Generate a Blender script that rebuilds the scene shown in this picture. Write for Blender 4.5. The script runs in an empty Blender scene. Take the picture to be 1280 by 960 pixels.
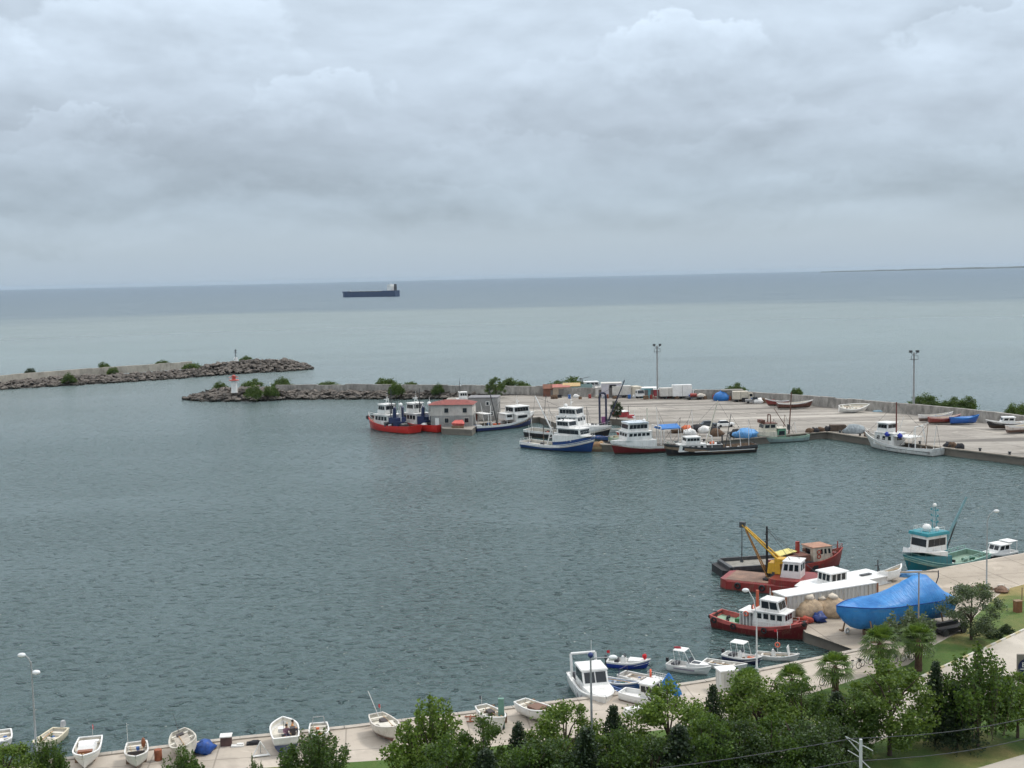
import bpy, math, random
from mathutils import Vector, Matrix, noise
R = math.radians
random.seed(7)
sc = bpy.context.scene
C = bpy.data.collections.new("Harbour"); sc.collection.children.link(C)

# ------------------------------------------------------------------ camera
FPX, CH = 1500.0, 38.0
ROLL = math.atan(29 / 1280)
PITCH = math.atan(133.5 * math.cos(ROLL) / FPX)
FW = Vector((0, math.cos(PITCH), -math.sin(PITCH)))
U0 = Vector((0, math.sin(PITCH), math.cos(PITCH)))
X0 = Vector((1, 0, 0))
RT = math.cos(ROLL) * X0 - math.sin(ROLL) * U0
UP = math.sin(ROLL) * X0 + math.cos(ROLL) * U0
EYE = Vector((0, 0, CH))
cam_d = bpy.data.cameras.new("camera"); cam = bpy.data.objects.new("camera", cam_d); C.objects.link(cam)
cam_d.sensor_width = 36; cam_d.lens = 36 * FPX / 1280; cam_d.clip_start = 1; cam_d.clip_end = 120000
m3 = Matrix((RT, UP, -FW)).transposed()
cam.matrix_world = Matrix.Translation(EYE) @ m3.to_4x4()
sc.camera = cam

def P(x, y, z=0.0):
    """ground point (height z) seen at a photo position; used to survey the real plan of the harbour"""
    d = FW + RT * ((x - 640) / FPX) + UP * ((480 - y) / FPX)
    return EYE + d * ((z - CH) / d.z)
def seg(x0, y0, x1, y1, z=0.0):
    a, b = P(x0, y0, z), P(x1, y1, z)
    d = b - a
    return (a + b) / 2, math.atan2(d.y, d.x), d.length

# ------------------------------------------------------------------ materials
def lin(c): return tuple(((v / 12.92) if v <= .04045 else ((v + .055) / 1.055) ** 2.4) for v in c)
def hx(r, g, b): return lin((r / 255, g / 255, b / 255))
class NT:
    def __init__(s, nt): s.nt = nt
    def n(s, t, **k):
        o = s.nt.nodes.new(t)
        for a, v in k.items(): setattr(o, a, v)
        return o
    def put(s, sock, v):
        if isinstance(v, bpy.types.NodeSocket): s.nt.links.new(v, sock)
        elif v is not None:
            if isinstance(v, (tuple, list)) and len(v) == 3 and sock.type == 'RGBA': v = (*v, 1)
            sock.default_value = v
    def m(s, op, a, b=None, c=None, clamp=False):
        o = s.n('ShaderNodeMath', operation=op); o.use_clamp = clamp
        for i, v in enumerate((a, b, c)):
            if v is not None: s.put(o.inputs[i], v)
        return o.outputs[0]
    def mix(s, f, a, b, blend='MIX'):
        o = s.n('ShaderNodeMix', data_type='RGBA', blend_type=blend)
        s.put(o.inputs[0], f); s.put(o.inputs[6], a); s.put(o.inputs[7], b)
        return o.outputs[2]
    def rng(s, v, a, b, c=0., d=1., smooth=False):
        o = s.n('ShaderNodeMapRange'); o.interpolation_type = 'SMOOTHSTEP' if smooth else 'LINEAR'
        for i, q in enumerate((v, a, b, c, d)): s.put(o.inputs[i], q)
        return o.outputs[0]
    def noise(s, vec, scale, detail=3, rough=.5, dist=0., out=0):
        o = s.n('ShaderNodeTexNoise')
        if vec is not None: s.put(o.inputs['Vector'], vec)
        o.inputs['Scale'].default_value = scale; o.inputs['Detail'].default_value = detail
        o.inputs['Roughness'].default_value = rough; o.inputs['Distortion'].default_value = dist
        return o.outputs[out]
    def mapv(s, vec, sc=(1, 1, 1), rot=(0, 0, 0), loc=(0, 0, 0)):
        o = s.n('ShaderNodeMapping'); s.put(o.inputs[0], vec)
        o.inputs[1].default_value = loc; o.inputs[2].default_value = rot; o.inputs[3].default_value = sc
        return o.outputs[0]
    def comb(s, x, y, z):
        o = s.n('ShaderNodeCombineXYZ')
        for i, v in enumerate((x, y, z)): s.put(o.inputs[i], v)
        return o.outputs[0]
    def sep(s, v):
        o = s.n('ShaderNodeSeparateXYZ'); s.put(o.inputs[0], v); return o.outputs
    def bump(s, h, strength=.5, dist=.05, nrm=None):
        o = s.n('ShaderNodeBump'); o.inputs['Strength'].default_value = strength; o.inputs['Distance'].default_value = dist
        s.put(o.inputs['Height'], h)
        if nrm is not None: s.put(o.inputs['Normal'], nrm)
        return o.outputs[0]
MC = {}
def newmat(name):
    m = bpy.data.materials.new(name); m.use_nodes = True
    g = NT(m.node_tree); b = m.node_tree.nodes['Principled BSDF']
    return m, g, b
def M(name, col, rough=.6, var=.14, scale=1.2, metal=0., grime=0., gcol=(.16, .11, .08), bump=0.):
    """painted / plain surface with uneven tone and, if grime>0, run-off streaks of dirt or rust"""
    if name in MC: return MC[name]
    m, g, b = newmat(name)
    tc = g.n('ShaderNodeTexCoord').outputs['Object']
    f = g.noise(tc, scale, 5, .6)
    dark = tuple(v * (1 - var * 1.6) for v in col); lite = tuple(min(1, v * (1 + var)) for v in col)
    c = g.mix(g.rng(f, .3, .7), dark, lite)
    if grime:
        st = g.noise(g.mapv(tc, (2.2, 2.2, .28)), 1.6, 4, .65)
        c = g.mix(g.m('MULTIPLY', g.rng(st, .52, .74, smooth=True), grime), c, gcol)
    g.put(b.inputs['Base Color'], c)
    g.put(b.inputs['Roughness'], g.rng(f, .3, .7, max(.05, rough - .12), min(1, rough + .12)))
    b.inputs['Metallic'].default_value = metal
    if bump: g.put(b.inputs['Normal'], g.bump(g.noise(tc, scale * 4, 4), bump, .05))
    MC[name] = m; return m
def hullmat(name, top, boot, zb, rust=.35, rough=.42):
    """hull paint above the boot line at local height zb, antifouling below it"""
    if name in MC: return MC[name]
    m, g, b = newmat(name)
    tc = g.n('ShaderNodeTexCoord').outputs['Object']
    z = g.sep(tc)[2]; f = g.noise(tc, 1.1, 5, .6)
    zz = g.m('ADD', z, g.m('MULTIPLY', g.m('SUBTRACT', f, .5), .06))
    c = g.mix(g.rng(zz, zb - .02, zb + .02), boot, top)
    c = g.mix(g.m('MULTIPLY', g.rng(f, .35, .75), .45), c, tuple(v * .62 for v in top))
    st = g.noise(g.mapv(tc, (1.8, 1.8, .22)), 1.5, 5, .7)
    c = g.mix(g.m('MULTIPLY', g.rng(st, .5, .68, smooth=True), min(1, rust * 1.6)), c, (.17, .1, .065))
    c = g.mix(g.rng(zz, zb + .22, zb - .05, 0., .55, True), c, (.05, .055, .04))
    g.put(b.inputs['Base Color'], c); b.inputs['Roughness'].default_value = rough
    MC[name] = m; return m
def glassmat(name='window_glass', col=(.015, .02, .025)):
    if name in MC: return MC[name]
    m, g, b = newmat(name); b.inputs['Base Color'].default_value = (*col, 1); b.inputs['Roughness'].default_value = .12
    MC[name] = m; return m

# ------------------------------------------------------------------ mesh builder
class MB:
    def __init__(s): s.v = []; s.f = []; s.mi = []; s.sm = []
    def add(s, vs, fs, mi=0, sm=False):
        o = len(s.v); s.v += [tuple(v) for v in vs]
        for f in fs: s.f.append([o + i for i in f]); s.mi.append(mi); s.sm.append(sm)
        return s
    def box(s, c, d, rz=0., tap=(1, 1), mi=0, ry=0.):
        x, y, z = (q / 2 for q in d); a, b = tap
        vs = [(-x, -y, -z), (x, -y, -z), (x, y, -z), (-x, y, -z), (-x * a, -y * b, z), (x * a, -y * b, z), (x * a, y * b, z), (-x * a, y * b, z)]
        mt = Matrix.Translation(c) @ Matrix.Rotation(rz, 4, 'Z') @ Matrix.Rotation(ry, 4, 'Y')
        return s.add([mt @ Vector(v) for v in vs], [(3, 2, 1, 0), (4, 5, 6, 7), (0, 1, 5, 4), (1, 2, 6, 5), (2, 3, 7, 6), (3, 0, 4, 7)], mi)
    def hexa(s, b4, t4, mi=0):
        return s.add(list(b4) + list(t4), [(3, 2, 1, 0), (4, 5, 6, 7), (0, 1, 5, 4), (1, 2, 6, 5), (2, 3, 7, 6), (3, 0, 4, 7)], mi)
    def bar(s, p0, p1, r, r1=None, n=6, mi=0, sm=True):
        p0, p1 = Vector(p0), Vector(p1); r1 = r if r1 is None else r1
        d = (p1 - p0).normalized(); a = d.orthogonal().normalized(); b = d.cross(a)
        vs = []
        for p, q in ((p0, r), (p1, r1)):
            for k in range(n):
                t = 2 * math.pi * k / n; vs.append(p + (a * math.cos(t) + b * math.sin(t)) * q)
        fs = [(k, (k + 1) % n, n + (k + 1) % n, n + k) for k in range(n)] 
        s.add(vs, fs, mi, sm and n > 4)
        return s.add(vs, [tuple(range(n - 1, -1, -1)), tuple(range(n, 2 * n))], mi)
    def path(s, pts, r, n=5, mi=0):
        for a, b in zip(pts, pts[1:]): s.bar(a, b, r, n=n, mi=mi)
        return s
    def ell(s, c, r, nu=10, nv=6, jit=0., seed=0, mi=0, sm=True, top=None):
        c = Vector(c); vs = []; fs = []
        for i in range(nv + 1):
            ph = math.pi * i / nv - math.pi / 2
            for k in range(nu):
                th = 2 * math.pi * k / nu
                d = Vector((math.cos(ph) * math.cos(th), math.cos(ph) * math.sin(th), math.sin(ph)))
                q = 1 + (jit * (noise.noise(d * 1.7 + Vector((seed * 3.1, seed, 0))) + .55 * noise.noise(d * 4.1 + Vector((seed, 7.7, seed * 2.3)))) if jit else 0)
                vs.append(c + Vector((d.x * r[0], d.y * r[1], d.z * r[2])) * q)
        for i in range(nv):
            for k in range(nu): fs.append((i * nu + k, i * nu + (k + 1) % nu, (i + 1) * nu + (k + 1) % nu, (i + 1) * nu + k))
        return s.add(vs, fs, mi, sm)
    def prism(s, poly, z0, z1, mi=0):
        n = len(poly); vs = [(p[0], p[1], z0) for p in poly] + [(p[0], p[1], z1) for p in poly]
        return s.add(vs, [tuple(range(n - 1, -1, -1)), tuple(range(n, 2 * n))] + [(k, (k + 1) % n, n + (k + 1) % n, n + k) for k in range(n)], mi)
    def xprof(s, prof, x0, x1, mi=0):
        """profile of (y,z) points swept along x"""
        n = len(prof); vs = [(x0, p[0], p[1]) for p in prof] + [(x1, p[0], p[1]) for p in prof]
        return s.add(vs, [tuple(range(n - 1, -1, -1)), tuple(range(n, 2 * n))] + [(k, (k + 1) % n, n + (k + 1) % n, n + k) for k in range(n)], mi)
    def yprof(s, prof, y0, y1, mi=0):
        n = len(prof); vs = [(p[0], y0, p[1]) for p in prof] + [(p[0], y1, p[1]) for p in prof]
        return s.add(vs, [tuple(range(n)), tuple(range(2 * n - 1, n - 1, -1))] + [(k, n + k, n + (k + 1) % n, (k + 1) % n) for k in range(n)], mi)
    def lathe(s, c, prof, n=12, mi=0, sm=True):
        c = Vector(c); vs = [c + Vector((r * math.cos(2 * math.pi * k / n), r * math.sin(2 * math.pi * k / n), z)) for r, z in prof for k in range(n)]
        fs = [(i * n + k, i * n + (k + 1) % n, (i + 1) * n + (k + 1) % n, (i + 1) * n + k) for i in range(len(prof) - 1) for k in range(n)]
        fs2 = [tuple(range(n - 1, -1, -1)), tuple(range((len(prof) - 1) * n, len(prof) * n))]
        return s.add(vs, fs, mi, sm).add([vs[i] for f in fs2 for i in f], [tuple(range(n)), tuple(range(n, 2 * n))], mi)
    def torus(s, c, Rr, r, ax='Y', n=16, k=6, mi=0, tilt=0.):
        vs = []
        for i in range(n):
            a = 2 * math.pi * i / n
            for j in range(k):
                b = 2 * math.pi * j / k; q = Rr + r * math.cos(b)
                p = (q * math.cos(a), q * math.sin(a), r * math.sin(b))
                p = {'Z': p, 'Y': (p[0], p[2], p[1]), 'X': (p[2], p[0], p[1])}[ax]
                vs.append(Vector(c) + Matrix.Rotation(tilt, 3, 'Z') @ Vector(p))
        return s.add(vs, [(i * k + j, i * k + (j + 1) % k, ((i + 1) % n) * k + (j + 1) % k, ((i + 1) % n) * k + j) for i in range(n) for j in range(k)], mi, True)
    def mesh(s, name, mats):
        me = bpy.data.meshes.new(name); me.from_pydata(s.v, [], s.f)
        for m in (mats if isinstance(mats, (list, tuple)) else [mats]): me.materials.append(m)
        me.polygons.foreach_set('material_index', s.mi); me.polygons.foreach_set('use_smooth', s.sm); me.update()
        return me
    def build(s, name, mats, parent=None, loc=None, rz=0.):
        o = bpy.data.objects.new(name, s.mesh(name, mats)); C.objects.link(o)
        if parent is not None: o.parent = parent
        if loc is not None: o.location = loc
        o.rotation_euler.z = rz
        return o
def tag(o, label, cat, group=None):
    o['label'] = label; o['category'] = cat
    if group: o['group'] = group
    return o
def thing(name, label, cat, loc=(0, 0, 0), rz=0., group=None, sc_=1.):
    o = bpy.data.objects.new(name, None); C.objects.link(o); o.empty_display_size = .3
    o.location = loc; o.rotation_euler = (0, 0, rz); o.scale = (sc_,) * 3
    return tag(o, label, cat, group)
def dup(root, loc, rz=0., label=None, group=None, s=None):
    r = root.copy(); C.objects.link(r); r.location = loc; r.rotation_euler = (0, 0, rz)
    if s is not None: r.scale = s if isinstance(s, (tuple, list)) else (s, s, s)
    if label: r['label'] = label
    if group: r['group'] = group
    for ch in list(root.children):
        c = ch.copy(); C.objects.link(c); c.parent = r
        for q in list(ch.children):
            d = q.copy(); C.objects.link(d); d.parent = c
    return r
def struct(o, kind='structure'): o['kind'] = kind; return o
GL = glassmat()
white = M('white_paint', (.76, .76, .74), .45, .08, .8, grime=.5, gcol=(.36, .27, .18))
white2 = M('clean_white_gelcoat', (.8, .8, .78), .3, .04, .7, grime=.1, gcol=(.5, .45, .38))
black = M('black_rubber', (.018, .018, .02), .7, .2, 3)
darkm = M('dark_steel', (.05, .055, .06), .5, .2, 2, grime=.4)
steel = M('galvanised_steel', (.42, .44, .45), .45, .1, 3, metal=.3)
timber = M('weathered_timber', (.2, .13, .08), .8, .25, 2, bump=.3)
redp = M('red_oxide_paint', (.32, .045, .035), .5, .2, 1, grime=.5, gcol=(.12, .06, .04))
orange = M('lifebuoy_orange', (.75, .13, .06), .5, .1)
bluet = M('blue_tarp', (.02, .17, .5), .42, .14, 1.3, bump=.5)
# ------------------------------------------------------------------ sky and light
SUN_AZ, SUN_EL = R(62), R(52)     # azimuth from +Y towards +X
w = bpy.data.worlds.new("World"); sc.world = w; w.use_nodes = True
g = NT(w.node_tree); bg = w.node_tree.nodes['Background']
sky = g.n('ShaderNodeTexSky', sky_type='NISHITA'); sky.sun_disc = False
sky.sun_elevation = SUN_EL; sky.sun_rotation = SUN_AZ; sky.altitude = 40
dirv = g.n('ShaderNodeTexCoord').outputs['Generated']
dx, dy, dz = g.sep(dirv)
DEG = 180 / math.pi
A0 = g.m('MULTIPLY', g.m('ARCTAN2', dx, dy), DEG)
E0 = g.m('MULTIPLY', g.m('ARCSINE', dz), DEG)
ae = g.comb(A0, g.m('MULTIPLY', E0, 1.35), 0.)
w1 = g.noise(ae, .22, 4, .55, out=1); w2 = g.noise(ae, .9, 5, .6, out=1)
s1, s2 = g.sep(w1), g.sep(w2)
def warp(base, i, a1, a2):
    t = g.m('ADD', base, g.m('MULTIPLY', g.m('SUBTRACT', s1[i], .5), a1))
    return g.m('ADD', t, g.m('MULTIPLY', g.m('SUBTRACT', s2[i], .5), a2))
A, E = warp(A0, 0, 6.5, 2.6), warp(E0, 1, 4.2, 1.9)
# broad stratocumulus tone: noise lit from above
def cl(e, off):
    return g.noise(g.comb(g.m('MULTIPLY', A0, .085), g.m('MULTIPLY', g.m('ADD', e, off), .2), 3.7), 1., 7, .52, .25)
n0, n1 = cl(E0, 0.), cl(E0, .75)
lum = g.m('ADD', g.m('MULTIPLY', g.m('SUBTRACT', n0, n1), .95), g.m('MULTIPLY', g.m('SUBTRACT', n0, .5), -.24))
fine = g.noise(g.comb(g.m('MULTIPLY', A0, .3), g.m('MULTIPLY', E0, .8), 1.3), 1., 6, .55, .3)
lum = g.m('ADD', lum, g.m('MULTIPLY', g.m('SUBTRACT', fine, .5), .15))
lowfade = g.rng(E0, .9, 3.4, 0., 1., True)
lum = g.m('MULTIPLY', lum, lowfade)
def puff(Ac, Ec, ra, re, hi, lo):
    global lum
    ex = g.m('DIVIDE', g.m('SUBTRACT', A, Ac), ra); ey = g.m('DIVIDE', g.m('SUBTRACT', E, Ec), re)
    d = g.m('SUBTRACT', 1., g.m('SQRT', g.m('ADD', g.m('MULTIPLY', ex, ex), g.m('MULTIPLY', ey, ey))))
    t = g.rng(d, 0., .14, 0., 1., True); q = g.rng(d, -.15, .75, 0., 1., True)
    up = g.rng(ey, -.55, .5, 0., 1., True)
    mask = g.m('ADD', g.m('MULTIPLY', t, up), g.m('MULTIPLY', q, g.m('SUBTRACT', 1., up)))
    lum = g.m('ADD', lum, g.m('MULTIPLY', mask, g.rng(ey, -.6, .85, -lo, hi)))
# (azimuth, elevation, half-width, half-height, top gain, underside loss) of the larger cumulus heads
for q in ((-15.5, 9.4, 7.2, 4.8, .20, .17), (-8.5, 8.0, 4.2, 2.3, .15, .08), (-24, 9.2, 5, 3.4, .14, .10), (-12, 6.0, 7.5, 2.3, .06, .13), (-20, 6.6, 3.2, 1.5, .12, .06), (-20, 4.6, 8, 1.8, .05, .08),
          (8, 9.7, 4.2, 2.3, .17, .12), (4.5, 8.3, 6.5, 2.3, .06, .06), (21, 8.8, 4.6, 2.2, .13, .08), (1, 5.2, 7, 1.6, .05, .05),
          (13, 5.4, 7.5, 1.7, .05, .05), (-3.5, 3.3, 7, 1.0, .03, .06), (22, 4.3, 6, 1.4, .04, .05), (-22, 2.6, 6.5, .9, .02, .08), (14, 3.2, 6, .8, .03, .05)):
    puff(*q)
base = g.n('ShaderNodeValToRGB'); g.put(base.inputs[0], g.rng(E0, -2., 90.))
cr = base.color_ramp
stops = [(-2, (150, 168, 184)), (0, (158, 174, 189)), (1.7, (163, 177, 189)), (3.6, (160, 174, 187)), (7, (172, 184, 197)), (13, (190, 203, 216)), (22, (214, 221, 229)), (40, (255, 255, 255)), (90, (255, 255, 255))]
while len(cr.elements) < len(stops): cr.elements.new(.5)
for e, (p, c) in zip(cr.elements, stops): e.position = (p + 2) / 92; e.color = (*(q * (1.0 if p < 30 else 1.1 if p < 60 else 1.25) for q in hx(*c)), 1)
col = base.outputs[0]
side = g.m('MULTIPLY', g.rng(A0, -4., 24., 0., 1., True), g.rng(E0, 5., 13., 0., 1., True))
col = g.mix(g.m('MULTIPLY', side, .45), col, hx(196, 210, 224))
gain = g.m('ADD', 1., g.m('MULTIPLY', lum, 1.2))
o = g.n('ShaderNodeVectorMath', operation='SCALE'); g.put(o.inputs[0], col); g.put(o.inputs[3], g.m('MULTIPLY', gain, 10.)); cloud = o.outputs[0]
fin = g.mix(.93, sky.outputs[0], cloud)
g.put(bg.inputs[0], fin); bg.inputs[1].default_value = .1
sl = bpy.data.lights.new('sun', 'SUN'); sl.energy = 1.5; sl.angle = R(10); sl.color = (1, .95, .88)
so = bpy.data.objects.new('sun', sl); C.objects.link(so)
sd = Vector((math.sin(SUN_AZ) * math.cos(SUN_EL), math.cos(SUN_AZ) * math.cos(SUN_EL), math.sin(SUN_EL)))
so.rotation_euler = (-sd).to_track_quat('-Z', 'Y').to_euler(); so.location = (0, 0, 200)
sc.view_settings.view_transform = 'Standard'; sc.view_settings.look = 'None'; sc.view_settings.gamma = 1
sc.view_settings.use_curve_mapping = False; sc.view_settings.exposure = 0.34

# ------------------------------------------------------------------ water
m, g, b = newmat('sea_water')
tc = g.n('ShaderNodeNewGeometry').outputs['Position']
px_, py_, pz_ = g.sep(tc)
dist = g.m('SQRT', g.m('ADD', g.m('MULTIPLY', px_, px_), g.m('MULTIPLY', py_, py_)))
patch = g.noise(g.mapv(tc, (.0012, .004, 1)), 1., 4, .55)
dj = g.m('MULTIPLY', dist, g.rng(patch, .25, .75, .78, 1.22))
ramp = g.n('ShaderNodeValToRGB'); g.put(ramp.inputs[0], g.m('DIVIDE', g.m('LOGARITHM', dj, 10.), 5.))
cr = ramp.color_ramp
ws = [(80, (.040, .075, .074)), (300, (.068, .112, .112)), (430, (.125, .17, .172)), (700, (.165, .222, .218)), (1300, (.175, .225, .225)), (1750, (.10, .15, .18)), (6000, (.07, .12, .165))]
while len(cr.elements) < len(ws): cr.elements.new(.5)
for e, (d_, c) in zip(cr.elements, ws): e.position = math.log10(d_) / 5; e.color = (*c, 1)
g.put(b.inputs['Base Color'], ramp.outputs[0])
b.inputs['IOR'].default_value = 1.333
v1 = g.noise(g.mapv(tc, (.85, 1.0, 1), (0, 0, R(14))), 1.05, 2, .5, .35)
v2 = g.noise(g.mapv(tc, (.85, 1.1, 1), (0, 0, R(-20))), 2.9, 2, .5, .3)
v3 = g.noise(tc, .045, 3, .5)
gust = g.rng(g.noise(g.mapv(tc, (.010, .022, 1)), 1., 4, .6, .4), .34, .66, .35, 1.25)
rdg = g.rng(g.noise(g.mapv(tc, (.62, .85, 1), (0, 0, R(10))), 1.2, 1, .4, .3), .585, .76, 0., 1., True)
spot = g.rng(g.noise(g.mapv(tc, (.22, .4, 1)), 1., 2, .5), .36, .6, .1, 1., True)
hsum = g.m('ADD', g.m('ADD', g.m('MULTIPLY', g.m('POWER', v1, 3.), g.m('MULTIPLY', gust, 2.6)), g.m('MULTIPLY', v2, .14)), g.m('MULTIPLY', g.m('MULTIPLY', rdg, spot), 1.35))
bo = g.n('ShaderNodeBump'); bo.inputs['Strength'].default_value = 1.; g.put(bo.inputs['Height'], hsum)
bo.inputs['Distance'].default_value = .36
g.put(b.inputs['Normal'], bo.outputs[0])
g.put(b.inputs['Roughness'], g.rng(dist, 150., 1500., .17, .34))
WATER = m
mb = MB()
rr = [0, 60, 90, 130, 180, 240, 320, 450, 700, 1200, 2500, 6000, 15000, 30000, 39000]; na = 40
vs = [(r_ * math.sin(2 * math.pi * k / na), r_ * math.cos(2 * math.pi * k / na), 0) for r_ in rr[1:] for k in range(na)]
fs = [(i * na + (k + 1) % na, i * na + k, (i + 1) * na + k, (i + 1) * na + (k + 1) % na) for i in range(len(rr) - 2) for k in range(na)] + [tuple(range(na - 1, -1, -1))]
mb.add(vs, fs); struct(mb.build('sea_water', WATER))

# ------------------------------------------------------------------ ground materials
def concrete(name, a, b_, joints=0., stripes=0., jrot=0.):
    m, g, b = newmat(name)
    tc = g.n('ShaderNodeTexCoord').outputs['Object']
    f1 = g.noise(g.mapv(tc, (.05, .11, 1)), 1., 6, .62); f2 = g.noise(tc, .7, 5, .7); f3 = g.noise(tc, .18, 4, .6, .8)
    c = g.mix(g.rng(f1, .3, .7), a, b_)
    c = g.mix(g.m('MULTIPLY', g.rng(f2, .5, .75), .35), c, tuple(v * .62 for v in a))
    c = g.mix(g.m('MULTIPLY', g.rng(f3, .56, .66, smooth=True), .4), c, tuple(v * .6 for v in a))
    c = g.mix(g.m('MULTIPLY', g.rng(f3, .42, .34, smooth=True), .4), c, tuple(min(1, v * 1.25) for v in b_))
    if stripes:
        fs_ = g.noise(g.mapv(tc, (.013, .16, 1), (0, 0, jrot)), 1., 5, .6, .3)
        c = g.mix(g.m('MULTIPLY', g.rng(fs_, .5, .62, smooth=True), stripes), c, tuple(v * .5 for v in a))
        c = g.mix(g.m('MULTIPLY', g.rng(fs_, .4, .33, smooth=True), stripes), c, tuple(min(1, v * 1.3) for v in b_))
    if joints:
        x, y, _ = g.sep(g.mapv(tc, (1, 1, 1), (0, 0, jrot)))
        def ln(v): return g.m('LESS_THAN', g.m('ABSOLUTE', g.m('SUBTRACT', g.m('FRACT', g.m('DIVIDE', v, joints)), .5)), .012)
        c = g.mix(g.m('MULTIPLY', g.m('MAXIMUM', ln(x), ln(y)), .5), c, tuple(v * .35 for v in a))
    g.put(b.inputs['Base Color'], c); b.inputs['Roughness'].default_value = .88
    g.put(b.inputs['Normal'], g.bump(f2, .25, .03))
    return m
apron = concrete('apron_concrete', (.235, .214, .188), (.35, .325, .288), 9., .85, R(-14))
prom = concrete('promenade_concrete', (.40, .35, .29), (.52, .465, .40), 5., 0, R(-7))
pierc = concrete('pier_concrete', (.32, .275, .22), (.46, .40, .33), 6., .3, R(-10))
roadm = concrete('pale_road', (.44, .40, .34), (.52, .475, .41), 0, .1)
wallc = concrete('quay_wall_concrete', (.11, .10, .085), (.2, .18, .15))
def grassmat():
    m, g, b = newmat('lawn_grass')
    tc = g.n('ShaderNodeTexCoord').outputs['Object']
    f1 = g.noise(tc, .09, 5, .65, .5); f2 = g.noise(tc, 1.4, 5, .7); f3 = g.noise(tc, 9., 3, .6)
    x, y, _ = g.sep(tc)
    dry = g.m('ADD', f1, g.rng(y, 112., 150., 0., .36))
    c = g.mix(g.rng(dry, .52, .76, smooth=True), (.065, .13, .02), (.32, .25, .10))
    c = g.mix(g.m('MULTIPLY', g.rng(f2, .45, .75), .55), c, (.13, .15, .04))
    c = g.mix(g.m('MULTIPLY', g.rng(f3, .4, .7), .35), c, (.03, .045, .012))
    g.put(b.inputs['Base Color'], c); b.inputs['Roughness'].default_value = .95
    g.put(b.inputs['Normal'], g.bump(f3, .9, .08))
    return m
grassm = grassmat()
rockm = concrete('riprap_rock', (.085, .073, .062), (.24, .21, .185))
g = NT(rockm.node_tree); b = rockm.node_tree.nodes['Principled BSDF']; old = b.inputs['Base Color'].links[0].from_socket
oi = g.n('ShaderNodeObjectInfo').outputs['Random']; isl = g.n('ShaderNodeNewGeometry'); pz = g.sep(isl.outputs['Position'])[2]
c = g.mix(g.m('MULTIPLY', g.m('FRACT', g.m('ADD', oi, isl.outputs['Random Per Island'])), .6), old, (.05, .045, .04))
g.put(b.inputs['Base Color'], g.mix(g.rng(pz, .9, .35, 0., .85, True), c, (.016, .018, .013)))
rockd = concrete('dark_rock_core', (.025, .024, .022), (.05, .047, .043))  # mound core, a darker rock tone than the boulders

def slab(name, pts, z0, z1, mt, side=None, kind='structure'):
    """ground platform: pts are world xy; top face at z1, skirt to z0"""
    mb = MB(); n = len(pts); vs = [(p[0], p[1], z1) for p in pts] + [(p[0], p[1], z0) for p in pts]
    mb.add(vs, [tuple(range(n))], 0); mb.add(vs, [(k, n + k, n + (k + 1) % n, (k + 1) % n) for k in range(n)], 1 if side else 0)
    me_area = sum(pts[i][0] * pts[(i + 1) % n][1] - pts[(i + 1) % n][0] * pts[i][1] for i in range(n))
    if me_area < 0: mb.f = [f[::-1] for f in mb.f]
    return struct(mb.build(name, [mt, side or mt]), kind)
def sheet(name, pix, z, mt):
    mb = MB(); pts = [q + Vector((0, 0, z - q.z)) if isinstance(q, Vector) else P(q[0], q[1], z) for q in pix]; n = len(pts)
    ar = sum(pts[i].x * pts[(i + 1) % n].y - pts[(i + 1) % n].x * pts[i].y for i in range(n))
    mb.add(pts, [tuple(range(n)) if ar > 0 else tuple(range(n - 1, -1, -1))])
    return struct(mb.build(name, mt))
ZN, ZF = 1.2, 1.5
# near shore: promenade edge, then the pier
edge = [(60, 951), (140, 941), (300, 922), (430, 909), (640, 884), (760, 869), (880, 851), (985, 830), (1077, 811)]
near = [P(x, y, ZN) for x, y in edge]
pl = [P(1006, 789, ZN), P(976, 759, ZN), P(1100, 728, ZN), P(1121, 720, ZN), P(1180, 709, ZN), P(1280, 691, ZN)]
ext = pl[-1] + (pl[-1] - pl[-2]).normalized() * 120
left0 = near[0] + (near[0] - near[1]).normalized() * 120
poly = [left0] + near + pl + [ext, Vector((ext.x + 100, -150, 0)), Vector((left0.x - 60, -150, 0))]
slab('shore_ground', [(p.x, p.y) for p in poly], -2.5, ZN, prom, wallc)
# pier surface and paved areas as thin sheets above the shore slab
sheet('pier_pavement', [(1070, 813), (1007, 790.5), (978, 759.5), (1100, 729), (1121, 721), (1180, 710), (1330, 683), (1330, 716), (1258, 735), (1240, 748), (1196, 790), (1160, 808), (1120, 826)], ZN + .004, pierc)
D1 = (P(1340, 765, ZN) - P(1232, 810, ZN)).normalized() * 130
sheet('upper_lawn', [(1241, 749), (1259, 736), (1340, 714), P(1340, 714, ZN) + D1, P(1340, 764, ZN) + D1, (1340, 764), (1280, 787), (1232, 810), (1180, 833), (1095, 872), (1000, 915), (930, 945), (900, 905), (940, 888), (1000, 871), (1090, 843), (1135, 831), (1165, 808), (1200, 789)], ZN + .008, grassm)
sheet('park_path', [P(1340, 765.5, ZN) + D1, (1340, 765.5), (1280, 788.5), (1180, 834.5), (1095, 873.5), (1000, 916.5), (900, 962), (700, 1010), (700, 1040), (950, 990), (1180, 890), (1340, 835), P(1340, 835, ZN) + D1], ZN + .012, roadm)
sheet('lower_lawn', [P(1340, 836, ZN) + D1, (1340, 836), (1180, 891), (950, 991), (700, 1041), (300, 1062), (-300, 1150), (-300, 1500), Vector((60, 20, 0)), Vector((220, 20, 0))], ZN + .008, grassm)
sheet('back_road', [P(1500, 905, ZN) + D1, (1500, 905), (1290, 940), (1215, 962), (1130, 1003), (1000, 1060), (1000, 1160), (1500, 1000), P(1500, 1000, ZN) + D1], ZN + .016, roadm)
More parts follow.
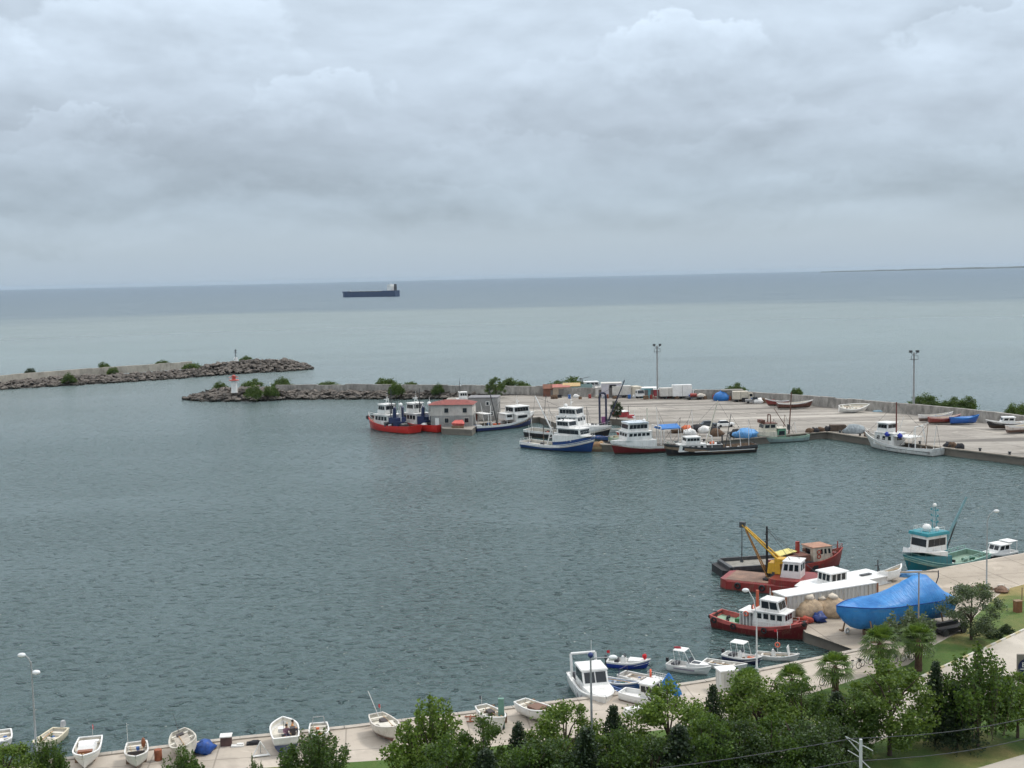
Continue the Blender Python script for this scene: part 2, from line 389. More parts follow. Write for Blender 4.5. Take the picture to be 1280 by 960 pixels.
sheet('shrub_bed', [(-300, 1010), (0, 985), (200, 968), (480, 950), (640, 930), (800, 915), (900, 905), (930, 946), (898, 961), (700, 1009), (700, 1040), (300, 1061), (-300, 1149)], ZN + .02, grassm)
# kerb of alternating stones along the path
kp = [P(x, y, ZN) for x, y in ((1330, 768), (1280, 787.7), (1232, 810.3), (1180, 833.7), (1095, 872.7), (1000, 915.7))]
mb = MB(); acc = 0
for a, c in zip(kp, kp[1:]):
    L_ = (c - a).length; n_ = max(1, int(L_ / 1.0)); ang = math.atan2(c.y - a.y, c.x - a.x)
    for i in range(n_):
        p = a.lerp(c, (i + .5) / n_); mb.box((p.x, p.y, ZN + .07), (L_ / n_ - .03, .22, .14 + .01 * (acc % 2)), ang, mi=acc % 2); acc += 1
struct(mb.build('path_kerb', [M('kerb_white', (.6, .58, .52), .8), M('kerb_yellowed', (.5, .44, .26), .8)]))
# coping stones of the promenade edge
mb = MB()
for a, c in zip(near, near[1:]):
    L_ = (c - a).length; n_ = max(1, int(L_ / 2.4)); ang = math.atan2(c.y - a.y, c.x - a.x); nrm = Vector((math.sin(ang), -math.cos(ang), 0))
    for i in range(n_):
        p = a.lerp(c, (i + .5) / n_) + nrm * .2; mb.box((p.x, p.y, ZN + .04), (L_ / n_ - .04, .55, .14), ang)
struct(mb.build('promenade_kerb', M('coping_stone', (.42, .38, .33), .85, .15, 1.5)))
# far quay
fq = [(553, 535.5), (590, 537), (598, 529.5), (640, 525), (674, 521), (700, 531), (744, 532), (757, 523), (812, 527), (808, 541), (752, 545.5), (752, 556), (830, 557), (941, 547.5), (1005, 542), (1034, 540), (1084, 547.5), (1176, 559.3), (1280, 572)]
fqw = [P(x, y, ZF) for x, y in fq]
fe = fqw[-1] + (fqw[-1] - fqw[-2]).normalized() * 90
wallpix = [(686, 495), (760, 496), (900, 498.5), (950, 502.5), (1010, 506), (1060, 511), (1143, 518), (1194, 523.5), (1243, 529), (1280, 534.5)]
ww = [P(x, y, ZF) for x, y in wallpix]
we = ww[-1] + (ww[-1] - ww[-2]).normalized() * 130
back = [we + Vector((4, 8, 0))] + [p + Vector((1, 6, 0)) for p in reversed(ww)] + [P(560, 497, ZF), P(540, 517, ZF)]
slab('quay_apron', [(p.x, p.y) for p in fqw + [fe] + back], -3, ZF, apron, wallc)
mb = MB()
for a, c in list(zip(fqw, fqw[1:]))[10:]:
    L_ = (c - a).length; n_ = max(1, int(L_ / 3)); ang = math.atan2(c.y - a.y, c.x - a.x); nrm = Vector((-math.sin(ang), math.cos(ang), 0))
    for i in range(n_):
        p = a.lerp(c, (i + .5) / n_) + nrm * .1; mb.box((p.x, p.y, ZF + .02), (L_ / n_ - .06, .8, .22), ang)
struct(mb.build('quay_kerb', M('quay_coping', (.3, .265, .22), .85, .2, .8)))
# pale sweep lines left on the apron
for pp, wd in (([(700, 507.5), (800, 509.5), (900, 514), (945, 517)], .5), ([(1145, 530), (1200, 533.5), (1240, 540), (1290, 545)], .6)):
    mb = MB(); pts = [P(x, y, ZF + .006) for x, y in pp]
    for a, c in zip(pts, pts[1:]):
        mb.add([a + Vector((0, -wd, 0)), c + Vector((0, -wd, 0)), c + Vector((0, wd, 0)), a + Vector((0, wd, 0))], [(0, 1, 2, 3)])
    struct(mb.build('apron_marking', M('worn_pale_paint', (.5, .46, .4), .9, .15, .3)))

# ------------------------------------------------------------------ breakwaters
def wall_run(pts, h, th, name, label, mt, jag=.12, seg_len=5.):
    """cast wall of separate pours, slightly uneven heights; one wall"""
    rnd = random.Random(3); mb = MB()
    for a, c in zip(pts, pts[1:]):
        L_ = (c - a).length; n_ = max(1, round(L_ / seg_len)); ang = math.atan2(c.y - a.y, c.x - a.x)
        for i in range(n_):
            p = a.lerp(c, (i + .5) / n_); hh = h + rnd.uniform(-jag, jag)
            mb.box((p.x - pts[0].x, p.y - pts[0].y, hh / 2), (L_ / n_ - .05, th * rnd.uniform(.95, 1.05), hh), ang, tap=(1, .8))
    return tag(mb.build(name, mt, loc=pts[0]), label, 'wall')
def seawallmat(name, a, b_):
    m, g, b = newmat(name); tc = g.n('ShaderNodeTexCoord').outputs['Object']
    f = g.noise(g.mapv(tc, (.8, .8, .3)), 1., 6, .7); f2 = g.noise(tc, .25, 4, .6)
    c = g.mix(g.rng(f, .3, .72), a, b_); c = g.mix(g.m('MULTIPLY', g.rng(f2, .5, .7), .5), c, tuple(v * .5 for v in a))
    g.put(b.inputs['Base Color'], c); b.inputs['Roughness'].default_value = .9; return m
swm = seawallmat('stained_sea_wall', (.15, .14, .13), (.46, .44, .40))
swl = seawallmat('pale_sea_wall', (.34, .31, .26), (.52, .48, .41))
wall_run([p + Vector((0, 0, -.1)) for p in ww] + [we], 2.7, 1.2, 'sea_wall', 'long stained grey concrete sea wall behind the boat apron', swm, .12)
bwl = [P(345, 490.5, 1.6), P(450, 490.5, 1.6), P(560, 491.5, 1.6), P(690, 494, 1.5)]
wall_run(bwl, 2.6, 1.1, 'breakwater_wall', 'weathered grey wall along the rocks beyond the red roofed house', swm, .2)
bww = [P(-60, 485, 1.8), P(0, 479, 1.8), P(100, 470.5, 1.8), P(185, 464.5, 1.8), P(240, 460.5, 1.8)]
wall_run(bww, 3.0, 1.2, 'breakwater_wall', 'pale sunlit concrete wall along the outer rock breakwater', swl, .1)

def mound(name, spine, mt):
    """spine: (point, half width front, half width back, height)"""
    mb = MB(); rows = []
    for p, wf, wb, h in spine:
        rows.append([Vector((p.x, p.y - wf, -1.2)), Vector((p.x, p.y - wf * .8, .2)), Vector((p.x, p.y - wf * .4, h * .62)), Vector((p.x, p.y - wf * .1, h)), Vector((p.x, p.y + wb * .3, h)), Vector((p.x, p.y + wb, -1.2))])
    vs = [v for r_ in rows for v in r_]; k = 6
    fs = [(i * k + j, (i + 1) * k + j, (i + 1) * k + j + 1, i * k + j + 1) for i in range(len(rows) - 1) for j in range(k - 1)]
    fs += [tuple(range(k)), tuple(range((len(rows) - 1) * k + k - 1, (len(rows) - 1) * k - 1, -1))]
    return struct(mb.add(vs, fs).build(name, mt))
def lerp_spine(sp, t):
    f = t * (len(sp) - 1); i = min(int(f), len(sp) - 2); f -= i
    a, c = sp[i], sp[i + 1]
    return (a[0].lerp(c[0], f),) + tuple(a[j] * (1 - f) + c[j] * f for j in (1, 2, 3))
# waterline pixels of the front toe, half widths, height
def spine(rows): return [(P(x, y, 0) + Vector((0, wf, 0)), wf, wb, h) for x, y, wf, wb, h in rows]
inner = spine([(231, 499.8, 1, 1, .3), (243, 502, 8, 6, 1.6), (265, 503, 15, 8, 2.8), (300, 503, 16, 8, 3.1), (335, 502, 12, 8, 2.8), (352, 500.5, 8, 8, 1.9), (450, 499.5, 7.5, 7, 1.8), (545, 499.5, 7.5, 7, 1.8), (690, 500, 7.5, 7, 1.7)])
outer = spine([(391, 461.5, 1, 1, .4), (378, 463.3, 9, 5, 1.8), (355, 465, 18, 8, 3.6), (310, 467.5, 22, 8, 4.4), (260, 471, 20, 8, 4.0), (225, 474, 20, 10, 2.6), (180, 477, 20, 10, 2.1), (100, 482, 20, 10, 2.1), (0, 488, 20, 10, 2.1), (-60, 492, 20, 10, 2.1)])
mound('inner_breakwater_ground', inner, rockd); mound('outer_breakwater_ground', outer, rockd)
rocks = []
for s_ in range(6):
    mb = MB(); rnd = random.Random(s_)
    mb.ell((0, 0, 0), (1, .8, .5), 7, 5, .6, s_ + 11, sm=False); me = mb.mesh('boulder', rockm); rocks.append(me)
def rock_spots(sp, n, seed):
    rnd = random.Random(seed); L_ = [0]
    for a, c in zip(sp, sp[1:]): L_.append(L_[-1] + (c[0] - a[0]).length)
    out = []
    for i in range(n):
        d = rnd.random() * L_[-1]; j = max(k for k in range(len(L_) - 1) if L_[k] <= d); f = (d - L_[j]) / (L_[j + 1] - L_[j])
        p, wf, wb, h = lerp_spine(sp, (j + f) / (len(sp) - 1))
        v = rnd.random() ** .8; yy = -wf * (.92 - .9 * v); zz = .15 + (h - .1) * min(1, (.92 - abs(yy) / max(wf, .1)) / .6 if wf else 0)
        out.append((p.x + rnd.uniform(-.4, .4), p.y + yy, max(.1, zz), rnd.choice((.5, .65, .8, 1., 1.2, 1.5)) * rnd.uniform(.85, 1.15), rnd))
    return out
def scatter(sp, n, seed, nind, label, group, stuffname):
    spots = rock_spots(sp, n, seed); rnd = random.Random(seed + 1)
    key = lambda q: -q[3]
    spots.sort(key=key)
    for i, (x, y, z, s, _) in enumerate(spots[:nind]):
        o = bpy.data.objects.new('boulder', rocks[i % 6]); C.objects.link(o); o.location = (x, y, z)
        o.rotation_euler = (rnd.uniform(-.5, .5), rnd.uniform(-.5, .5), rnd.uniform(0, 6.3)); s *= .95; o.scale = (s * rnd.uniform(.8, 1.3), s, s * rnd.uniform(.7, 1.2))
        tag(o, label, 'rock', group)
    mb = MB()
    for i, (x, y, z, s, _) in enumerate(spots[nind:]):
        me = rocks[i % 6]; mt = Matrix.Translation((x, y, z)) @ Matrix.Rotation(rnd.uniform(0, 6.3), 4, 'Z') @ Matrix.Rotation(rnd.uniform(-.5, .5), 4, 'X') @ Matrix.Diagonal((s * .95, s * .9, s * .85, 1))
        mb.add([mt @ v.co for v in me.vertices], [tuple(p.vertices) for p in me.polygons])
    struct(mb.build(stuffname, rockm), 'stuff')
scatter(inner, 900, 5, 140, 'grey boulder in the rock armour below the red topped light tower and its wall', 'boulders of the inner breakwater', 'riprap_rubble')
scatter(outer, 1300, 9, 160, 'grey boulder in the rock armour of the outer breakwater', 'boulders of the outer breakwater', 'riprap_rubble')
# rubble on the sea side of the long wall
# far coast
mt = M('coast_woods', (.05, .06, .05), .95)
mb = MB(); vs = []; n_ = 60
for i in range(n_ + 1):
    az = R(14.5 + 17 * i / n_); r_ = 21000; h = 14 + 34 * (i / n_) * (1 + .5 * noise.noise(Vector((i * .33, 2.2, 0)))) + 10 * noise.noise(Vector((i * 1.3, 0, 0)))
    h = max(5, h) if i < n_ else 5
    for rr_, hh in ((r_, 0), (r_ + 900, h * .8), (r_ + 2600, h), (r_ + 5200, 0)): vs.append((rr_ * math.sin(az), rr_ * math.cos(az), hh - 1))
fs = [(i * 4 + j, (i + 1) * 4 + j, (i + 1) * 4 + j + 1, i * 4 + j + 1) for i in range(n_) for j in range(3)]
struct(mb.add(vs, fs).build('coast_hills', mt))
cy = sc.cycles
cy.max_bounces = 5; cy.diffuse_bounces = 2; cy.glossy_bounces = 3; cy.transmission_bounces = 2; cy.volume_bounces = 0; cy.transparent_max_bounces = 4
cy.use_adaptive_sampling = True; cy.adaptive_threshold = .03; cy.use_denoising = True
cy.caustics_reflective = False; cy.caustics_refractive = False
w.cycles.sampling_method = 'MANUAL'; w.cycles.sample_map_resolution = 512
# ------------------------------------------------------------------ sea air
hz = bpy.data.materials.new('sea_haze'); hz.use_nodes = True; nt_ = hz.node_tree; nt_.nodes.clear()
vo = nt_.nodes.new('ShaderNodeVolumePrincipled'); vo.inputs['Color'].default_value = (.60, .76, .92, 1); vo.inputs['Density'].default_value = 1.3e-5; vo.inputs['Anisotropy'].default_value = .2
oo = nt_.nodes.new('ShaderNodeOutputMaterial'); nt_.links.new(vo.outputs[0], oo.inputs['Volume'])
struct(MB().box((0, 0, 45), (80000, 80000, 98)).build('haze', hz), 'stuff')
# ------------------------------------------------------------------ boats
def clamp(v, a=0., b=1.): return max(a, min(b, v))
def hull(t_, L, B, F, D, bow, stern, tr, bul, mh, mg, md, rake=None, wall=.1, p=2.2, smooth=True, st_frac=.11, pts=False):
    """lofted hull: skin, gunwale cap, inner bulwark (one mesh), gunwale strip and deck as parts. Local +X is the bow, z=0 the waterline"""
    rake = (F + bow) * .55 if rake is None else rake
    n, k = 18, 7; out = []; inn = []; dk = []
    def sheer(t): return F + bow * clamp((t - .35) / .65) ** 2 + stern * clamp((.35 - t) / .35) ** 1.5
    for i in range(n + 1):
        t = i / n
        wd = (tr + (1 - tr) * math.sin(math.pi / 2 * t / .5) ** .8) if t < .5 else (1 - ((t - .5) / .5) ** p)
        b_ = max(.015, B / 2 * wd); zs = sheer(t); m_ = clamp((t - .5) / .5); zk = -D * (1 - clamp((t - .8) / .2) ** 2 * .5)
        row = []
        for j in range(k + 1):
            s = j / k if j < k - 1 else (1 - st_frac if j == k - 1 else 1.)
            s = (j / (k - 1)) * (1 - st_frac) if j < k else 1.
            th = s * math.pi / 2
            y = b_ * ((1 - m_) * math.sin(th) ** .62 + m_ * s ** .9); z = zk + (zs - zk) * ((1 - m_) * (1 - math.cos(th)) + m_ * s)
            q = (z - zk) / (zs - zk)
            x = -L / 2 + L * t - rake * m_ ** 3 * (1 - q) + (.06 * L * (1 - q) * clamp(1 - t * 6) * .35)
            row.append(Vector((x, y, z)))
        out.append(row)
        top = row[-1]; yi = max(0., top.y - wall); xi = top.x - wall * 1.5 * m_ + (wall if i == 0 else 0)
        zd = zs - bul; inn.append((Vector((xi, yi, zs)), Vector((xi, max(0, yi - .02), zd))))
    mb = MB(); K = k + 1
    for sg in (1, -1):
        vs = [Vector((v.x, v.y * sg, v.z)) for r_ in out for v in r_]
        fs = []; 
        for i in range(n):
            for j in range(k):
                f = (i * K + j, (i + 1) * K + j, (i + 1) * K + j + 1, i * K + j + 1); fs.append((f if sg < 0 else f[::-1]))
        lo = [f for a, f in enumerate(fs) if a % k < k - 1]; hi = [f for a, f in enumerate(fs) if a % k == k - 1]
        mb.add(vs, lo, 0, smooth); mb.add(vs, hi, 1, smooth)
        vi = [Vector((v.x, v.y * sg, v.z)) for pr in inn for v in pr]
        fi = [((i * 2, (i + 1) * 2, (i + 1) * 2 + 1, i * 2 + 1) if sg < 0 else (i * 2 + 1, (i + 1) * 2 + 1, (i + 1) * 2, i * 2)) for i in range(n)]
        mb.add(vi, [f[::-1] for f in fi], 2, smooth)
    tv = out[0] + [Vector((v.x, -v.y, v.z)) for v in reversed(out[0][1:])]
    mb.add(tv, [tuple(range(len(tv)))], 0)
    it = inn[0]; mb.add([it[0], it[1], Vector((it[1].x, -it[1].y, it[1].z)), Vector((it[0].x, -it[0].y, it[0].z))], [(0, 1, 2, 3)], 2)
    ho = mb.build('hull', [mh, mg, md if not isinstance(md, tuple) else md[1]], t_)
    gb = MB()
    for sg in (1, -1):
        vs = []
        for i in range(n + 1):
            o_ = out[i][-1]; a = inn[i][0]
            vs += [(o_.x + .02, (o_.y + .03) * sg, o_.z + .05), (a.x - .02, max(0, a.y - .03) * sg, a.z + .05), (o_.x, (o_.y + .03) * sg, o_.z - .06), (a.x - .02, max(0, a.y - .03) * sg, a.z - .02)]
        for i in range(n):
            for a, c in ((0, 1), (2, 0), (1, 3)):
                f = (i * 4 + a, (i + 1) * 4 + a, (i + 1) * 4 + c, i * 4 + c); gb.add([vs[q] for q in f], [(0, 1, 2, 3) if sg > 0 else (3, 2, 1, 0)])
    o_ = out[0][-1]; gb.box((o_.x + .05, 0, o_.z), (wall + .08, 2 * o_.y + .06, .1))
    gb.build('gunwale', mg, t_)
    db = MB(); vs = []
    for i in range(n + 1): a = inn[i][1]; vs += [(a.x, a.y + .01, a.z), (a.x, -a.y - .01, a.z)]
    db.add(vs, [(i * 2 + 1, (i + 1) * 2 + 1, (i + 1) * 2, i * 2) for i in range(n)])
    db.build('deck', md if not isinstance(md, tuple) else md[0], t_)
    return dict(sheer=sheer, out=out, inn=inn, L=L, B=B)
def face_panes(pt, quad, n, u0, u1, v0, v1, gap=.08, mt=None, th=.03, name='window'):
    """n panes on a flat face given bl, br, tr, tl corners; each pane its own part"""
    bl, br, tr_, tl = (Vector(q) for q in quad); nr = (br - bl).cross(tl - bl).normalized()
    for i in range(n):
        a = u0 + (u1 - u0) * (i + gap / 2) / n; c = u0 + (u1 - u0) * (i + 1 - gap / 2) / n
        def at(u, v): return (bl.lerp(br, u)).lerp(tl.lerp(tr_, u), v)
        q = [at(a, v0), at(c, v0), at(c, v1), at(a, v1)]
        mb = MB(); mb.hexa([v - nr * .01 for v in q], [v + nr * th for v in q]); mb.build(name, mt or GL, pt)
def house(pt, x0, x1, w_, z, h, mt=None, ns=3, nf=3, nb=0, wz=(.45, .85), su=(.06, .94), fs=.18, bs=0., roof=None, over=.2, rth=.12, name='cabin', gap=.2, wf=None, cam=.0):
    """deckhouse part with windows as sub-parts and a roof slab; +x front slopes back by fs*h"""
    mt = mt or white; yb = w_ / 2; wf = wf or w_; yf = wf / 2
    bx = [(x0, -yb, z), (x1, -yf, z), (x1, yf, z), (x0, yb, z)]; tp = [(x0 + bs * h, -yb, z + h), (x1 - fs * h, -yf, z + h), (x1 - fs * h, yf, z + h), (x0 + bs * h, yb, z + h)]
    mb = MB(); mb.hexa(bx, tp); o = mb.build(name, mt, pt)
    if ns:
        face_panes(o, (bx[0], bx[1], tp[1], tp[0]), ns, su[0], su[1], *wz, gap=gap)
        face_panes(o, (bx[2], bx[3], tp[3], tp[2]), ns, 1 - su[1], 1 - su[0], *wz, gap=gap)
    if nf: face_panes(o, (bx[1], bx[2], tp[2], tp[1]), nf, .05, .95, *wz, gap=gap * .8)
    if nb: face_panes(o, (bx[3], bx[0], tp[0], tp[3]), nb, .08, .92, *wz, gap=gap)
    if roof is not None:
        rb = MB(); xa, xb = x0 + bs * h - over, x1 - fs * h + over
        rb.hexa([(xa, -yb - over, z + h + .002), (xb, -yf - over, z + h + .002), (xb, yf + over, z + h + .002), (xa, yb + over, z + h + .002)],
                [(xa + .06, -yb - over + .06, z + h + rth), (xb - .06, -yf - over + .06, z + h + rth), (xb - .06, yf + over - .06, z + h + rth), (xa + .06, yb + over - .06, z + h + rth)])
        rb.build('roof', roof, pt)
    return o
def rails(pt, pts, h=.9, r=.03, mt=None, mid=True, step=1.3):
    mb = MB(); pts = [Vector(p) for p in pts]; up = Vector((0, 0, h))
    for a, c in zip(pts, pts[1:]):
        mb.bar(a + up, c + up, r, n=4)
        if mid: mb.bar(a + up * .5, c + up * .5, r * .8, n=4)
        n_ = max(1, int((c - a).length / step))
        for i in range(n_ + 1): p = a.lerp(c, i / n_); mb.bar(p, p + up, r, n=4)
    return mb.build('railing', mt or steel, pt)
def bow_rails(pt, H, t0=.62, h=.8, mt=None, r=.03, step=1.1):
    n = len(H['inn']) - 1; i0 = int(t0 * n); L = [H['inn'][i][0] for i in range(i0, n + 1)]
    rails(pt, [Vector((v.x, v.y, v.z)) for v in L] , h, r, mt, True, step); rails(pt, [Vector((v.x, -v.y, v.z)) for v in L], h, r, mt, True, step)
def pole(pt, p0, p1, r0, r1=None, mt=None, name='mast', n=7):
    return MB().bar(p0, p1, r0, r1 if r1 is not None else r0 * .6, n).build(name, mt or white, pt)
def rig(pt, pairs, mt=None, r=.022):
    mb = MB()
    for a, c in pairs: mb.bar(a, c, r, n=4)
    return mb.build('rigging', mt or darkm, pt)
def masthead(pt, x, y, z, h=2.4, mt=None, radar=True):
    mt = mt or white; mb = MB()
    mb.bar((x, y - .5, z), (x, y - .1, z + h), .05); mb.bar((x, y + .5, z), (x, y + .1, z + h), .05); mb.box((x, y, z + h * .55), (.1, .9, .08)); mb.box((x, y, z + h), (.12, .5, .08)); mb.bar((x, y, z + h), (x, y, z + h + 1.1), .03)
    o = mb.build('mast', mt, pt)
    if radar: MB().box((x + .25, y, z + h * .55 + .25), (.25, 1.3, .16)).bar((x + .25, y, z + h * .55), (x + .25, y, z + h * .55 + .2), .1).build('radar', white2, o)
    return o
def clutter(pt, box_, n, cols, seed, s=(.3, .9), name='deck_gear'):
    """winches, boxes and coiled nets on a work deck; each its own part"""
    rnd = random.Random(seed); x0, x1, y0, y1, z = box_
    for i in range(n):
        mb = MB(); a = rnd.uniform(*s); p = (rnd.uniform(x0, x1), rnd.uniform(y0, y1), z)
        c = rnd.choice(cols)
        if rnd.random() < .4: mb.ell((p[0], p[1], z + a * .3), (a, a * .7, a * .45), 9, 6, .35, i); nm = 'net_heap'
        elif rnd.random() < .5: mb.box((p[0], p[1], z + a * .4), (a, a * .8, a * .8), rnd.uniform(0, 3)); nm = 'gear_box'
        else:
            mb.bar((p[0], p[1] - a * .5, z + a * .5), (p[0], p[1] + a * .5, z + a * .5), a * .3, n=9); mb.box((p[0], p[1] - a * .5, z + a * .4), (a * .5, .08, a * .8)); mb.box((p[0], p[1] + a * .5, z + a * .4), (a * .5, .08, a * .8)); nm = 'winch'
        mb.build(nm, c, pt)
def lifebuoy(pt, c, r=.32, ax='Y', tilt=0., mt=None, name='lifebuoy'):
    return MB().torus(c, r, r * .27, ax, 16, 6, tilt=tilt).build(name, mt or orange, pt)
def tyres(pt, H, side, ts, z=.6, r=.38):
    n = len(H['out']) - 1
    for t in ts:
        v = H['out'][int(t * n)][-1]; a = H['out'][int(t * n)][-3]
        MB().torus((v.x, (v.y + .1) * side, v.z - r - .1), r, r * .38, 'Y', 12, 6).build('tyre_fender', black, pt)
def boat(name, label, cat, px, z=0., group=None, L=None, ang=None, sc_=1.):
    """px = stern and bow waterline pixels"""
    c, a, l_ = seg(*px, z)
    t = thing(name, label, cat, c, a if ang is None else ang, group, sc_); t['len'] = l_
    return t, (L or l_)
netc = [M('net_brown', (.13, .08, .05), .95, .3, 4, bump=.8), M('net_black', (.03, .03, .035), .95, .3, 4, bump=.8), M('net_green', (.05, .16, .1), .95, .3, 4), M('crate_blue', (.03, .12, .36), .6), M('buoy_orange', (.6, .13, .04), .6), white]
deckg = M('worn_green_deck', (.22, .33, .26), .8, .2, 1, grime=.5)
deckw = M('pale_deck', (.5, .48, .43), .75, .15, 1.2, grime=.5, gcol=(.2, .17, .13))
deckr = M('rust_deck', (.2, .1, .07), .85, .3, .8, grime=.5)
deckb = M('brown_deck', (.22, .16, .11), .85, .25, 1.2, grime=.4)
def fcastle(t_, H, t0, ztop, mt, lo=.25, inset=.03, name='forecastle', zt1=None, t1=1.):
    """raised foredeck block whose sides follow the hull's own plan from station t0 to the stem"""
    n = len(H['out']) - 1; i0 = round(t0 * n); i1 = round(t1 * n); mb = MB(); A_, B_ = [], []
    for i in range(i0, i1 + 1):
        o_ = H['out'][i][-1]; y = max(.02, o_.y - inset); zt = ztop + ((zt1 if zt1 is not None else ztop) - ztop) * (i - i0) / max(1, i1 - i0)
        zt = max(zt, o_.z + .02); A_.append((o_.x - (.05 if i == n else 0), y, o_.z - lo)); B_.append((o_.x + (.1 if i == n else 0), y + .06 * (i - i0) / max(1, n - i0), zt))
    k = len(A_); vs = A_ + B_ + [(x, -y, z) for x, y, z in A_] + [(x, -y, z) for x, y, z in B_]
    fs = [(i, i + 1, k + i + 1, k + i)[::-1] for i in range(k - 1)] + [(2 * k + i, 2 * k + i + 1, 3 * k + i + 1, 3 * k + i) for i in range(k - 1)] + [(k + i, 3 * k + i, 3 * k + i + 1, k + i + 1) for i in range(k - 1)] + [(0, k, 3 * k, 2 * k), (k - 1, 3 * k - 1, 4 * k - 1, 2 * k - 1)]
    return mb.add(vs, fs).build(name, mt, t_)

def spars(t_, xs, yw, z, seed, hs=(3, 6.5), lean=1.2):
    """thin masts, antennas and stays standing over a work deck"""
    rn = random.Random(seed)
    for x_ in xs:
        y_ = rn.uniform(-yw, yw); h_ = rn.uniform(*hs); top = Vector((x_ + rn.uniform(-lean, lean), y_ + rn.uniform(-lean, lean) * .5, z + h_))
        pole(t_, (x_, y_, z), top, .09, .05, rn.choice((white, darkm, white, timber)), 'spar', 5); rig(t_, [(top, Vector((x_ + rn.choice((-3, 3)), -y_, z)))], r=.03)
# ---- cargo ship at anchor offshore
c, a, l_ = seg(497, 370.6, 429, 371.6)
ship = thing('cargo_ship', 'long dark blue cargo ship lying alone on the open sea', 'ship', c, a)
L = l_; navy = hullmat('ship_navy', (.045, .075, .145), (.04, .06, .11), -3, .1)
mb = MB(); pl_ = [(-L / 2, -9), (L * .44, -9), (L / 2, -1), (L / 2, 1), (L * .44, 9), (-L / 2, 9)]; mb.prism(pl_, -1, 11.5)
mb.prism([(L * .41, -9.2), (L * .45, -8.2), (L * .51, -1), (L * .51, 1), (L * .45, 8.2), (L * .41, 9.2)], 10, 13.5); mb.prism([(-L / 2, -9.2), (-L * .26, -9.2), (-L * .26, 9.2), (-L / 2, 9.2)], 11, 14)
mb.build('hull', navy, ship)
MB().box((-L * .39, 0, 19), (11, 17, 11)).box((-L * .39, 0, 26), (8, 19, 4)).build('deckhouse', white2, ship)
MB().box((-L * .465, 0, 21), (4.5, 6, 15), tap=(.85, .85)).build('funnel', darkm, ship)
for k in range(6): MB().box((-L * .2 + k * L * .108, 0, 12.2), (L * .09, 14, 1.6)).build('hatch_cover', darkm, ship)
for k in (.18, .36): MB().bar((L * k, 0, 11), (L * k, 0, 17), .5).build('mast', white, ship)
MB().bar((-L * .39, 0, 28), (-L * .39, 0, 33), .35).build('mast', white, ship)

# ---- two red tugs by the house
def red_tug(px, label, L=17, hs=1.):
    t, _ = boat('tugboat', label, 'tugboat', px, group='red tugs moored by the house', sc_=1.1)
    hm = hullmat('tug_red', (.58, .035, .03), (.1, .015, .015), .12, .12, .3)
    H = hull(t, L, 5.4, 1.5, 1.3, 1.5, .25, .75, .5, hm, hm, deckr, rake=.8, p=2.8)
    h = house(t, -1.0, 4.2, 3.6, 1.45, 2.3, ns=4, nf=3, roof=white, name='cabin'); MB().box((-2.3, 0, 2.3), (2.4, 3.2, 1.9)).box((-3.6, .4, 1.9), (.9, 2.4, 1.1)).build('engine_casing', M('tug_navy', (.02, .035, .1), .5), t); spars(t, (-3, -1.6, .2, 2), 1.3, 3.2, len(label) + 3, (2.5, 4.5), .6); house(t, .4, 3.2, 2.8, 3.95, 2.1, ns=3, nf=3, nb=2, roof=white, name='wheelhouse', gap=.12)
    masthead(t, 1.2, 0, 6.1, 1.6, radar=True); pole(t, (-.2, 0, 4), (-.2, 0, 9.6), .16, .07, darkm)
    for y in (-1.1, 1.1): MB().bar((-2.6, y, 1.3), (-2.7, y, 5.2), .42, n=10).bar((-2.7, y, 5.2), (-3., y, 5.6), .3, n=8).build('exhaust_funnel', M('tug_navy', (.02, .035, .1), .5), t)
    MB().bar((L / 2 - .7, -.9, 2.6), (L / 2 - .7, .9, 2.6), .5, n=10).build('bow_fender', black, t)
    MB().bar((-4.4, -.8, 1.6), (-4.4, .8, 1.6), .5, n=10).box((-4.4, 0, 1.4), (1.2, 2.2, .8)).build('towing_winch', darkm, t)
    bow_rails(t, H, .55, .8, white); lifebuoy(t, (1.2, -1.85, 2.6), .35)
    clutter(t, (-4.2, 2, -2.3, 2.3, 1.3), 18, [darkm, white, netc[3], black, M('tug_navy', (.02, .035, .1), .5), white, M('tug_grey', (.35, .36, .38), .6)], len(label), (.5, 1.3)); pole(t, (-3.6, 0, 1.4), (-3.6, 0, 6.4), .12, .08, white, 'post'); MB().ell((-3.6, 0, 6.2), (.5, .5, .5), 10, 6).build('floodlight', white2, t)
    return t
red_tug((519, 542, 461, 535), 'red tug with black bow fender, outer of the pair at the house', 17)
red_tug((552, 540, 499, 533.5), 'red tug squeezed between the house and the other red tug', 17)

# ---- navy fishing boat by the grey shed
t, L = boat('fishing_boat', 'navy fishing boat with white raised bow beside the grey two storey shed', 'fishing boat', (594, 539, 664, 531.5), L=19)
hm = hullmat('navy_hull', (.018, .03, .13), (.02, .022, .05), .2, .15)
H = hull(t, L, 5.6, 1.3, 1.3, 1.9, .2, .8, .8, hm, white, deckb, p=2.6)
fcastle(t, H, 0.62, 3.5, white)
for s_ in (-1, 1): MB().hexa([(L * .14, s_ * 2.68, 2.5), (L * .3, s_ * 2.32, 2.5), (L * .3, s_ * 2.36, 3.2), (L * .14, s_ * 2.72, 3.2)], [(L * .14, s_ * 2.75, 2.5), (L * .3, s_ * 2.39, 2.5), (L * .3, s_ * 2.43, 3.2), (L * .14, s_ * 2.79, 3.2)]).build('window', GL, t)
house(t, L * .1, L * .36, 3.9, 3.5, 1.8, ns=5, nf=4, nb=3, roof=white, gap=.06, name='wheelhouse', wz=(.35, .9)); masthead(t, L * .22, 0, 5.4, 1.6)
house(t, -L * .02, L * .1, 3.6, 2.2, 1.5, ns=1, nf=0, roof=white, name='cabin')
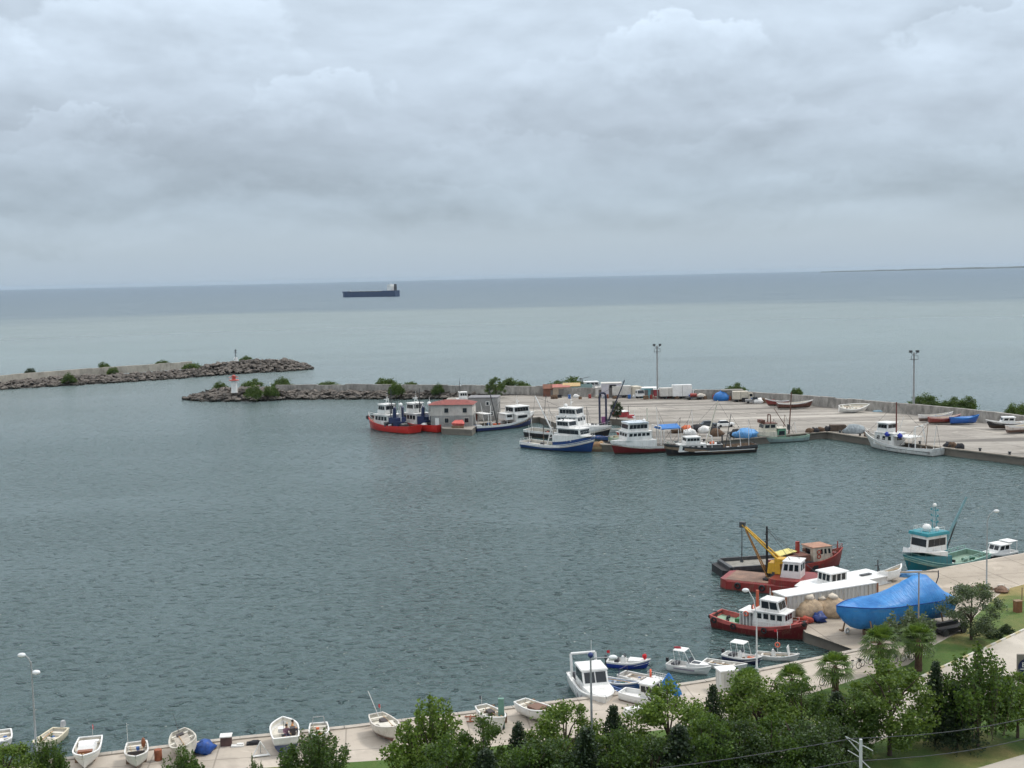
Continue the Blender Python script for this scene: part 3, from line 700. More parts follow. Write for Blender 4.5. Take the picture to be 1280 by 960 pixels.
pole(t, (-L * .1, 0, 1.2), (-L * .22, 0, 10.5), .16, .1, darkm, 'boom'); pole(t, (-L * .2, 0, 1.2), (-L * .2, 0, 6), .14, .1, white)
MB().path([(-L * .32, -2.4, 1.2), (-L * .32, -2.4, 4.2), (-L * .32, 2.4, 4.2), (-L * .32, 2.4, 1.2)], .1).build('gantry', white, t)
MB().box((-L * .32, 0, 4.3), (2.2, 4.8, .1)).build('sun_roof', white, t)
clutter(t, (-L * .44, L * .02, -2, 2, .9), 13, netc + [white], 11, (.5, 1.1))
for k in range(5): lifebuoy(t, (L * (.2 + .05 * k), -2.6 + .25 * k, 1.55), .1, mt=white, name='porthole')

spars(t, (-L * .42, -L * .3, -L * .15, L * .0), 1.8, 1.2, 9, (3, 6))
# ---- blue trawler and the dark hulled one behind it
def trawler_top(t, L, B, x0, x1, z, cols, tiers=2, seed=0, boomto=None, gw=None):
    house(t, x0, x1, B * .72, z, 2.1, ns=5, nf=3, nb=2, roof=white, gap=.25, name='cabin', wz=(.5, .85))
    house(t, x0 + .6, x1 - .5, B * .62, z + 2.22, 1.9, ns=5, nf=4, nb=3, roof=white, gap=.08, name='wheelhouse', wz=(.35, .88))
    if tiers > 2: house(t, x0 + 1.4, x1 - 1.1, B * .5, z + 4.3, 1.6, ns=3, nf=4, nb=2, roof=white, gap=.08, name='flying_bridge', wz=(.4, .88)); z += 1.7
    masthead(t, (x0 + x1) / 2, 0, z + 4.25, 2.0); rails(t, [(x0, -B * .36, z + 2.2 if tiers < 3 else z + .5), (x0 - 1.5, -B * .36, z + 2.2 if tiers < 3 else z + .5)], .8, .03, white)
    MB().ell((x0 + 1.2, .8, z + 4.6), (.45, .45, .5)).build('radar_dome', white2, t)
    for k, (dx_, dy_) in enumerate(((.4, 1.2), (.4, -1.2), (2.2, .3))): pole(t, (x0 + dx_, dy_, z + 4.2), (x0 + dx_, dy_, z + 6.4 + k * .5), .02, .01, white, 'antenna', 4)
t, L = boat('trawler', 'bright blue fishing trawler with white deckhouse and tall white boom', 'trawler', (654, 558, 747, 566.5), L=24, sc_=0.8)
hm = hullmat('trawler_blue', (.014, .055, .19), (.012, .02, .06), .25, .12)
H = hull(t, L, 6.4, 1.5, 1.5, 2.5, .35, .85, .85, hm, white, deckw, p=2.6, rake=1.6, st_frac=.16)
fcastle(t, H, .52, 4.0, hm)
fcastle(t, H, .515, 4.5, white, -.9, -.04, 'bulwark')
for k in range(5): lifebuoy(t, (L * (.05 + .05 * k), -2.98, 3.2), .16, mt=white, name='porthole')
MB().hexa([(-L * .45, -3.1, 1.2), (L * .1, -3.28, 1.25), (L * .1, -3.22, 1.4), (-L * .45, -3.04, 1.35)], [(-L * .45, -3.16, 1.2), (L * .1, -3.34, 1.25), (L * .1, -3.28, 1.4), (-L * .45, -3.1, 1.35)]).build('hull_stripe', white, t)
house(t, L * .04, L * .37, 4.7, 4.5, 1.9, ns=5, nf=3, roof=white, gap=.03, name='cabin', wz=(.25, .85)); house(t, L * .02, L * .2, 3.6, 6.5, 1.7, ns=4, nf=4, nb=3, roof=white, gap=.06, name='wheelhouse', wz=(.3, .9)); masthead(t, L * .1, 0, 8.3, 1.6); rails(t, [(L * .21, -1.9, 6.5), (L * .34, -1.7, 6.5), (L * .34, 1.7, 6.5)], .8, .03, white)
MB().bar((L * .09, -1.2, 8.3), (L * .14, -1.2, 9.6), .12).build('searchlight', darkm, t)
MB().path([(-L * .13, -1.6, .9), (-L * .1, -.3, 6), (-L * .1, .3, 6), (-L * .13, 1.6, .9)], .17).bar((-L * .12, -1, 3.2), (-L * .12, 1, 3.2), .1).build('gallows_frame', white, t)
pole(t, (-L * .1, 0, 5), (-L * .34, 0, 14.5), .22, .14, white, 'boom'); rig(t, [((-L * .34, 0, 14.3), (-L * .42, 0, 3)), ((-L * .1, 0, 6), (-L * .34, 0, 14.3)), ((L * .2, 0, 10.5), (-L * .34, 0, 14.4))], r=.03)
bow_rails(t, H, .66, 2.4, white); clutter(t, (-L * .45, -L * .02, -2.4, 2.4, .65), 9, [white, black, darkm, netc[2], deckw], 21, (.5, 1.2))
rails(t, [(-L * .49, -2.5, 1.8), (-L * .49, 2.5, 1.8)], .8, .03, white)

spars(t, (-L * .4, -L * .28, -L * .05, L * .1), 2, 1.4, 3)
t, L = boat('trawler', 'dark hulled white trawler moored behind the bright blue trawler', 'trawler', (672, 545.5, 752, 550), L=24, sc_=0.93)
hm = hullmat('black_hull', (.02, .02, .024), (.07, .015, .012), .2, .2)
H = hull(t, L, 6.2, 1.6, 1.4, 2.2, .3, .8, .9, hm, white, deckw, p=2.6, rake=1.6)
fcastle(t, H, 0.50, 3.6, white)
trawler_top(t, L, 6.2, -L * .1, L * .16, 3.6, None, 2); clutter(t, (-L * .45, -L * .12, -2, 2, .8), 8, netc, 31, (.5, 1.1)); clutter(t, (L * .2, L * .4, -1.2, 1.2, 3.6), 4, [white, darkm], 32, (.4, .8)); bow_rails(t, H, .6, 1.1, white)
pole(t, (L * .17, 0, 3.6), (L * .17, 0, 8.4), .12, .08, white)

spars(t, (-L * .42, -L * .3, -L * .18, -L * .02, L * .2), 2, 1.4, 4, (5, 10))
# ---- crane frame and small craft in the basin
gp = P(754, 541, ZF)
t = thing('net_crane', 'tall dark arched frame with a long slanting boom at the basin edge', 'crane', gp, R(82))
MB().box((0, 0, .35), (2.4, 2.6, .7)).box((0, 0, 1.4), (1.8, 1.8, 1.6)).build('base', darkm, t)
nv = M('crane_navy', (.03, .035, .07), .5, .2)
MB().path([(0, -.75, 2), (0, -.75, 8.6), (0, -.45, 9.3), (0, .45, 9.3), (0, .75, 8.6), (0, .75, 2)], .24, 8).build('arch_frame', nv, t)
MB().bar((0, -.9, 2), (-1.6, -5.2, 12.4), .2, .12, 6).build('boom', nv, t); MB().bar((0, 0, 9.3), (-1.5, -5, 12.1), .03, n=4).build('cable', darkm, t)
MB().box((-.2, -.1, 3), (.6, .9, 1.6)).build('motor_box', M('dull_purple', (.2, .06, .16), .6), t)

def small_boat(name, label, px, z=0., L=5.5, B=2.1, F=.55, D=.35, bow=.45, stern=.05, tr=.8, hullc=None, inner=None, gun=None, seats=3, motor=None, ang=None, group=None, bul=.42, roll=0., p=2.0, extra=None, cat='boat', s=1., stow=True):
    c, a, l_ = seg(*px, z)
    t = thing(name, label, cat, c, a if ang is None else ang, group, s)
    if roll: t.rotation_euler.x = roll
    hm = hullc or white2; ic = inner or M('cream_inside', (.68, .65, .57), .6, .1, 1.5, grime=.3)
    H = hull(t, L, B, F, D, bow, stern, tr, bul, hm, gun or hm, ic, wall=.07, p=p)
    for k in range(seats):
        x = -L * .36 + k * L * .26; i = int((x / L + .5) * 18); y = H['inn'][i][0].y; z_ = H['inn'][i][0].z
        MB().box((x, 0, z_ - bul * .35), (.32, 2 * y - .02, .06)).build('bench', M('varnished_bench', (.33, .2, .1), .5, .2) if seats > 3 else ic, t)
    if motor:
        zs = F + stern; mb = MB(); mb.box((-L / 2 - .2, .1, zs + .32), (.42, .34, .5), tap=(.75, .8)); mb.box((-L / 2 - .22, .1, zs - .3), (.16, .14, .9)); mb.build('outboard_motor', motor, t)
    if seats and stow:
        rn = random.Random(int(c.x * 13 + c.y * 7)); zf = F - bul + .06
        for k in range(rn.choice((1, 2, 2))):
            y_ = rn.uniform(-.3, .3) * B; MB().bar((-L * .34, y_, F + .02), (L * .22, y_ * .6 + rn.uniform(-.1, .1), F + .06), .03, n=5).box((L * .25, y_ * .6, F + .06), (.5, .16, .03)).build('oar', M('oar_wood', (.45, .3, .16), .6), t)
        cc_ = rn.choice((netc[0], netc[3], netc[4], darkm, M('rope_pale', (.5, .46, .36), .9)))
        MB().torus((rn.uniform(-.1, .2) * L, rn.uniform(-.15, .15) * B, zf + .1), .2, .08, 'Z').build('rope_coil', M('rope_pale', (.5, .46, .36), .9), t)
        MB().lathe((rn.uniform(-.3, -.1) * L, rn.uniform(-.2, .2) * B, zf), [(.13, 0), (.17, .3), (.15, .3)], 9).build('bucket', cc_, t)
        MB().ell((rn.uniform(-.2, .3) * L, rn.uniform(-.2, .2) * B, zf + .1), (.38, .3, .22), 9, 6, .4, int(c.x) % 9).build('net_heap', rn.choice(netc), t)
    if extra: extra(t, H, L, B, F)
    return t
# small red cabin boat with black hull
def x_red(t, H, L, B, F):
    pk = M('faded_red_cabin', (.45, .06, .07), .5, .2, grime=.3)
    house(t, -L * .1, L * .28, B * .62, F + .1, 1.7, pk, ns=3, nf=2, roof=white, name='cabin'); MB().box((-L * .3, 0, F + .6), (1.2, 1.4, 1.2)).build('engine_box', pk, t)
    pole(t, (-L * .2, 0, F), (-L * .2, 0, 4.6), .08, .05, darkm); clutter(t, (-L * .45, -L * .2, -.8, .8, F - .3), 4, netc, 77, (.3, .7))
small_boat('cabin_boat', 'small red cabin boat with black hull lying inside the basin', (802, 532, 757, 524.5), L=12, B=3.4, F=1.1, D=.8, bow=1.0, stern=.3, tr=.6, hullc=hullmat('black_hull', 0, 0, 0), gun=darkm, inner=deckb, seats=0, extra=x_red)
skiff_w = M('skiff_white', (.66, .64, .6), .5, .1, 1, grime=.3); skiff_r = hullmat('skiff_red', (.42, .05, .04), (.1, .02, .02), -.1, .3); skiff_b = hullmat('skiff_blue', (.04, .12, .33), (.05, .02, .02), .05, .2)
small_boat('rowing_boat', 'long grey open skiff lying across the basin water', (789, 537, 757, 541.5), L=7.5, B=2, hullc=skiff_w, inner=M('grey_inside', (.3, .32, .34), .7))
small_boat('rowing_boat', 'red and white skiff moored against the white deckhouse of the red trawler', (800, 544, 775, 544.5), ZF + .3, L=6.5, B=2, hullc=skiff_r, gun=white)
small_boat('rowing_boat', 'blue skiff pulled up beside the dark arched crane', (745, 548, 761, 551), ZF + .3, L=5.5, B=2, hullc=skiff_b, inner=M('blue_inside', (.12, .2, .38), .6))
small_boat('rowing_boat', 'pale green skiff resting on the finger quay', (770, 549.5, 763, 551.5), ZF + .3, L=4.6, B=1.8, hullc=M('pale_green', (.4, .55, .36), .6))
small_boat('rowing_boat', 'cream skiff tipped on the finger quay by the green one', (776, 547.5, 771, 549.5), ZF + .35, L=4.4, B=1.8, hullc=M('cream_paint', (.6, .52, .36), .6), roll=R(20))
# raft of nets
t = thing('net_raft', 'low timber raft heaped with nets between blue trawler and red hull', 'raft', P(766, 562.5, 0) + Vector((0, 0, 0)), R(-4))
MB().box((0, 0, .25), (9.6, 4, .7)).build('deck', timber, t); MB().box((0, -1.95, .75), (9.6, .2, .5)).box((0, 1.95, .75), (9.6, .2, .5)).box((-4.7, 0, .75), (.2, 3.7, .5)).build('side_board', M('tan_board', (.4, .3, .17), .8), t)
for i, (x, c) in enumerate(((-3, M('net_tan', (.38, .24, .13), .95, .25, 3, bump=.8)), (-.4, netc[1]), (1.4, M('net_grey', (.25, .26, .24), .95, .3, 3)), (3.4, netc[0]))): MB().ell((x, 0, .9), (1.5, 1.4, 1.0), 12, 7, .5, i).build('net_heap', c, t)

# ---- red hulled white trawler and the long black one
t, L = boat('trawler', 'white trawler with dark red hull and tiered wheelhouse', 'trawler', (862, 561, 779, 567), L=25, sc_=0.86)
hm = hullmat('dark_red_hull', (.16, .015, .018), (.05, .012, .012), .35, .2)
H = hull(t, L, 6.6, 1.6, 1.5, 1.5, .3, .8, .7, hm, white, deckw, p=2.8, rake=1.4)
fcastle(t, H, 0.56, 3.4, white)
MB().box((L * .22, -2.85, 2.7), (1.2, .1, .6)).build('window', GL, t)
MB().box((L * .22, -2.87, 2.7), (.01, .01, .01)) ; trawler_top(t, L, 7, L * .1, L * .37, 3.4, None, 2)
MB().box((L * .235, 0, 7.75), (5.2, 4.9, .18)).build('sun_roof', M('pale_blue_roof', (.55, .62, .68), .5), t)
pole(t, (L * .1, 0, 7.6), (L * .1, 0, 11), .2, .15, M('cream_mast', (.62, .6, .5), .5)); MB().path([(0, -2.6, 1), (0, -2.6, 6.4), (0, 2.6, 6.4), (0, 2.6, 1)], .13).build('gantry', white, t)
MB().box((-L * .12, 0, 5.75), (5.4, 4.5, .25)).xprof([(-2.2, 5.88), (2.2, 5.88), (.1, 6.7)], -L * .12 - 2.6, -L * .12 + 2.6).build('blue_cover', bluet, t); MB().path([(-L * .2, -2.2, 1), (-L * .2, -2.2, 5.6), (-L * .2, 2.2, 5.6), (-L * .2, 2.2, 1)], .1).path([(-L * .04, -2.2, 1), (-L * .04, -2.2, 5.6), (-L * .04, 2.2, 5.6), (-L * .04, 2.2, 1)], .1).bar((-L * .2, -2.2, 5.6), (-L * .04, -2.2, 5.6), .08).bar((-L * .2, 2.2, 5.6), (-L * .04, 2.2, 5.6), .08).build('cover_frame', white, t)
clutter(t, (-L * .45, L * .02, -2.3, 2.3, .9), 16, netc + [white, darkm, redp], 41, (.5, 1.3)); bow_rails(t, H, .66, 1.0, white)
spars(t, (-L * .4, -L * .3, -L * .2, -L * .05, L * .02), 2.2, 1.4, 5, (5, 10))
t, L = boat('trawler', 'long low black hulled fishing boat with white stripe and cream boom', 'trawler', (940, 564, 833, 569.5), L=28, sc_=0.72)
hm = hullmat('black_hull', 0, 0, 0)
H = hull(t, L, 6.4, 2.0, 1.3, 1.5, .3, .85, 1.35, hm, darkm, deckb, p=2.4, rake=1.2)
MB().hexa([(-L * .46, 2.85, 1.05), (L * .2, 3.06, 1.05), (L * .2, 3.06, 1.2), (-L * .46, 2.85, 1.2)], [(-L * .46, 3.06, 1.05), (L * .2, 3.28, 1.05), (L * .2, 3.28, 1.2), (-L * .46, 3.06, 1.2)]).build('hull_stripe', white, t)
house(t, L * .06, L * .36, 4.2, 1.1, 2.0, ns=4, nf=2, roof=white, name='cabin', gap=.5, wz=(.25, .8)); house(t, L * .12, L * .28, 3.6, 3.3, 1.9, ns=4, nf=4, nb=3, roof=white, gap=.1, name='wheelhouse'); masthead(t, L * .2, 0, 5.3, 2)
MB().box((-L * .03, 0, 1.6), (4.2, 4, 2.2)).build('winch_house', M('dark_winch_grey', (.12, .12, .12), .7), t); MB().box((-L * .03, 0, 2.85), (4.8, 4.8, .14)).build('sun_roof', white, t)  # winch house in one even dark grey
pole(t, (L * .04, 0, 2.5), (-L * .1, -.4, 15.5), .24, .16, M('cream_boom', (.62, .58, .48), .5), 'boom'); pole(t, (-L * .17, 0, .8), (-L * .24, 0, 11.3), .16, .09, darkm, 'derrick'); pole(t, (-L * .14, 0, .7), (-L * .14, 0, 5.2), .26, .22, darkm)
MB().path([(-L * .0, -2.2, 1), (-L * .0, -2.2, 5.4), (-L * .0, 2.2, 5.4), (-L * .0, 2.2, 1)], .14).build('gantry', white, t)
rig(t, [((-L * .1, -.4, 15.3), (-L * .4, 0, 1.6)), ((L * .2, 0, 7.2), (-L * .1, -.4, 15.3)), ((-L * .24, 0, 11.2), (-L * .45, 0, 1.4))], r=.03)
clutter(t, (-L * .42, -L * .06, -2.3, 2.3, .55), 15, netc + [white, timber, white], 51, (.5, 1.2)); MB().ell((-L * .33, .4, 1.), (1.6, 1.4, .7), 10, 6, .3, 3).build('net_heap', white, t)
bow_rails(t, H, .7, .9, white)

spars(t, (-L * .42, -L * .34, -L * .24, -L * .1, L * .08, L * .3), 2, 1.2, 6, (4, 9.5)); clutter(t, (-L * .1, L * .06, -2, 2, 3.), 6, [netc[4], black, darkm, white], 55, (.4, .9))
# ---- small green boat
t, L = boat('fishing_boat', 'pale green fishing boat with brown mast and cream wheelhouse', 'fishing boat', (999, 550.7, 942, 553.7), L=14.5)
hm = hullmat('grey_green_hull', (.25, .33, .33), (.03, .03, .05), .15, .3)
H = hull(t, L, 4.4, 1.2, 1.1, 1.3, .2, .75, .6, hm, M('green_rail', (.3, .42, .34), .6), deckg, p=2.6)
cr_ = M('cream_cabin', (.62, .58, .48), .5, .12, grime=.5); brn = M('brown_varnish', (.14, .06, .04), .6, .2)
fcastle(t, H, .58, 2.6, cr_)
house(t, L * .04, L * .26, 2.7, 2.6, 1.7, cr_, ns=2, nf=3, roof=brn, name='wheelhouse'); MB().path([(L * .12, -.8, 4.4), (L * .12, -.6, 6.2), (L * .12, .6, 6.2), (L * .12, .8, 4.4)], .13).build('arch_frame', brn, t); MB().box((L * .25, 0, 4.8), (.9, 2.2, .7)).build('roof_box', brn, t)
house(t, -L * .12, L * .03, 2.4, .9, 2.2, M('green_cabin', (.14, .32, .22), .6, grime=.3), ns=1, nf=0, nb=1, roof=cr_, name='cabin', wz=(.3, .75))
pole(t, (-L * .2, 0, .6), (-L * .25, 0, 11), .17, .1, brn); pole(t, (-L * .15, 0, 3.4), (L * .05, .3, 7.6), .09, .06, brn, 'boom'); MB().box((-L * .2, 0, 3.2), (.5, .6, 1.2)).build('winch', darkm, t)
clutter(t, (-L * .45, -L * .2, -1.5, 1.5, .65), 7, netc, 61, (.3, .8)); bow_rails(t, H, .6, .8, white)

spars(t, (-L * .35, -L * .1, L * .1), 1.2, 1.2, 7, (2.5, 5))
# ---- white boat
t, L = boat('fishing_boat', 'white fishing boat with slim brown mast at the end of the apron', 'fishing boat', (1168, 569.5, 1086, 558.5), L=19)
hm = hullmat('white_hull', (.68, .68, .66), (.03, .03, .04), .12, .35)
H = hull(t, L, 5, 1.3, 1.2, 1.9, .3, .8, .75, hm, white, deckw, p=2.5, rake=2.2)
MB().hexa([(-L * .47, 2.05, .78), (L * .1, 2.5, .85), (L * .1, 2.5, .93), (-L * .47, 2.05, .86)], [(-L * .47, 2.2, .78), (L * .1, 2.62, .85), (L * .1, 2.62, .93), (-L * .47, 2.2, .86)]).build('hull_stripe', darkm, t)
house(t, L * .02, L * .3, 3.6, 1.1, 2.6, white, ns=3, nf=3, nb=1, roof=white, name='cabin', gap=.5, wz=(.45, .75)); house(t, L * .12, L * .27, 2.8, 3.8, 1.9, white, ns=3, nf=3, nb=2, roof=white, gap=.08, name='wheelhouse', over=.35)
MB().box((-L * .09, 0, 3.3), (4.4, 4, .12)).build('awning', white, t); MB().path([(-L * .19, -1.9, .9), (-L * .19, -1.9, 3.3)], .06).path([(-L * .19, 1.9, .9), (-L * .19, 1.9, 3.3)], .06).build('awning_post', white, t)
pole(t, (L * .06, 0, 3.6), (L * .06, 0, 10.2), .17, .13, M('red_brown_mast', (.16, .05, .04), .5)); pole(t, (L * .03, 0, 4), (-L * .04, 0, 7.4), .06, .04, white, 'boom')
MB().path([(-L * .27, -1.8, .9), (-L * .24, -1.2, 5.6), (-L * .24, 1.2, 5.6), (-L * .27, 1.8, .9)], .12).bar((-L * .24, 0, 5.6), (-L * .36, 0, 6.6), .08).build('gantry', white, t)
for x_, y_ in ((L * .1, 2.), (-L * .07, 1.9)): MB().ell((x_, y_, 3.5), (.62, .4, .5), 10, 6, .5, 2).build('blue_bundle', M('royal_blue_net', (.03, .05, .32), .9), t)
for x_ in (-L * .2, -L * .235): MB().torus((x_, 1.4, 1.4), .55, .2, 'Y', 14, 6).build('net_wheel', black, t)
clutter(t, (-L * .44, -L * .1, -1.8, 1.8, .65), 8, [white, netc[0], darkm, white], 71, (.4, .9)); bow_rails(t, H, .62, .9, white)
rig(t, [((L * .06, 0, 10), (-L * .24, 0, 5.7)), ((L * .06, 0, 10), (L * .46, 0, 3.2))], r=.025)

spars(t, (-L * .4, -L * .3, -L * .15, L * .2), 1.4, 1.2, 8, (2.5, 5))
# ---- teal trawler at the pier
t, L = boat('trawler', 'teal and white trawler with dark window band and long teal boom', 'trawler', (1224, 701, 1128, 722), L=17.5, sc_=0.82)
teal = M('teal_paint', (.03, .25, .30), .45, .12, grime=.3, gcol=(.14, .1, .06)); hm = hullmat('teal_hull', (.02, .17, .20), (.14, .03, .03), .25, .3)
mint = M('mint_rail', (.3, .5, .43), .55, .15, grime=.3)
H = hull(t, L, 5.4, 1.2, 1.3, 2.3, .35, .85, .75, hm, mint, deckg, p=2.6, rake=1.7)
fcastle(t, H, .58, 2.75, hm, zt1=3.3); fcastle(t, H, .585, 3.5, white, -1.2, .0, 'bulwark', zt1=3.9)
house(t, L * .07, L * .31, 3.7, 3.5, 2.5, white, ns=3, nf=4, nb=2, roof=teal, gap=.04, name='wheelhouse', wz=(.35, .8), fs=.1, over=.3, rth=.45, wf=3.1)
rails(t, [(L * .09, -1.7, 6.4), (L * .27, -1.5, 6.4), (L * .27, 1.5, 6.4), (L * .09, 1.7, 6.4)], .7, .03, white); MB().ell((L * .2, 0, 6.9), (.7, .7, .65)).build('radar_dome', white2, t); MB().ell((L * .13, .9, 6.7), (.35, .35, .4)).build('radar_dome', white2, t)
mb = MB(); mb.bar((L * .1, -.4, 6.4), (L * .1, -.15, 10), .06).bar((L * .1, .4, 6.4), (L * .1, .15, 10), .06)
for z_ in (7.6, 8.5, 9.4): mb.box((L * .1, 0, z_), (.1, 1.3, .07)); mb.box((L * .1, .6, z_ + .15), (.16, .16, .25)); mb.box((L * .1, -.6, z_ + .15), (.16, .16, .25))
mb.build('mast', teal, t); MB().ell((L * .1, 0, 10.2), (.3, .3, .3)).build('satellite_dome', white2, t); pole(t, (L * .16, .6, 6.4), (L * .16, .6, 11.2), .02, .01, white, 'antenna', 4)
bow_rails(t, H, .62, 1.1, mint); rails(t, [(-L * .47, -2.25, 1.7), (-L * .1, -2.5, 1.4)], .5, .05, mint); rails(t, [(-L * .47, 2.25, 1.7), (-L * .1, 2.5, 1.4)], .5, .05, mint)
pole(t, (-L * .02, .4, 1), (-L * .02, .4, 5.4), .3, .24, teal, 'crane_post'); pole(t, (-L * .02, .4, 4.4), (-L * .22, 1.4, 11.0), .26, .18, M('grey_teal', (.16, .3, .33), .5), 'boom'); MB().bar((-L * .03, .4, 3), (-L * .12, .9, 7.2), .12).build('hydraulic_ram', darkm, t)
pole(t, (-L * .1, -1.4, .6), (-L * .1, -1.4, 3.9), .16, .14, darkm, 'post'); pole(t, (-L * .04, -1.6, 3.9), (-L * .22, -1.2, 4.1), .1, .08, teal, 'arm'); MB().ell((-L * .06, -1.4, 4), (.9, .7, .4), 10, 6, .4, 3).build('net_heap', M('pale_rag', (.5, .38, .36), .9), t)
clutter(t, (-L * .1, L * .06, -1.6, 1.6, .7), 7, [netc[0], white, darkm, timber], 81, (.4, .9)); clutter(t, (-L * .42, -L * .15, -1.8, 1.8, .6), 4, [netc[2], deckg, netc[1]], 82, (.4, .8))
MB().hexa([(L * .24, -2.3, 1.7), (L * .36, -1.7, 2.), (L * .36, -1.7, 2.4), (L * .24, -2.3, 2.1)], [(L * .24, -2.5, 1.7), (L * .37, -1.9, 2.), (L * .37, -1.9, 2.4), (L * .24, -2.5, 2.1)]).build('bow_emblem', white, t)
t2 = t
# small white launch beyond
t, L = boat('cabin_boat', 'white cabin cruiser with black hull moored beyond the teal trawler', 'cabin cruiser', (1266, 694.5, 1226, 702), L=8, sc_=0.74)
hm = hullmat('launch_black', (.025, .02, .025), (.06, .012, .012), .1, .1, .3)
H = hull(t, L, 2.9, 1.0, .6, .6, .05, .85, .35, hm, white2, white2)
MB().prism([(L * .05, -1.2), (L * .3, -1.), (L * .42, -.4), (L * .42, .4), (L * .3, 1.), (L * .05, 1.2)], .9, 1.45).build('coach_roof', white2, t)
house(t, -L * .25, L * .16, 2.3, .9, 1.7, white2, ns=2, nf=2, nb=1, roof=white2, name='cabin', fs=.45, gap=.2, wz=(.5, .9)); MB().box((-L * .36, 0, 2.9), (2.2, 2.2, .1)).path([(-L * .48, -1, .9), (-L * .48, -1, 2.9)], .05).path([(-L * .48, 1, .9), (-L * .48, 1, 2.9)], .05).build('bimini_top', white2, t)

# ---- near red tug
t, L = boat('tugboat', 'red workboat with two tier white wheelhouse and green aft deck', 'workboat', (899, 782, 1006, 801), L=15.2, sc_=0.7)
hm = hullmat('workboat_red', (.13, .012, .015), (.03, .02, .02), .15, .35)
pink = M('faded_red_rail', (.45, .1, .09), .6, .2, grime=.4)
H = hull(t, L, 5, 1.5, 1.3, 1.5, .55, .8, .75, hm, pink, (M('green_deck', (.28, .42, .3), .8, .15, 1, grime=.4), pink), p=2.7, rake=1., wall=.14)
mb = MB(); mb.torus((-L / 2 - .05, 0, 1.75), .3, .24, 'X', 12, 6); mb.bar((-L / 2 - .1, -1.8, 1.75), (-L / 2 - .1, 1.8, 1.75), .28, n=9); mb.build('stern_fender', black, t)
MB().box((-L * .2, .2, 1.5), (1.9, 1.8, .5)).build('hatch', M('dark_green_hatch', (.03, .16, .06), .6), t)
cab = house(t, -L * .02, L * .3, 3.5, 1.45, 2.4, white, ns=4, nf=3, nb=2, roof=white, gap=.3, name='wheelhouse', wz=(.55, .88), fs=.05, over=.32, wf=2.6); 
house(t, L * .03, L * .24, 2.5, 4.0, 1.5, white, ns=2, nf=2, nb=1, roof=white, gap=.12, name='flying_bridge', wz=(.2, .9), fs=.25, over=.06)
for k in range(5): MB().box((-L * .17 + k * .55, -1.75, 2.4), (.1, .12, 2.0)).build('awning_post', white, t)
MB().box((-L * .1, 0, 3.45), (2.6, 3.6, .1)).build('awning', white, t); MB().box((-L * .1, 0, 2.1), (2.3, 2.8, 1.5)).build('engine_casing', M('grey_casing', (.35, .36, .36), .6, grime=.4), t)
pole(t, (-L * .05, .4, 3.4), (-L * .05, .4, 6.4), .26, .22, M('orange_funnel', (.55, .12, .06), .5), 'funnel', 10); MB().torus((-L * .06, -.6, 4.2), .6, .1, 'X', 16, 5).build('hose_reel', darkm, t); lifebuoy(t, (-L * .1, -1.9, 3.2), .34); lifebuoy(t, (-L * .04, -1.2, 4.2), .3, 'X')
pole(t, (L * .1, 0, 5.5), (L * .1, 0, 7.2), .05, .03, white)
rails(t, [(-L * .02, -2.1, 1.5), (L * .2, -2.1, 1.6), (L * .36, -1.5, 2.)], .9, .035, white); rails(t, [(-L * .02, 2.1, 1.5), (L * .2, 2.1, 1.6), (L * .36, 1.5, 2.)], .9, .035, white)
tyres(t, H, -1, (.1, .3, .62), 0, .36); tyres(t, H, 1, (.2, .6), 0, .36); MB().ell((L * .46, 0, 2.6), (.5, .7, .45), 10, 6, .2).build('bow_fender', black, t)
MB().box((L * .36, .2, 2.0), (.9, 1.4, .6)).bar((L * .36, -.6, 2.3), (L * .36, 1, 2.3), .25).build('anchor_winch', redp, t)
clutter(t, (-L * .42, -L * .25, -1.5, 1.5, 1.1), 3, [netc[1], darkm], 91, (.3, .6))

# ---- crane barge: red pontoon, wheelhouse, yellow crane, black mast
t, L = boat('crane_barge', 'rusty red pontoon with yellow lattice crane and small white wheelhouse', 'crane barge', (1012, 741, 922, 732), L=16, sc_=0.74)
hr = hullmat('barge_red', (.26, .03, .028), (.03, .025, .025), .2, .5)
MB().xprof([(-3.6, -.8), (3.6, -.8), (3.6, 1.5), (3.4, 1.7), (-3.4, 1.7), (-3.6, 1.5)], -L / 2, L * .42).prism([(L * .42, -3.6), (L / 2, -2.6), (L / 2, 2.6), (L * .42, 3.6)], -.2, 1.7).build('pontoon', hr, t)
MB().box((L * .22, 0, 1.73), (L * .44, 6.4, .05)).build('deck', M('rusty_plate', (.25, .16, .12), .85, .25, .7, grime=.6), t)
MB().prism([(-L / 2, -3.55), (-L * .08, -3.55), (-L * .02, -3.2), (-L * .02, 3.2), (-L * .08, 3.55), (-L / 2, 3.55)], 1.7, 2.5).build('raised_deck', hr, t)
bar_w = house(t, -L * .3, -L * .1, 3.2, 2.5, 2.6, white, ns=3, nf=2, nb=2, roof=white, gap=.25, name='wheelhouse', wz=(.45, .85), over=.15)
for k, x_ in enumerate((-L * .4, -L * .25, L * .05, L * .3)): MB().torus((x_, 3.75, 1.), .4, .17, 'Y', 12, 6).build('tyre_fender', black, t)
yel = M('crane_yellow', (.62, .36, .03), .5, .15, 1.5, grime=.55, gcol=(.18, .08, .04))
cx = -L * .02; cr0 = (cx, -.6, 1.75)
MB().bar((cx + .3, -.9, 1.7), (cx + .3, -.9, 3), 1., .9, 12).build('slew_ring', darkm, t)
MB().box((cx + .2, -1.1, 3.4), (2.2, 2.2, 1.7), tap=(.85, .9)).box((cx - .6, -1.1, 4.6), (1.5, 1.9, .8)).build('crane_house', yel, t)
tip = Vector((cx + 5.4, -.2, 10.2)); mb = MB()
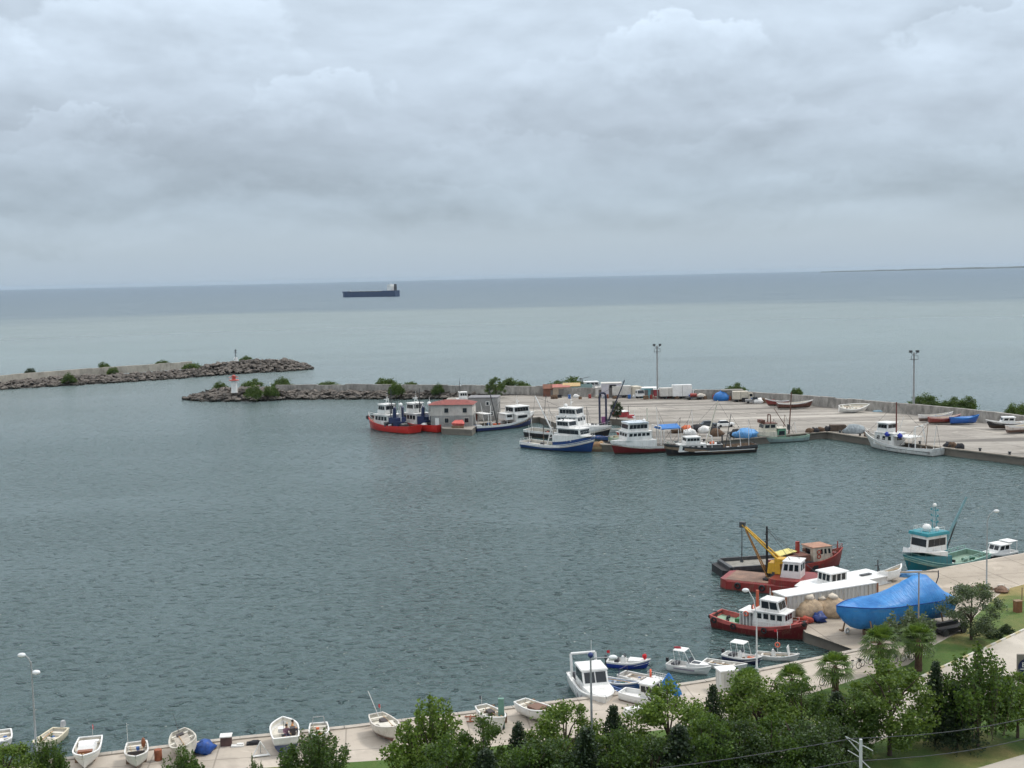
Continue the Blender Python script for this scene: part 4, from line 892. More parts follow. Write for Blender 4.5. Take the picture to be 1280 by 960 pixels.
for y_ in (-.7, .7): mb.bar((cx - .6, -1.1 + y_, 4.6), tip + Vector((0, y_ * .4, 0)), .17, .13)
for k in range(7):
    a_ = Vector((cx - .6, -1.1 - .7, 4.6)).lerp(tip + Vector((0, -.28, 0)), k / 7); c_ = Vector((cx - .6, -1.1 + .7, 4.6)).lerp(tip + Vector((0, .28, 0)), (k + 1) / 7); mb.bar(a_, c_, .06, n=4)
mb.build('jib', yel, t); mb = MB()
for y_ in (-.5, .5): mb.bar((cx + 1.2, -.4 + y_, 1.8), tip + Vector((-.5, y_ * .3, -.7)), .12, .1)
mb.bar((cx + 2.4, -.8, 4.2), (cx + 2.4, 0, 4.2), .08); mb.build('brace_leg', M('rusty_yellow', (.34, .17, .05), .7, .3, grime=.6), t)
MB().box(tip, (.9, .7, .9)).build('sheave_head', darkm, t)
MB().bar(tip + Vector((.2, 0, -.3)), tip + Vector((.2, 0, -5.4)), .05, n=5).bar(tip + Vector((-.1, 0, -.3)), tip + Vector((.1, 0, -5.3)), .04, n=5).build('hoist_cable', darkm, t); MB().box(tip + Vector((.15, 0, -5.8)), (.5, .5, .9), tap=(.5, .5)).build('hook_block', darkm, t)
pole(t, (cx + 1.4, -.3, 1.7), (cx + 1.4, -.3, 10.2), .24, .16, black); MB().box((cx + 1.4, -.3, 7.8), (.3, 1.6, .15)).box((cx + 1.4, -.3, 9), (.3, 1.1, .12)).build('crosstree', black, t); rig(t, [((cx + 1.4, -.3, 10), (cx - 6, -2, 3)), ((cx + 1.4, -.3, 10), (cx - 4.5, 1, 3)), ((cx + 1.4, -.3, 9.5), (cx - 7, -1, 2.6))], r=.035)
clutter(t, (-L * .05, L * .1, .5, 3, 1.75), 6, [darkm, black, redp, timber], 101, (.4, 1.))
# black flat barge beyond
c, a, l_ = seg(1016, 716, 903, 724)
t = thing('flat_barge', 'black flat barge with open timber deck behind the red pontoon', 'barge', c + Vector((0, 2.5, 0)), a); L = 12.5
MB().prism([(-L / 2, -2.6), (L * .42, -2.6), (L / 2, -1.9), (L / 2, 1.9), (L * .42, 2.6), (-L / 2, 2.6)], -.6, .95).build('hull', black, t)
MB().box((-.6, 0, .99), (L * .8, 4.4, .06)).build('deck', M('grey_plank_deck', (.26, .25, .22), .9, .25, 1), t)
for y_ in (-2.4, 2.4): MB().box((-.4, y_, 1.2), (L * .84, .3, .5)).build('side_coaming', darkm, t)
MB().box((L * .41, 0, 1.15), (.5, 4.4, .4)).build('end_coaming', darkm, t)
# red tug with cream house
t, L = boat('tugboat', 'old red tug with cream deckhouse and two lifebuoys behind the crane barge', 'tugboat', (972, 717, 1050, 707), L=14, sc_=0.74)
H = hull(t, L, 4.8, 1.7, 1.2, 1.5, .3, .8, .7, hr, redp, deckr, p=2.4, rake=1.)
house(t, -L * .02, L * .27, 3.2, 1.7, 2.4, M('dirty_cream', (.6, .52, .42), .6, .15, grime=.7), ns=3, nf=2, nb=1, roof=M('rusty_roof', (.4, .22, .15), .8, .3, grime=.6), gap=.45, su=(.35, .97), wz=(.5, .85), name='deckhouse')
for z_ in (2.55, 3.3): lifebuoy(t, (L * .06, -1.68, z_), .33, mt=M('faded_buoy', (.4, .08, .04), .6))
MB().box((-L * .2, 0, 2.3), (3.8, 3.4, 1.5)).build('engine_casing', M('rust_brown', (.16, .07, .05), .85, .3, grime=.5), t); MB().box((-L * .33, .6, 3.4), (3.4, 2.6, .12), ry=R(-8)).build('yellow_canopy', M('faded_yellow', (.68, .6, .2), .6), t)
pole(t, (-L * .14, .6, 2.5), (-L * .14, .6, 5), .4, .36, redp, 'funnel', 10); clutter(t, (-L * .3, L * .25, -1.3, 1.3, 3.), 8, [deckr, M('rust_brown', 0), timber, darkm], 111, (.3, .8)); clutter(t, (L * .3, L * .42, -.8, .8, 2.2), 4, [netc[3], darkm, redp], 112, (.3, .7)); bow_rails(t, H, .74, .7, redp)
MB().bar((L * .42, 0, 2.9), (L * .42, 0, 4.4), .1).build('post', redp, t)

# ---- white decked boat behind the container
t, L = boat('passenger_boat', 'white flat decked boat with small wheelhouse behind the corrugated container', 'boat', (1097, 724, 1012, 741), L=13.5)
pc = P(1048, 724.5, 2.2); t.location = (pc.x, pc.y, 0)
H = hull(t, L, 4.0, 1.3, .9, .4, 0, .85, .25, white, white, white2)
MB().prism([(-L * .46, -1.7), (L * .3, -1.7), (L * .42, -.7), (L * .42, .7), (L * .3, 1.7), (-L * .46, 1.7)], 1.1, 2.1).build('saloon', white, t)
MB().prism([(-L * .48, -1.95), (L * .3, -1.95), (L * .44, -.9), (L * .44, .9), (L * .3, 1.95), (-L * .48, 1.95)], 2.1, 2.2).build('saloon_roof', white2, t)
house(t, -L * .02, L * .17, 2.1, 2.2, 1.15, white, ns=3, nf=3, nb=2, roof=white2, gap=.3, name='wheelhouse', wz=(.25, .88), fs=.1, over=.25); MB().box((-L * .3, .3, 2.3), (1.6, .5, .1)).build('roof_vent', darkm, t)
# ---- launch on the pier corner with black gear
cc, aa, _ = seg(1103, 722.5, 1124, 718, ZN)
t = small_boat('speedboat', 'small white launch hauled out by a black winch frame on the pier', (1106, 722.5, 1127, 717.5), ZN + .6, L=3.4, B=1.6, F=.7, bow=.5, seats=2, inner=M('cream_inside', 0), roll=R(-8))
t = thing('winch_frame', 'black winch frame standing by the hauled out white launch', 'winch', P(1099, 724, ZN), R(20), sc_=.7); MB().box((0, 0, .2), (1.6, .9, .4)).bar((-.3, 0, .3), (-.3, 0, 3.4), .12).bar((.4, 0, .3), (-.3, 0, 2.6), .08).bar((-.9, 0, 2.4), (.5, 0, 2.5), .1).build('frame', darkm, t); MB().bar((0, -.5, .8), (0, .5, .8), .35, n=10).build('drum', black, t)
tag(MB().ell((0, 0, .1), (1.9, .9, .42), 18, 9, .8, 8).build('tarpaulin', M('sky_blue_tarp', (.1, .3, .6), .6, .15, 2), loc=P(1136, 720, ZN)), 'crumpled light blue tarpaulin on the pier by the teal trawler', 'tarpaulin')
# ------------------------------------------------------------------ marina boats and boats on the promenade
blk_motor = M('motor_black', (.03, .03, .035), .35, .1); gr_motor = M('motor_grey', (.4, .41, .42), .4, .1)
def bimini(t, x, w_, z0, z1, ln, top, fr=None, rake=.5):
    mb = MB()
    for s_ in (-1, 1):
        mb.bar((x - ln * .3, s_ * w_ / 2, z0), (x - ln / 2 , s_ * w_ * .42, z1), .035); mb.bar((x + ln * .5 + rake, s_ * w_ / 2, z0), (x + ln / 2, s_ * w_ * .42, z1), .035); mb.bar((x - ln * .1, s_ * w_ / 2, z0), (x, s_ * w_ * .42, z1), .025)
    mb.path([(x - ln / 2, -w_ * .42, z1), (x - ln / 2, w_ * .42, z1), (x + ln / 2, w_ * .42, z1), (x + ln / 2, -w_ * .42, z1), (x - ln / 2, -w_ * .42, z1)], .03); mb.bar((x - ln * .3, -w_ / 2, z0), (x + ln * .5 + rake, -w_ / 2, z0), .03).bar((x - ln * .3, w_ / 2, z0), (x + ln * .5 + rake, w_ / 2, z0), .03); mb.build('bimini_frame', fr or white2, t); MB().box((x, 0, z1 + .05), (ln + .1, w_ * .9, .1), tap=(.92, .85)).build('bimini_top', top, t)
def windscreen(t, x, w_, z, h=.4):
    MB().hexa([(x, -w_ / 2, z), (x + .06, -w_ / 2, z), (x + .06, w_ / 2, z), (x, w_ / 2, z)], [(x - h * .7, -w_ * .42, z + h), (x - h * .7 + .05, -w_ * .42, z + h), (x - h * .7 + .05, w_ * .42, z + h), (x - h * .7, w_ * .42, z + h)]).build('windscreen', GL, t)
def flag(t, p, h=1.3, c=None):
    o = MB().bar(p, (p[0] - .05, p[1], p[2] + h), .02, n=4).build('flag_staff', white, t)
    c = c or M('flag_red', (.6, .02, .03), .8); x, y, z = p
    mb = MB(); n = 5; vs = [(x - .05 - .1 * i, y + .06 * math.sin(i * 1.4), z + h - a) for i in range(n) for a in (0, .4 - .02 * i)]
    vs += [(v[0], v[1] + .012, v[2]) for v in vs]; k = 2 * n
    mb.add(vs, [(2 * i, 2 * i + 1, 2 * i + 3, 2 * i + 2) for i in range(n - 1)] + [(k + 2 * i + 2, k + 2 * i + 3, k + 2 * i + 1, k + 2 * i) for i in range(n - 1)]); mb.build('flag', c, o)
# blue-hulled speedboat
def x1(t, H, L, B, F):
    MB().prism([(L * .0, -.8), (L * .28, -.6), (L * .42, -.2), (L * .42, .2), (L * .28, .6), (L * .0, .8)], F - .1, F + .35).build('foredeck', white2, t); MB().box((-L * .12, 0, F + .25), (.7, .8, .8), tap=(.7, .8)).build('console', white2, t); windscreen(t, -L * .08, .8, F + .62, .35); MB().box((-L * .28, 0, F + .1), (.5, 1.2, .5)).build('seat', M('dark_seat', (.05, .05, .06), .6), t); MB().ell((L * .36, 0, F + .75), (.3, .3, .35), 10, 6, .25).build('red_buoy', M('flag_red', (.6, .02, .03), .8), t); flag(t, (-L * .45, .6, F + .1), 1.)
small_boat('speedboat', 'white topped speedboat with deep blue hull and red buoy afloat', (765, 832.5, 808, 835), s=0.76, L=5.6, B=2.2, F=.75, hullc=hullmat('cobalt_hull', (.02, .05, .32), (.02, .03, .1), -.3, .05, .3), gun=white2, motor=blk_motor, seats=0, inner=white2, extra=x1)
# white cuddy speedboat with arch
def x2(t, H, L, B, F):
    MB().prism([(-L * .02, -1.02), (L * .2, -.9), (L * .4, -.35), (L * .44, 0), (L * .4, .35), (L * .2, .9), (-L * .02, 1.02)], F - .1, F + .55).build('cuddy', white2, t)
    MB().hexa([(L * .06, -.55, F + .55), (L * .24, -.4, F + .55), (L * .24, .4, F + .55), (L * .06, .55, F + .55)], [(L * .08, -.5, F + .6), (L * .23, -.36, F + .6), (L * .23, .36, F + .6), (L * .08, .5, F + .6)]).build('hatch', GL, t)
    windscreen(t, L * .04, 1.9, F + .5, .5); bimini(t, -L * .2, 2., F + .1, F + 2.1, 1.6, white2, rake=1.1); MB().ell((-L * .28, .1, F + 2.2), (.6, .35, .22), 10, 6, .3).build('folded_cover', M('maroon_cover', (.25, .03, .04), .8), t)
    MB().hexa([(-L * .3, -B * .5 - .02, F * .55), (L * .18, -B * .49, F * .6), (L * .18, -B * .5, F * .85), (-L * .3, -B * .52 - .02, F * .8)], [(-L * .3, -B * .5 - .04, F * .55), (L * .18, -B * .49 - .03, F * .6), (L * .18, -B * .5 - .03, F * .85), (-L * .3, -B * .52 - .04, F * .8)]).build('side_stripe', M('grey_decal', (.3, .28, .33), .4), t)
    MB().box((-L * .33, 0, F), (.7, 1.6, .4)).build('seat', M('dark_seat', 0), t)
small_boat('speedboat', 'white sports boat with raked arch and maroon folded cover', (840, 836, 885, 843), s=0.7, L=6.3, B=2.4, F=.85, bow=.35, motor=blk_motor, seats=0, inner=white2, extra=x2, p=2.3)
small_boat('rowing_boat', 'plain white open boat between the sports boat and the canopied boat', (886, 832, 929, 839), s=0.76, L=5.8, B=2, F=.6, seats=3, inner=M('pale_inside', (.6, .58, .54), .6, .1, grime=.3), hullc=white)
def x3(t, H, L, B, F):
    bimini(t, -L * .1, 1.9, F, F + 2.0, 2., white2, rake=.4); MB().box((-L * .05, 0, F + .3), (.7, .7, .9), tap=(.7, .8)).build('console', white2, t); windscreen(t, L * .0, .8, F + .7, .4); MB().box((-L * .28, 0, F), (.6, 1.6, .45)).build('seat', M('dark_seat', 0), t); clutter(t, (L * .05, L * .3, -.5, .5, F - .2), 4, [netc[4], white, timber, M('pale_rag', 0)], 5, (.2, .45))
small_boat('speedboat', 'navy hulled boat under a flat white canopy near the red workboat', (911, 823.5, 947, 830), s=0.7, L=5.8, B=2.3, F=.7, hullc=hullmat('navy_white_band', (.03, .04, .1), (.02, .03, .08), -.3, .1, .35), gun=white2, motor=blk_motor, seats=0, inner=white2, extra=x3)
def x4(t, H, L, B, F):
    MB().box((L * .24, 0, F + .75), (.1, 1.4, 1.25), ry=R(-10)).build('white_panel', white2, t); MB().box((-L * .1, .1, F + .3), (.6, .7, .8), tap=(.7, .8)).build('console', white2, t); windscreen(t, -L * .05, .8, F + .6, .35)
    o = MB().bar((-L * .02, .5, F - .2), (-L * .02, .5, F + 3.0), .03, n=5).build('staff', white, t); lifebuoy(t, (-L * .02, .42, F + 1.3), .3, 'Y'); flag(t, (-L * .02, .5, F + 2.0), 1.4)
small_boat('rowing_boat', 'white boat carrying an upright board and a lifebuoy on a staff', (951, 822, 994, 826), s=0.73, L=5.8, B=2.1, F=.55, seats=2, inner=M('pale_inside', 0), hullc=white, extra=x4)
# group by the slip
small_boat('rowing_boat', 'slim pale blue and white rowing boat behind the white cabin cruiser', (757, 855, 790, 861), s=0.85, L=5.6, B=1.8, hullc=skiff_b, gun=white2, inner=M('pale_blue_inside', (.5, .58, .7), .6), seats=2)
small_boat('rowing_boat', 'dark blue rowing boat tucked against the white cabin cruiser', (757, 866, 783, 876), s=0.85, L=5.2, B=1.9, hullc=hullmat('cobalt_hull', 0, 0, 0), gun=M('blue_gun', (.08, .16, .4), .5), inner=M('blue_inside', 0), seats=2)
def x5(t, H, L, B, F):
    bow_rails(t, H, .45, .5, white2, .025, .8); lifebuoy(t, (L * .12, -.2, F + .75), .42, 'X', .6); MB().prism([(L * .1, -.75), (L * .3, -.6), (L * .42, -.2), (L * .42, .2), (L * .3, .6), (L * .1, .75)], F - .1, F + .3).build('foredeck', white2, t); MB().path([(-L * .46, -.9, F), (-L * .46, -.8, F + .7), (-L * .46, .8, F + .7), (-L * .46, .9, F)], .06).build('stern_rail', M('navy_rail', (.03, .03, .1), .5), t)
small_boat('rowing_boat', 'white boat with big orange lifebuoy and bow rail beside a blue sheet', (783, 851, 832, 862), s=0.84, L=6.4, B=2.2, F=.75, seats=2, inner=M('pale_inside', 0), hullc=hullmat('white_navy', (.72, .72, .7), (.05, .04, .12), .35, .2), extra=x5)
def x6(t, H, L, B, F):
    house(t, -L * .08, L * .22, 1.9, F - .2, 1.7, white2, ns=2, nf=1, nb=1, roof=white2, gap=.15, name='cabin', wz=(.5, .88), fs=.35, over=.15); MB().prism([(L * .2, -.9), (L * .34, -.65), (L * .42, -.2), (L * .42, .2), (L * .34, .65), (L * .2, .9)], F - .1, F + .55).build('foredeck', white2, t)
    for y_ in (-.35, .45): MB().box((L * .425, y_, F + .3), (.06, .3, .22)).build('porthole', GL, t)
small_boat('cabin_boat', 'small white cabin boat with dark underside propped on the slip', (790, 876, 831, 884), ZN - .1, s=0.8, L=6.4, B=2.4, F=.95, D=.9, bow=.4, tr=.75, hullc=hullmat('white_over_rust', (.74, .74, .72), (.16, .07, .05), .25, .3), gun=white2, seats=0, inner=white2, extra=x6, cat='cabin boat')
mb = MB(); n = 36; prf = [(1.2, 0), (1.1, .45), (.85, 1.1), (.5, 1.75), (.2, 2.3), (.03, 2.5)]
vs = [(r_ * math.cos(2 * math.pi * k / n) * (1 + .22 * math.sin(k * 2.2 + z_ * .7) * min(1, r_) + .2 * noise.noise(Vector((k * .4, z_, 1)))), .8 * r_ * math.sin(2 * math.pi * k / n) * (1 + .22 * math.sin(k * 2.2 + z_ * .7) + .15 * noise.noise(Vector((k * .5, z_, 4)))), z_) for r_, z_ in prf for k in range(n)]
mb.add(vs, [(a * n + k, a * n + (k + 1) % n, (a + 1) * n + (k + 1) % n, (a + 1) * n + k) for a in range(5) for k in range(n)], 0, True)
dso = mb.build('draped_sheet', bluet, loc=P(836, 868, ZN)); dso.scale = (.8, .8, .78)
tag(dso, 'bright blue plastic sheet hanging in a cone by the lifebuoy boat', 'tarpaulin')
# cabin cruiser
c, a, l_ = seg(733, 845, 748, 886, .4)
t = thing('cabin_cruiser', 'large white cabin cruiser with stern arch nosed against the promenade', 'cabin cruiser', P(742, 876, 0), R(-79)); L = 8.6
H = hull(t, L, 3.1, 1.3, .6, .5, 0, .92, .3, white2, white2, white2, p=2.6, rake=.7, wall=.16)
MB().prism([(L * .1, -1.25), (L * .3, -1.05), (L * .42, -.45), (L * .42, .45), (L * .3, 1.05), (L * .1, 1.25)], 1.2, 1.75).build('foredeck', white2, t)
house(t, -L * .22, L * .16, 2.3, 1.2, 1.75, white2, ns=2, nf=2, nb=1, roof=white2, gap=.12, name='cabin', wz=(.45, .92), fs=.55, over=.1)
MB().path([(-L * .36, -1.2, 1.3), (-L * .42, -1.15, 3.3), (-L * .42, 1.15, 3.3), (-L * .36, 1.2, 1.3)], .13, 8).build('stern_arch', white2, t)
MB().box((-L * .3, 0, 1.5), (1.2, 2.2, .5)).build('seat', M('dark_seat', 0), t)
for s_ in (-1, 1):
    for k in range(3): MB().ell((L * (.02 + .12 * k), s_ * 1.45, .8), (.16, .12, .3), 8, 6).build('fender', M('grey_fender', (.3, .3, .32), .6), t)
pole(t, (-L * .42, .8, 3.3), (-L * .42, .8, 4.4), .03, .02, white, 'antenna', 4)
tag(MB().box((0, 0, .25), (1.7, .8, .5), tap=(.85, .8)).box((0, 0, .55), (1.4, .6, .12)).build('fish_box', white2, loc=P(792, 893, ZN), rz=R(20)), 'low white box on the slip below the propped cabin boat', 'box')

# boats drawn up along the promenade: bow towards the lawn
wr = hullmat('white_over_red', (.70, .66, .6), (.2, .04, .03), -.05, .3)
def cradle(p, ang, L, label):
    t = thing('boat_cradle', label, 'boat cradle', p, ang)
    for x_ in (-L * .22, L * .2): MB().box((x_, 0, .12), (.3, 1.3, .24)).box((x_, .65, .4), (.25, .2, .8)).box((x_, -.65, .4), (.25, .2, .8)).build('timber_support', timber, t)
def land_boat(name, label, x, y, ang, cl, z=.42, **k):
    p = P(x, y, ZN); D = k.get('D', .4)
    cradle(p, R(ang), k.get('L', 5.5), cl); q = small_boat(name, label, (x - 1, y, x + 1, y), ZN + D * .84 + z * .45, ang=R(ang), s=.84, **k); return q
def engine(t, H, L, B, F): MB().box((-L * .1, 0, F - .05), (.9, .6, .4)).build('engine_box', M('dark_box', (.06, .05, .05), .7), t)
def x_mast(t, H, L, B, F):
    engine(t, H, L, B, F); pole(t, (-L * .4, .1, F - .1), (-L * .62, -.5, F + 2.2), .04, .03, white, 'spar'); flag(t, (-L * .4, .3, F), 1.0); MB().box((L * .1, 0, F + .02), (1.3, 1.5, .06)).build('foredeck', M('cream_inside', 0), t)
land_boat('rowing_boat', 'white wooden boat with red bottom and slanted spar on the promenade', 482, 913, -64, 'timber cradle under the red bottomed white boat', L=5.4, B=2.4, F=.75, D=.55, bow=.5, tr=.6, hullc=wr, extra=x_mast, seats=2)
def x_seat2(t, H, L, B, F): engine(t, H, L, B, F); flag(t, (-L * .45, 0, F + .1), .9, M('dark_cloth', (.1, .12, .14), .9))
land_boat('rowing_boat', 'white boat on dark blocks next to the green mooring post', 616, 900, -62, 'dark blocks under the white boat by the green post', L=5.2, B=2.1, F=.65, D=.45, bow=.45, tr=.6, hullc=white, extra=x_seat2, seats=3)
def x_load(t, H, L, B, F): MB().box((L * .02, 0, F + .02), (1.5, 1.4, .3)).build('brown_cover', M('brown_cloth', (.2, .12, .09), .9), t)
land_boat('rowing_boat', 'white boat with a brown cover drawn up half behind a tree', 671, 892, -50, 'blocks under the white boat with brown cover', L=5.2, B=2.2, F=.65, D=.45, bow=.45, tr=.7, hullc=white, extra=x_load, seats=2)
def x_tilt(t, H, L, B, F): MB().box((-L * .3, 0, F - .1), (.6, .7, .35)).build('dark_hatch', M('dark_box', 0), t); MB().box((0, 0, F - .05), (L * .5, 1.3, .05)).build('floor_board', M('old_board', (.5, .45, .38), .8, .2, grime=.4), t); pole(t, (-L * .44, 0, F), (-L * .6, .1, F + 1.6), .03, .02, darkm, 'spar')
land_boat('rowing_boat', 'worn white boat leaning over beside a blue bundle', 232, 936, -66, 'props under the leaning white boat', L=5.4, B=2.5, F=.85, D=.5, bow=.5, tr=.5, hullc=M('worn_white', (.6, .57, .5), .6, .15, .8, grime=.5), extra=x_tilt, seats=2, roll=R(15))
def x_cov(t, H, L, B, F): MB().hexa([(-L * .12, -.85, F), (L * .2, -.75, F), (L * .2, .75, F), (-L * .12, .85, F)], [(-L * .1, -.75, F + .5), (L * .1, -.65, F + .5), (L * .1, .65, F + .5), (-L * .1, .75, F + .5)]).build('cuddy', white2, t); MB().box((L * .2, 0, F + .1), (.5, 1.3, .25)).build('varnished_trim', M('varnish', (.25, .09, .04), .4), t); flag(t, (-L * .48, .2, F + .1), 1.); MB().box((-L * .3, 0, F + .02), (.5, 1.7, .08)).build('bench', white2, t)
land_boat('speedboat', 'white motor boat with low cuddy and small flag at its stern', 109, 945, -78, 'blocks under the white boat with the low cuddy', L=5.6, B=2.4, F=.75, D=.45, bow=.35, tr=.88, hullc=white2, extra=x_cov, seats=1, p=2.4)
def x_brown(t, H, L, B, F): MB().box((L * .22, 0, F + .1), (.12, 1.5, .5)).build('dark_screen', M('dark_box', 0), t); pole(t, (-L * .05, -.7, F), (-L * .08, -.75, F + 2.6), .03, .02, white, 'spar'); MB().ell((-L * .25, .6, F + .3), (.2, .2, .5), 8, 6).build('brown_buoy', M('varnish', 0), t)
land_boat('rowing_boat', 'white boat with upright spar and rusty keel blocks at the edge', 171, 948, -74, 'rusty blocks under the white boat with the upright spar', L=4.4, B=2.1, F=.7, D=.5, bow=.3, tr=.85, hullc=hullmat('white_rust_keel', (.74, .73, .7), (.2, .08, .05), -.1, .3), extra=x_brown, seats=1)
def x_people(t, H, L, B, F): MB().box((-L * .2, -.7, F + .1), (.6, .5, .7)).build('engine_box', M('dark_box', 0), t); MB().box((-L * .02, .3, F), (.7, .6, .4)).build('tackle_box', white2, t); pole(t, (-L * .2, .1, F), (-L * .2, .1, F + 1.1), .03, .02, darkm, 'post')
pb = land_boat('rowing_boat', 'white boat with blue bottom carrying two seated people', 356, 922, 104, 'trailer blocks under the blue bottomed boat with two people', L=5, B=2.7, F=.85, D=.6, bow=.3, tr=.85, bul=.55, hullc=hullmat('white_over_blue', (.76, .76, .74), (.02, .07, .28), .25, .1), gun=white2, extra=x_people, seats=1, p=3)
land_boat('rowing_boat', 'short white dinghy half hidden by a shrub beside the blue bottomed boat', 399, 921, -80, 'blocks under the short white dinghy', L=3.9, B=1.9, F=.6, D=.4, bow=.25, tr=.85, hullc=white, seats=2, extra=lambda t, H, L, B, F: MB().path([(-L * .4, -.6, F), (-L * .4, -.5, F + .8), (-L * .4, .5, F + .8), (-L * .4, .6, F)], .04).build('stern_frame', steel, t))
small_boat('rowing_boat', 'cream motor dinghy afloat beside the double lamp post', (68, 925, 52, 937), L=4.4, B=1.8, F=.55, motor=gr_motor, seats=2, hullc=M('cream_hull', (.66, .6, .45), .5, .1, grime=.2), inner=M('cream_inside', 0))
small_boat('rowing_boat', 'white dinghy nose barely showing above the shrubs at the shore', (2, 926, 0, 937), L=4, B=1.8, F=.55, seats=2, hullc=white)

# ------------------------------------------------------------------ people in the boat
def person(label, p, ang, shirt):
    t = thing('person', label, 'person', p, ang); me = bpy.data.meshes.new('body')
    J = [(0, 0, .12, .15), (0, 0, .32, .15), (.03, 0, .52, .17), (.06, 0, .62, .07), (.08, 0, .76, .1), (.09, 0, .86, .085), (.03, .2, .54, .07), (.12, .26, .32, .055), (.32, .18, .26, .045), (.03, -.2, .54, .07), (.14, -.26, .34, .055), (.34, -.16, .3, .045), (.08, .1, .1, .1), (.46, .13, .14, .08), (.5, .13, -.28, .055), (.6, .13, -.32, .05), (.08, -.1, .1, .1), (.46, -.13, .14, .08), (.5, -.13, -.28, .055), (.6, -.13, -.32, .05)]
    ed = [(0, 1), (1, 2), (2, 3), (3, 4), (4, 5), (2, 6), (6, 7), (7, 8), (2, 9), (9, 10), (10, 11), (0, 12), (12, 13), (13, 14), (14, 15), (0, 16), (16, 17), (17, 18), (18, 19)]
    me.from_pydata([j[:3] for j in J], ed, []); sk = me.skin_vertices.new(name='') if hasattr(me.skin_vertices, 'new') else None
    o = bpy.data.objects.new('body', me); C.objects.link(o); o.parent = t
    md = o.modifiers.new('skin', 'SKIN')
    for i, j in enumerate(J): me.skin_vertices[0].data[i].radius = (j[3], j[3])
    me.skin_vertices[0].data[0].use_root = True
    o.modifiers.new('sub', 'SUBSURF').levels = 1
    m, g, b = newmat('clothed_body_' + str(shirt[0])); z = g.sep(g.n('ShaderNodeTexCoord').outputs['Object'])[2]
    c = g.mix(g.m('GREATER_THAN', z, .2), (.05, .06, .1), shirt); c = g.mix(g.m('GREATER_THAN', z, .64), c, (.42, .24, .16)); g.put(b.inputs['Base Color'], c); me.materials.append(m)
    MB().ell((.05, 0, .86), (.12, .11, .1), 10, 6).build('hair', M('dark_hair', (.02, .015, .012), .8), o)
    MB().ell((.175, 0, .79), (.02, .018, .025), 6, 4).build('nose', M('skin', (.42, .24, .16), .6), o)
    return t
q = pb.location; pm = Matrix.Translation(q) @ Matrix.Rotation(pb.rotation_euler.z, 4, 'Z')
person('seated person in an orange brown top in the blue bottomed boat', pm @ Vector((.1, -.6, .42)), R(20), (.5, .22, .06))
person('seated person in a dark mauve top in the blue bottomed boat', pm @ Vector((-.75, -.1, .45)), R(-60), (.22, .12, .16))

# ------------------------------------------------------------------ blue covered boat on stands
c, a, L = seg(1190, 777, 1046, 783, ZN)
a0, a1 = P(1188, 777, ZN), P(1062, 801, ZN); c = (a0 + a1) / 2 + Vector((-1.0, .3, 0)); dd = a1 - a0; L = 14.0; ang = math.atan2(dd.y, dd.x)
t = thing('covered_boat', 'large boat on stands fully wrapped in bright blue tarpaulin', 'boat', (c.x, c.y, ZN), ang)
# sections: x, half breadth, keel z, sheer z, ridge z
S = []
for i in range(71):
    u = i / 70; x = -L / 2 + L * u
    b_ = 2.3 * (.86 + .14 * math.sin(math.pi * min(1, u / .5) / 2)) if u < .5 else 2.3 * (1 - ((u - .5) / .5) ** 2.5)
    zk = .55 + .35 * u + (clamp((u - .82) / .18) ** 1.6) * 2.0; zs = 3.1 + .45 * clamp((u - .3) / .7) ** 2 - .2 * clamp((.4 - u) / .4)
    rg = 2.3 * (.12 + .88 * math.sin(clamp(u / .2) * math.pi / 2) ** 1.3) * (1 - clamp((u - .29) / .46) ** .95) if u < .75 else 0
    S.append((x, max(.04, b_), zk, zs, zs + max(0, rg) - (.75 * clamp((u - .66) / .1) if u > .66 else 0) * (1 - clamp((u - .93) / .07))))
mb = MB(); n = 15; vs = []
def wr_(v): return noise.noise(v * 1.1) * .07 + noise.noise(Vector((v.x * 2.6, v.y * 1.2, v.z * .8))) * .06 + abs(noise.noise(Vector((v.x * 4.5, v.y * .8, v.z * .5)))) * .02
for (x, b_, zk, zs, zr) in S:
    half = [(0, zk), (b_ * .45, zk + .12), (b_ * .8, zk + (zs - zk) * .3), (b_ * .97, zk + (zs - zk) * .62), (b_ * 1.03, zs - .25), (b_ * 1.04, zs), (b_ * .72, zs + (zr - zs) * .38), (b_ * .3, zs + (zr - zs) * .82), (0, zr)]
    ring = half + [(-y, z) for y, z in reversed(half[1:-1])]
    for y, z in ring:
        v = Vector((x, y, z)); k_ = wr_(v); vs.append(Vector((x, y * (1 + k_ * .5), z + k_ * .8)))
nr = 16
fs = [(i * nr + j, i * nr + (j + 1) % nr, (i + 1) * nr + (j + 1) % nr, (i + 1) * nr + j) for i in range(70) for j in range(nr)]
mb.add(vs, [f[::-1] for f in fs], 0, True); mb.add(vs[:nr], [tuple(range(nr))]); mb.add(vs[-nr:], [tuple(range(nr - 1, -1, -1))])
bt2 = bpy.data.materials.new('boat_wrap_tarp'); bt2.use_nodes = True; g = NT(bt2.node_tree); b = bt2.node_tree.nodes['Principled BSDF']
tc = g.n('ShaderNodeTexCoord').outputs['Object']; f = g.noise(g.mapv(tc, (.5, 1, 1)), 1.3, 4, .6); fol = g.noise(g.mapv(tc, (3.4, .8, .5)), 1., 3, .5, .6)
ds = g.noise(g.mapv(tc, (.6, .9, 2.2)), 1., 5, .65); g.put(b.inputs['Base Color'], g.mix(g.rng(ds, .55, .75, 0., .4, True), g.mix(g.rng(f, .3, .7), (.012, .15, .44), (.03, .24, .58)), (.12, .24, .38))); b.inputs['Roughness'].default_value = .5; g.put(b.inputs['Normal'], g.bump(g.m('ADD', g.m('MULTIPLY', f, .6), fol), .6, .16))
cov = mb.build('tarpaulin_cover', bt2, t)
mb = MB()
